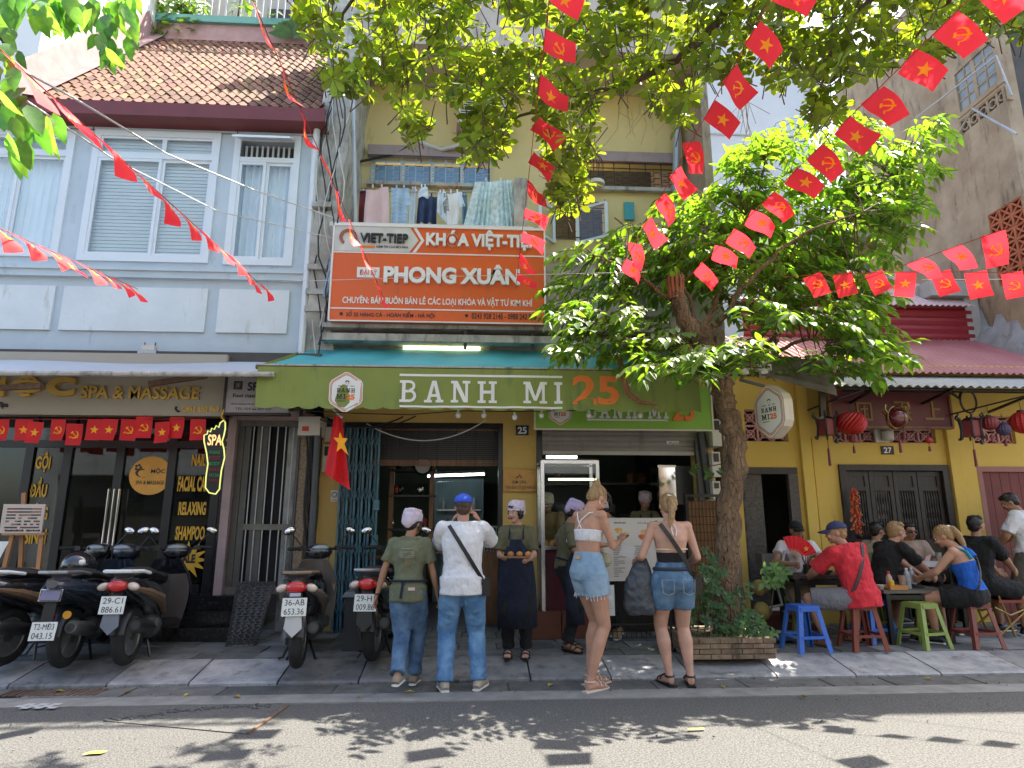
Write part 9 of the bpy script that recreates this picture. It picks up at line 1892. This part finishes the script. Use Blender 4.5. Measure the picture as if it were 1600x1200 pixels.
for (px,py,rx,ry,D,n_,sz) in ((60,10,60,14,3.3,20,.17),(150,20,50,18,3.6,26,.14),(185,60,25,35,3.7,22,.13),(165,75,18,18,3.7,10,.13),(110,10,40,12,3.4,12,.17),(15,60,14,30,3.1,6,.14),(10,130,14,30,3.0,8,.15),(30,170,26,26,3.0,14,.16),(60,195,26,14,3.0,10,.17),(20,225,18,12,3.0,6,.16),(200,10,20,20,3.7,12,.13)):
    for k in range(n_):
        p = eye+ray(px+rx*rl2.uniform(-1,1),py-8+ry*rl2.uniform(-1,1))*(D+rl2.gauss(0,.12)); F6.leaf(p, V((rl2.gauss(.1,.35),rl2.gauss(0,.4),-.8)), V((rl2.gauss(0,.5),-1,.4)), sz*rl2.uniform(.75,1.1))
F6.make(lt, leafmat('big_leaf_single',(.045,.11,.025),(3.0,2.8,.9),.40), MATS['leaf_green'])
# --- terrace plants, ivy on the old rear building
tpn = thing('terrace_plants','climbing green plants on the rooftop terrace railing','plant',(-4.3,yr,zr+.5)); F7 = Foliage('ovate',.5,.1); rq = random.Random(6)
for (px,py,rx,ry,n_) in ((240,22,22,28,120),(275,20,30,30,190),(300,8,24,14,60),(385,6,20,10,16),(425,30,6,20,10)):
    for k in range(n_): F7.leaf(at(px+rx*rq.uniform(-1,1),py+ry*rq.uniform(-1,1),yr+rq.uniform(-.15,.3)), V((rq.gauss(0,1),rq.gauss(0,1),-.3)), V((0,-1,.6)), rq.uniform(.14,.26))
for k in range(60): a = rq.uniform(0,pi); p = at(455,58,yr-.15); F7.leaf(p, V((cos(a)*.7,-.2,sin(a))), V((0,-1,0)), rq.uniform(.25,.42))
MB().tube([(-4.6,yr+.1,zr+.4),(-4.5,yr,zr+1.6)],.02,6).build('stem', TWIG, tpn); F7.make(tpn, MATS['leaf_green_single'], MATS['leaf_green'], 200)
iv = thing('rear_ivy','ferns and ivy growing on the mossy rear building','ivy',(8.4,13,6)); F8 = Foliage('ovate',.4,.2)
for k in range(900): 
    p = at(rq.uniform(1330,1450),rq.uniform(300,450),13.2+rq.uniform(-.3,.2)); F8.leaf(p, V((rq.gauss(0,1),-.4,-.4)), V((0,-1,.5)), rq.uniform(.12,.28))
F8.make(iv, MATS['leaf_green_single'], MATS['leaf_green'], 0)

# ================================================================ FLAGS
def emblem(kind, w, y):
    polys = []
    if kind == 'star': r = w*.30; polys = [[((r if i%2 == 0 else r*.40)*sin(i*pi/5), (r if i%2 == 0 else r*.40)*cos(i*pi/5)) for i in range(10)]]
    else:
        r = w*.27
        for i in range(12):
            a0, a1 = radians(-150+i*19), radians(-150+(i+1)*19); th = lambda a, i_: .30*sin(pi*min(1,max(0,(i_)/12)))**.7+.03
            t0, t1 = th(a0,i), th(a1,i+1); polys.append([(r*cos(a0),r*sin(a0)),(r*cos(a1),r*sin(a1)),(r*(1-t1)*cos(a1),r*(1-t1)*sin(a1)),(r*(1-t0)*cos(a0),r*(1-t0)*sin(a0))])
        polys.append([(-r*.80,-r*.40),(-r*.66,-r*.54),(-r*1.0,-r*.92),(-r*1.14,-r*.78)])      # handle of the sickle
        polys.append([(-r*.50,r*.40),(-r*.36,r*.54),(r*.95,-r*.80),(r*.80,-r*.95)]); polys.append([(-r*.80,r*.36),(-r*.28,r*.84),(-r*.08,r*.62),(-r*.60,r*.14)])
    return polys
FW, FH = .185, .265
def flag_meshes(kind, wave, w=FW, h=FH):
    f = lambda u, v: V((u, wave*(sin(v/h*3.4+u*9)*v*.38 + .18*v*sin(u*16)*.6), -v))
    m = MB(); nu, nv = 8, 10
    for j in range(nv+1):
        for i in range(nu+1): m.v.append(f(-w/2+w*i/nu, h*j/nv))
    for j in range(nv):
        for i in range(nu): a = j*(nu+1)+i; m.f.append((a,a+1,a+nu+2,a+nu+1)); m.mi.append(0)
    e = MB()
    for sgn in (1,-1):
        for k,pl_ in enumerate(emblem(kind,w,0)):
            c = (sum(p[0] for p in pl_)/len(pl_), sum(p[1] for p in pl_)/len(pl_)); n = len(pl_); o = len(e.v); off = V((0,sgn*(.0016+.0002*k),0))
            e.v += [f(p[0],h*.5-p[1])+off for p in pl_]+[f(c[0],h*.5-c[1])+off]
            for i in range(n): e.f.append((o+i,o+(i+1)%n,o+n) if sgn < 0 else (o+(i+1)%n,o+i,o+n)); e.mi.append(0)
    return m.data('flag', REDP, True), e.data('emblem', YELP2)
FM = {(k,i): flag_meshes(k,w_) for k in ('star','tools') for i,w_ in enumerate((.25,.5,-.4,.65))}
def garland(label, P0, P1, n, hang, start='star', jit=.18, sag=.0, pre=.6, post=.3, scale=1., rseed=1, group='strings of red paper flags across the street', offs=None, alt=1):
    r = random.Random(rseed); P0 = eye+ray(P0[0],P0[1])*P0[2]; P1 = eye+ray(P1[0],P1[1])*P1[2]; g = thing('flag_garland', label, 'garland', P0, 0, group)
    cd = (P1-P0); cn = cd.normalized(); kinds = ('star','tools') if start == 'star' else ('tools','star')
    pos = lambda t: P0+cd*t+V((0,0,-sag*4*t*(1-t)))
    ts = [(-pre/cd.length)+(1+(pre+post)/cd.length)*i/30 for i in range(31)]; MB().tube([pos(t) for t in ts],.0035,5).build('cord', mat('red_cord',(.45,.05,.04),.8), g)
    for i in range(n):
        t = i/(n-1); p = pos(t); h = (V(hang)+V((r.gauss(0,jit),r.gauss(0,jit),r.gauss(0,jit*.5)))).normalized(); tg = (pos(t+.01)-pos(t-.01)).normalized(); x = tg if tg.x > 0 else -tg
        z = -h; x = (x-z*x.dot(z)*.85).normalized(); y = z.cross(x).normalized(); x2 = (x-z*x.dot(z)); x2 = x2.normalized(); y = z.cross(x2).normalized(); k = kinds[(i//alt)%2]; me, em = FM[(k,r.randint(0,3))]
        R_ = Matrix((x2,y,z)).transposed(); s_ = scale*r.uniform(.95,1.05); o = bpy.data.objects.new('flag', me); COL.objects.link(o); o.parent = g; o.matrix_local = Matrix.Translation(p-P0) @ R_.to_4x4() @ Matrix.Diagonal((s_,s_,s_,1))
        e = bpy.data.objects.new('star' if k == 'star' else 'hammer_and_sickle', em); COL.objects.link(e); e.parent = o
    return g
garland('string of red flags running from the top middle down to the broken stump', (1216,-22,4.3),(974,412,6.9),10,(.50,.1,-.60),'tools',rseed=2)
garland('long string of red flags slanting from the upper right corner down into the tree', (1545,-32,3.75),(1090,418,6.7),12,(.62,.0,-.50),'star',rseed=3,jit=.12,pre=1.2)
garland('string of red flags dropping steeply in front of the yellow wall to the orange sign', (860,-20,4.2),(808,432,7.5),10,(.62,.0,-.42),'star',rseed=4,pre=1.2)
garland('short upper string of red flags in front of the tenement wall', (1625,338,4.9),(1430,408,5.9),4,(.50,.1,-.55),'star',rseed=5,post=1.2)
garland('lower level string of red flags in front of the red roofs', (1640,428,6.1),(1268,430,6.9),8,(.10,-.1,-.8),'star',rseed=7,jit=.10,sag=-.03)
garland('string of red flags seen edge on over the corner of the blue house', (398,8,3.9),(592,448,7.5),9,(.34,.35,-.95),'star',rseed=8,jit=.06,pre=1.2)
garland('string of red flags crossing the wide window of the blue house', (20,95,3.0),(402,440,7.4),12,(.54,.20,-.66),'star',rseed=9,jit=.07,pre=1.2)
garland('string of red flags in front of the left windows of the blue house', (-20,348,4.8),(198,444,7.2),8,(.62,.28,-.56),'tools',rseed=10,jit=.08,pre=.6)
# pairs of flags pinned under the spa sign
g = thing('flag_garland','row of paired red flags pinned under the spa sign','garland',at(0,655,7.72),0,'strings of red paper flags across the street'); r = random.Random(3)
MB().tube([at(-10,655,7.72),at(320,655,7.72)],.003,5).build('cord', MATS['red_cord'], g)
for (px,k,dy) in ((2,'tools',0),(38,'star',0),(57,'star',4),(92,'tools',0),(117,'tools',7),(150,'star',0),(173,'star',0),(203,'tools',0),(226,'tools',-4),(254,'star',4),(277,'star',-3),(310,'tools',0)):
    me, em = FM[(k,0)]; p = at(px,655+dy,7.72+r.uniform(-.02,.02)); o = inst('flag', me, g, p-wloc(g), (radians(r.uniform(-4,6)),radians(r.uniform(-4,4)),radians(r.uniform(-12,12))), (.95,1,.95)); inst('star' if k == 'star' else 'hammer_and_sickle', em, o)
# national flag by the pillar
nf_ = thing('national_flag','large red flag with yellow star draped on a pole at the yellow pillar','flag',at(525,700,7.5)); pole0, pole1 = at(520,640,7.6), at(531,655,7.45)
MB().tube([at(512,630,7.9),at(534,652,7.4)],.014,8).build('pole', WHT, nf_); m = MB(); nu, nv = 20, 20
L0,L1,R0,R1 = (522,650),(507,740),(534,650),(547,766)
for j in range(nv+1):
    v = j/nv
    for i in range(nu+1): u = i/nu; px = (L0[0]*(1-v)+L1[0]*v)*(1-u)+(R0[0]*(1-v)+R1[0]*v)*u; py = (L0[1]*(1-v)+L1[1]*v)*(1-u)+(R0[1]*(1-v)+R1[1]*v)*u; m.v.append(at(px,py,7.5+(.05*sin(u*9+v*2)*(.3+v))))
for j in range(nv):
    for i in range(nu): a = j*(nu+1)+i; m.f.append((a,a+nu+1,a+nu+2,a+1)); m.mi.append(0)
m.build('cloth', REDP, nf_, smooth=True)
sm_ = MB(); sp5 = [(531,674),(535,684),(543,685),(538,694),(545,712),(533,700),(526,706),(528,692),(521,684),(529,684)]
sm_.prism([(at(x,y,7.43).x,at(x,y,7.43).z) for x,y in sp5],-.004,(0,7.43,0)); sm_.build('star', YELP2, nf_)
# overhead wires
for lab,P,r_,m_ in (('thick white cable crossing the blue house from the upper left',((0,92,3.2),(110,150,4.4),(260,240,6.0),(400,298,7.4),(520,340,8.2)),.008,CABLEW),('thin white cable below the thick one across the blue windows',((30,150,3.4),(180,250,5.6),(340,330,7.2),(520,372,8.3)),.006,CABLEW),('thin wire stretched across in front of the orange sign',((440,440,7.0),(700,432,7.0),(1010,425,7.0)),.003,CABLEW),('straight white wire behind the flags at the right',((1440,437,7.0),(1640,436,6.4)),.004,CABLEW)):
    o = MB().tube([eye+ray(p[0],p[1])*p[2] for p in P],r_,6).build('overhead_cable', m_, smooth=True); tag(o,lab,'cable')

# ================================================================ OTHER SIDE OF THE STREET (behind the camera, seen only in glass and as shade)
NS = structure(MB().box((-15,-3.2,-.02),(15,-1.0,.12)), 'far_pavement', SLABM)
rb_ = random.Random(12)
for i,(x0,x1,h,m_,lab) in enumerate(((-13,-5,8.2,GREYC,'pale yellow shophouse across the street to the left'),(-4.98,1.5,9.0,BLUE,'blue shophouse directly across the street'),(1.52,7,7.6,WHITEW,'white shophouse across the street to the right'),(7.02,14,8.6,YELP,'yellow shophouse across the street at the far right'))):
    t = thing('shophouse',lab,'building',((x0+x1)/2,-3.4,0)); hs = []
    n = int((x1-x0)/1.6)
    for k in range(n):
        for fl_ in (3.6,6.0): 
            if fl_+1.5 < h: hs.append((x0+.4+k*1.6,x0+1.3+k*1.6,fl_,fl_+1.4))
    MB().holes(x0,x1,0,h,-3.6,-3.4,hs+[(x0+.5,x1-.5,.1,2.8)]).build('wall', m_, t); MB().box((x0,-6,0),(x1,-3.8,h-.1)).build('inner', INTER, t); MB().box((x0,-6.2,h),(x1,-3.3,h+.15)).build('roof', FASCIA, t)
    for (a,b,c,d) in hs: MB().box((a,-3.5,c),(b,-3.48,d)).build('window', DARKW, t)
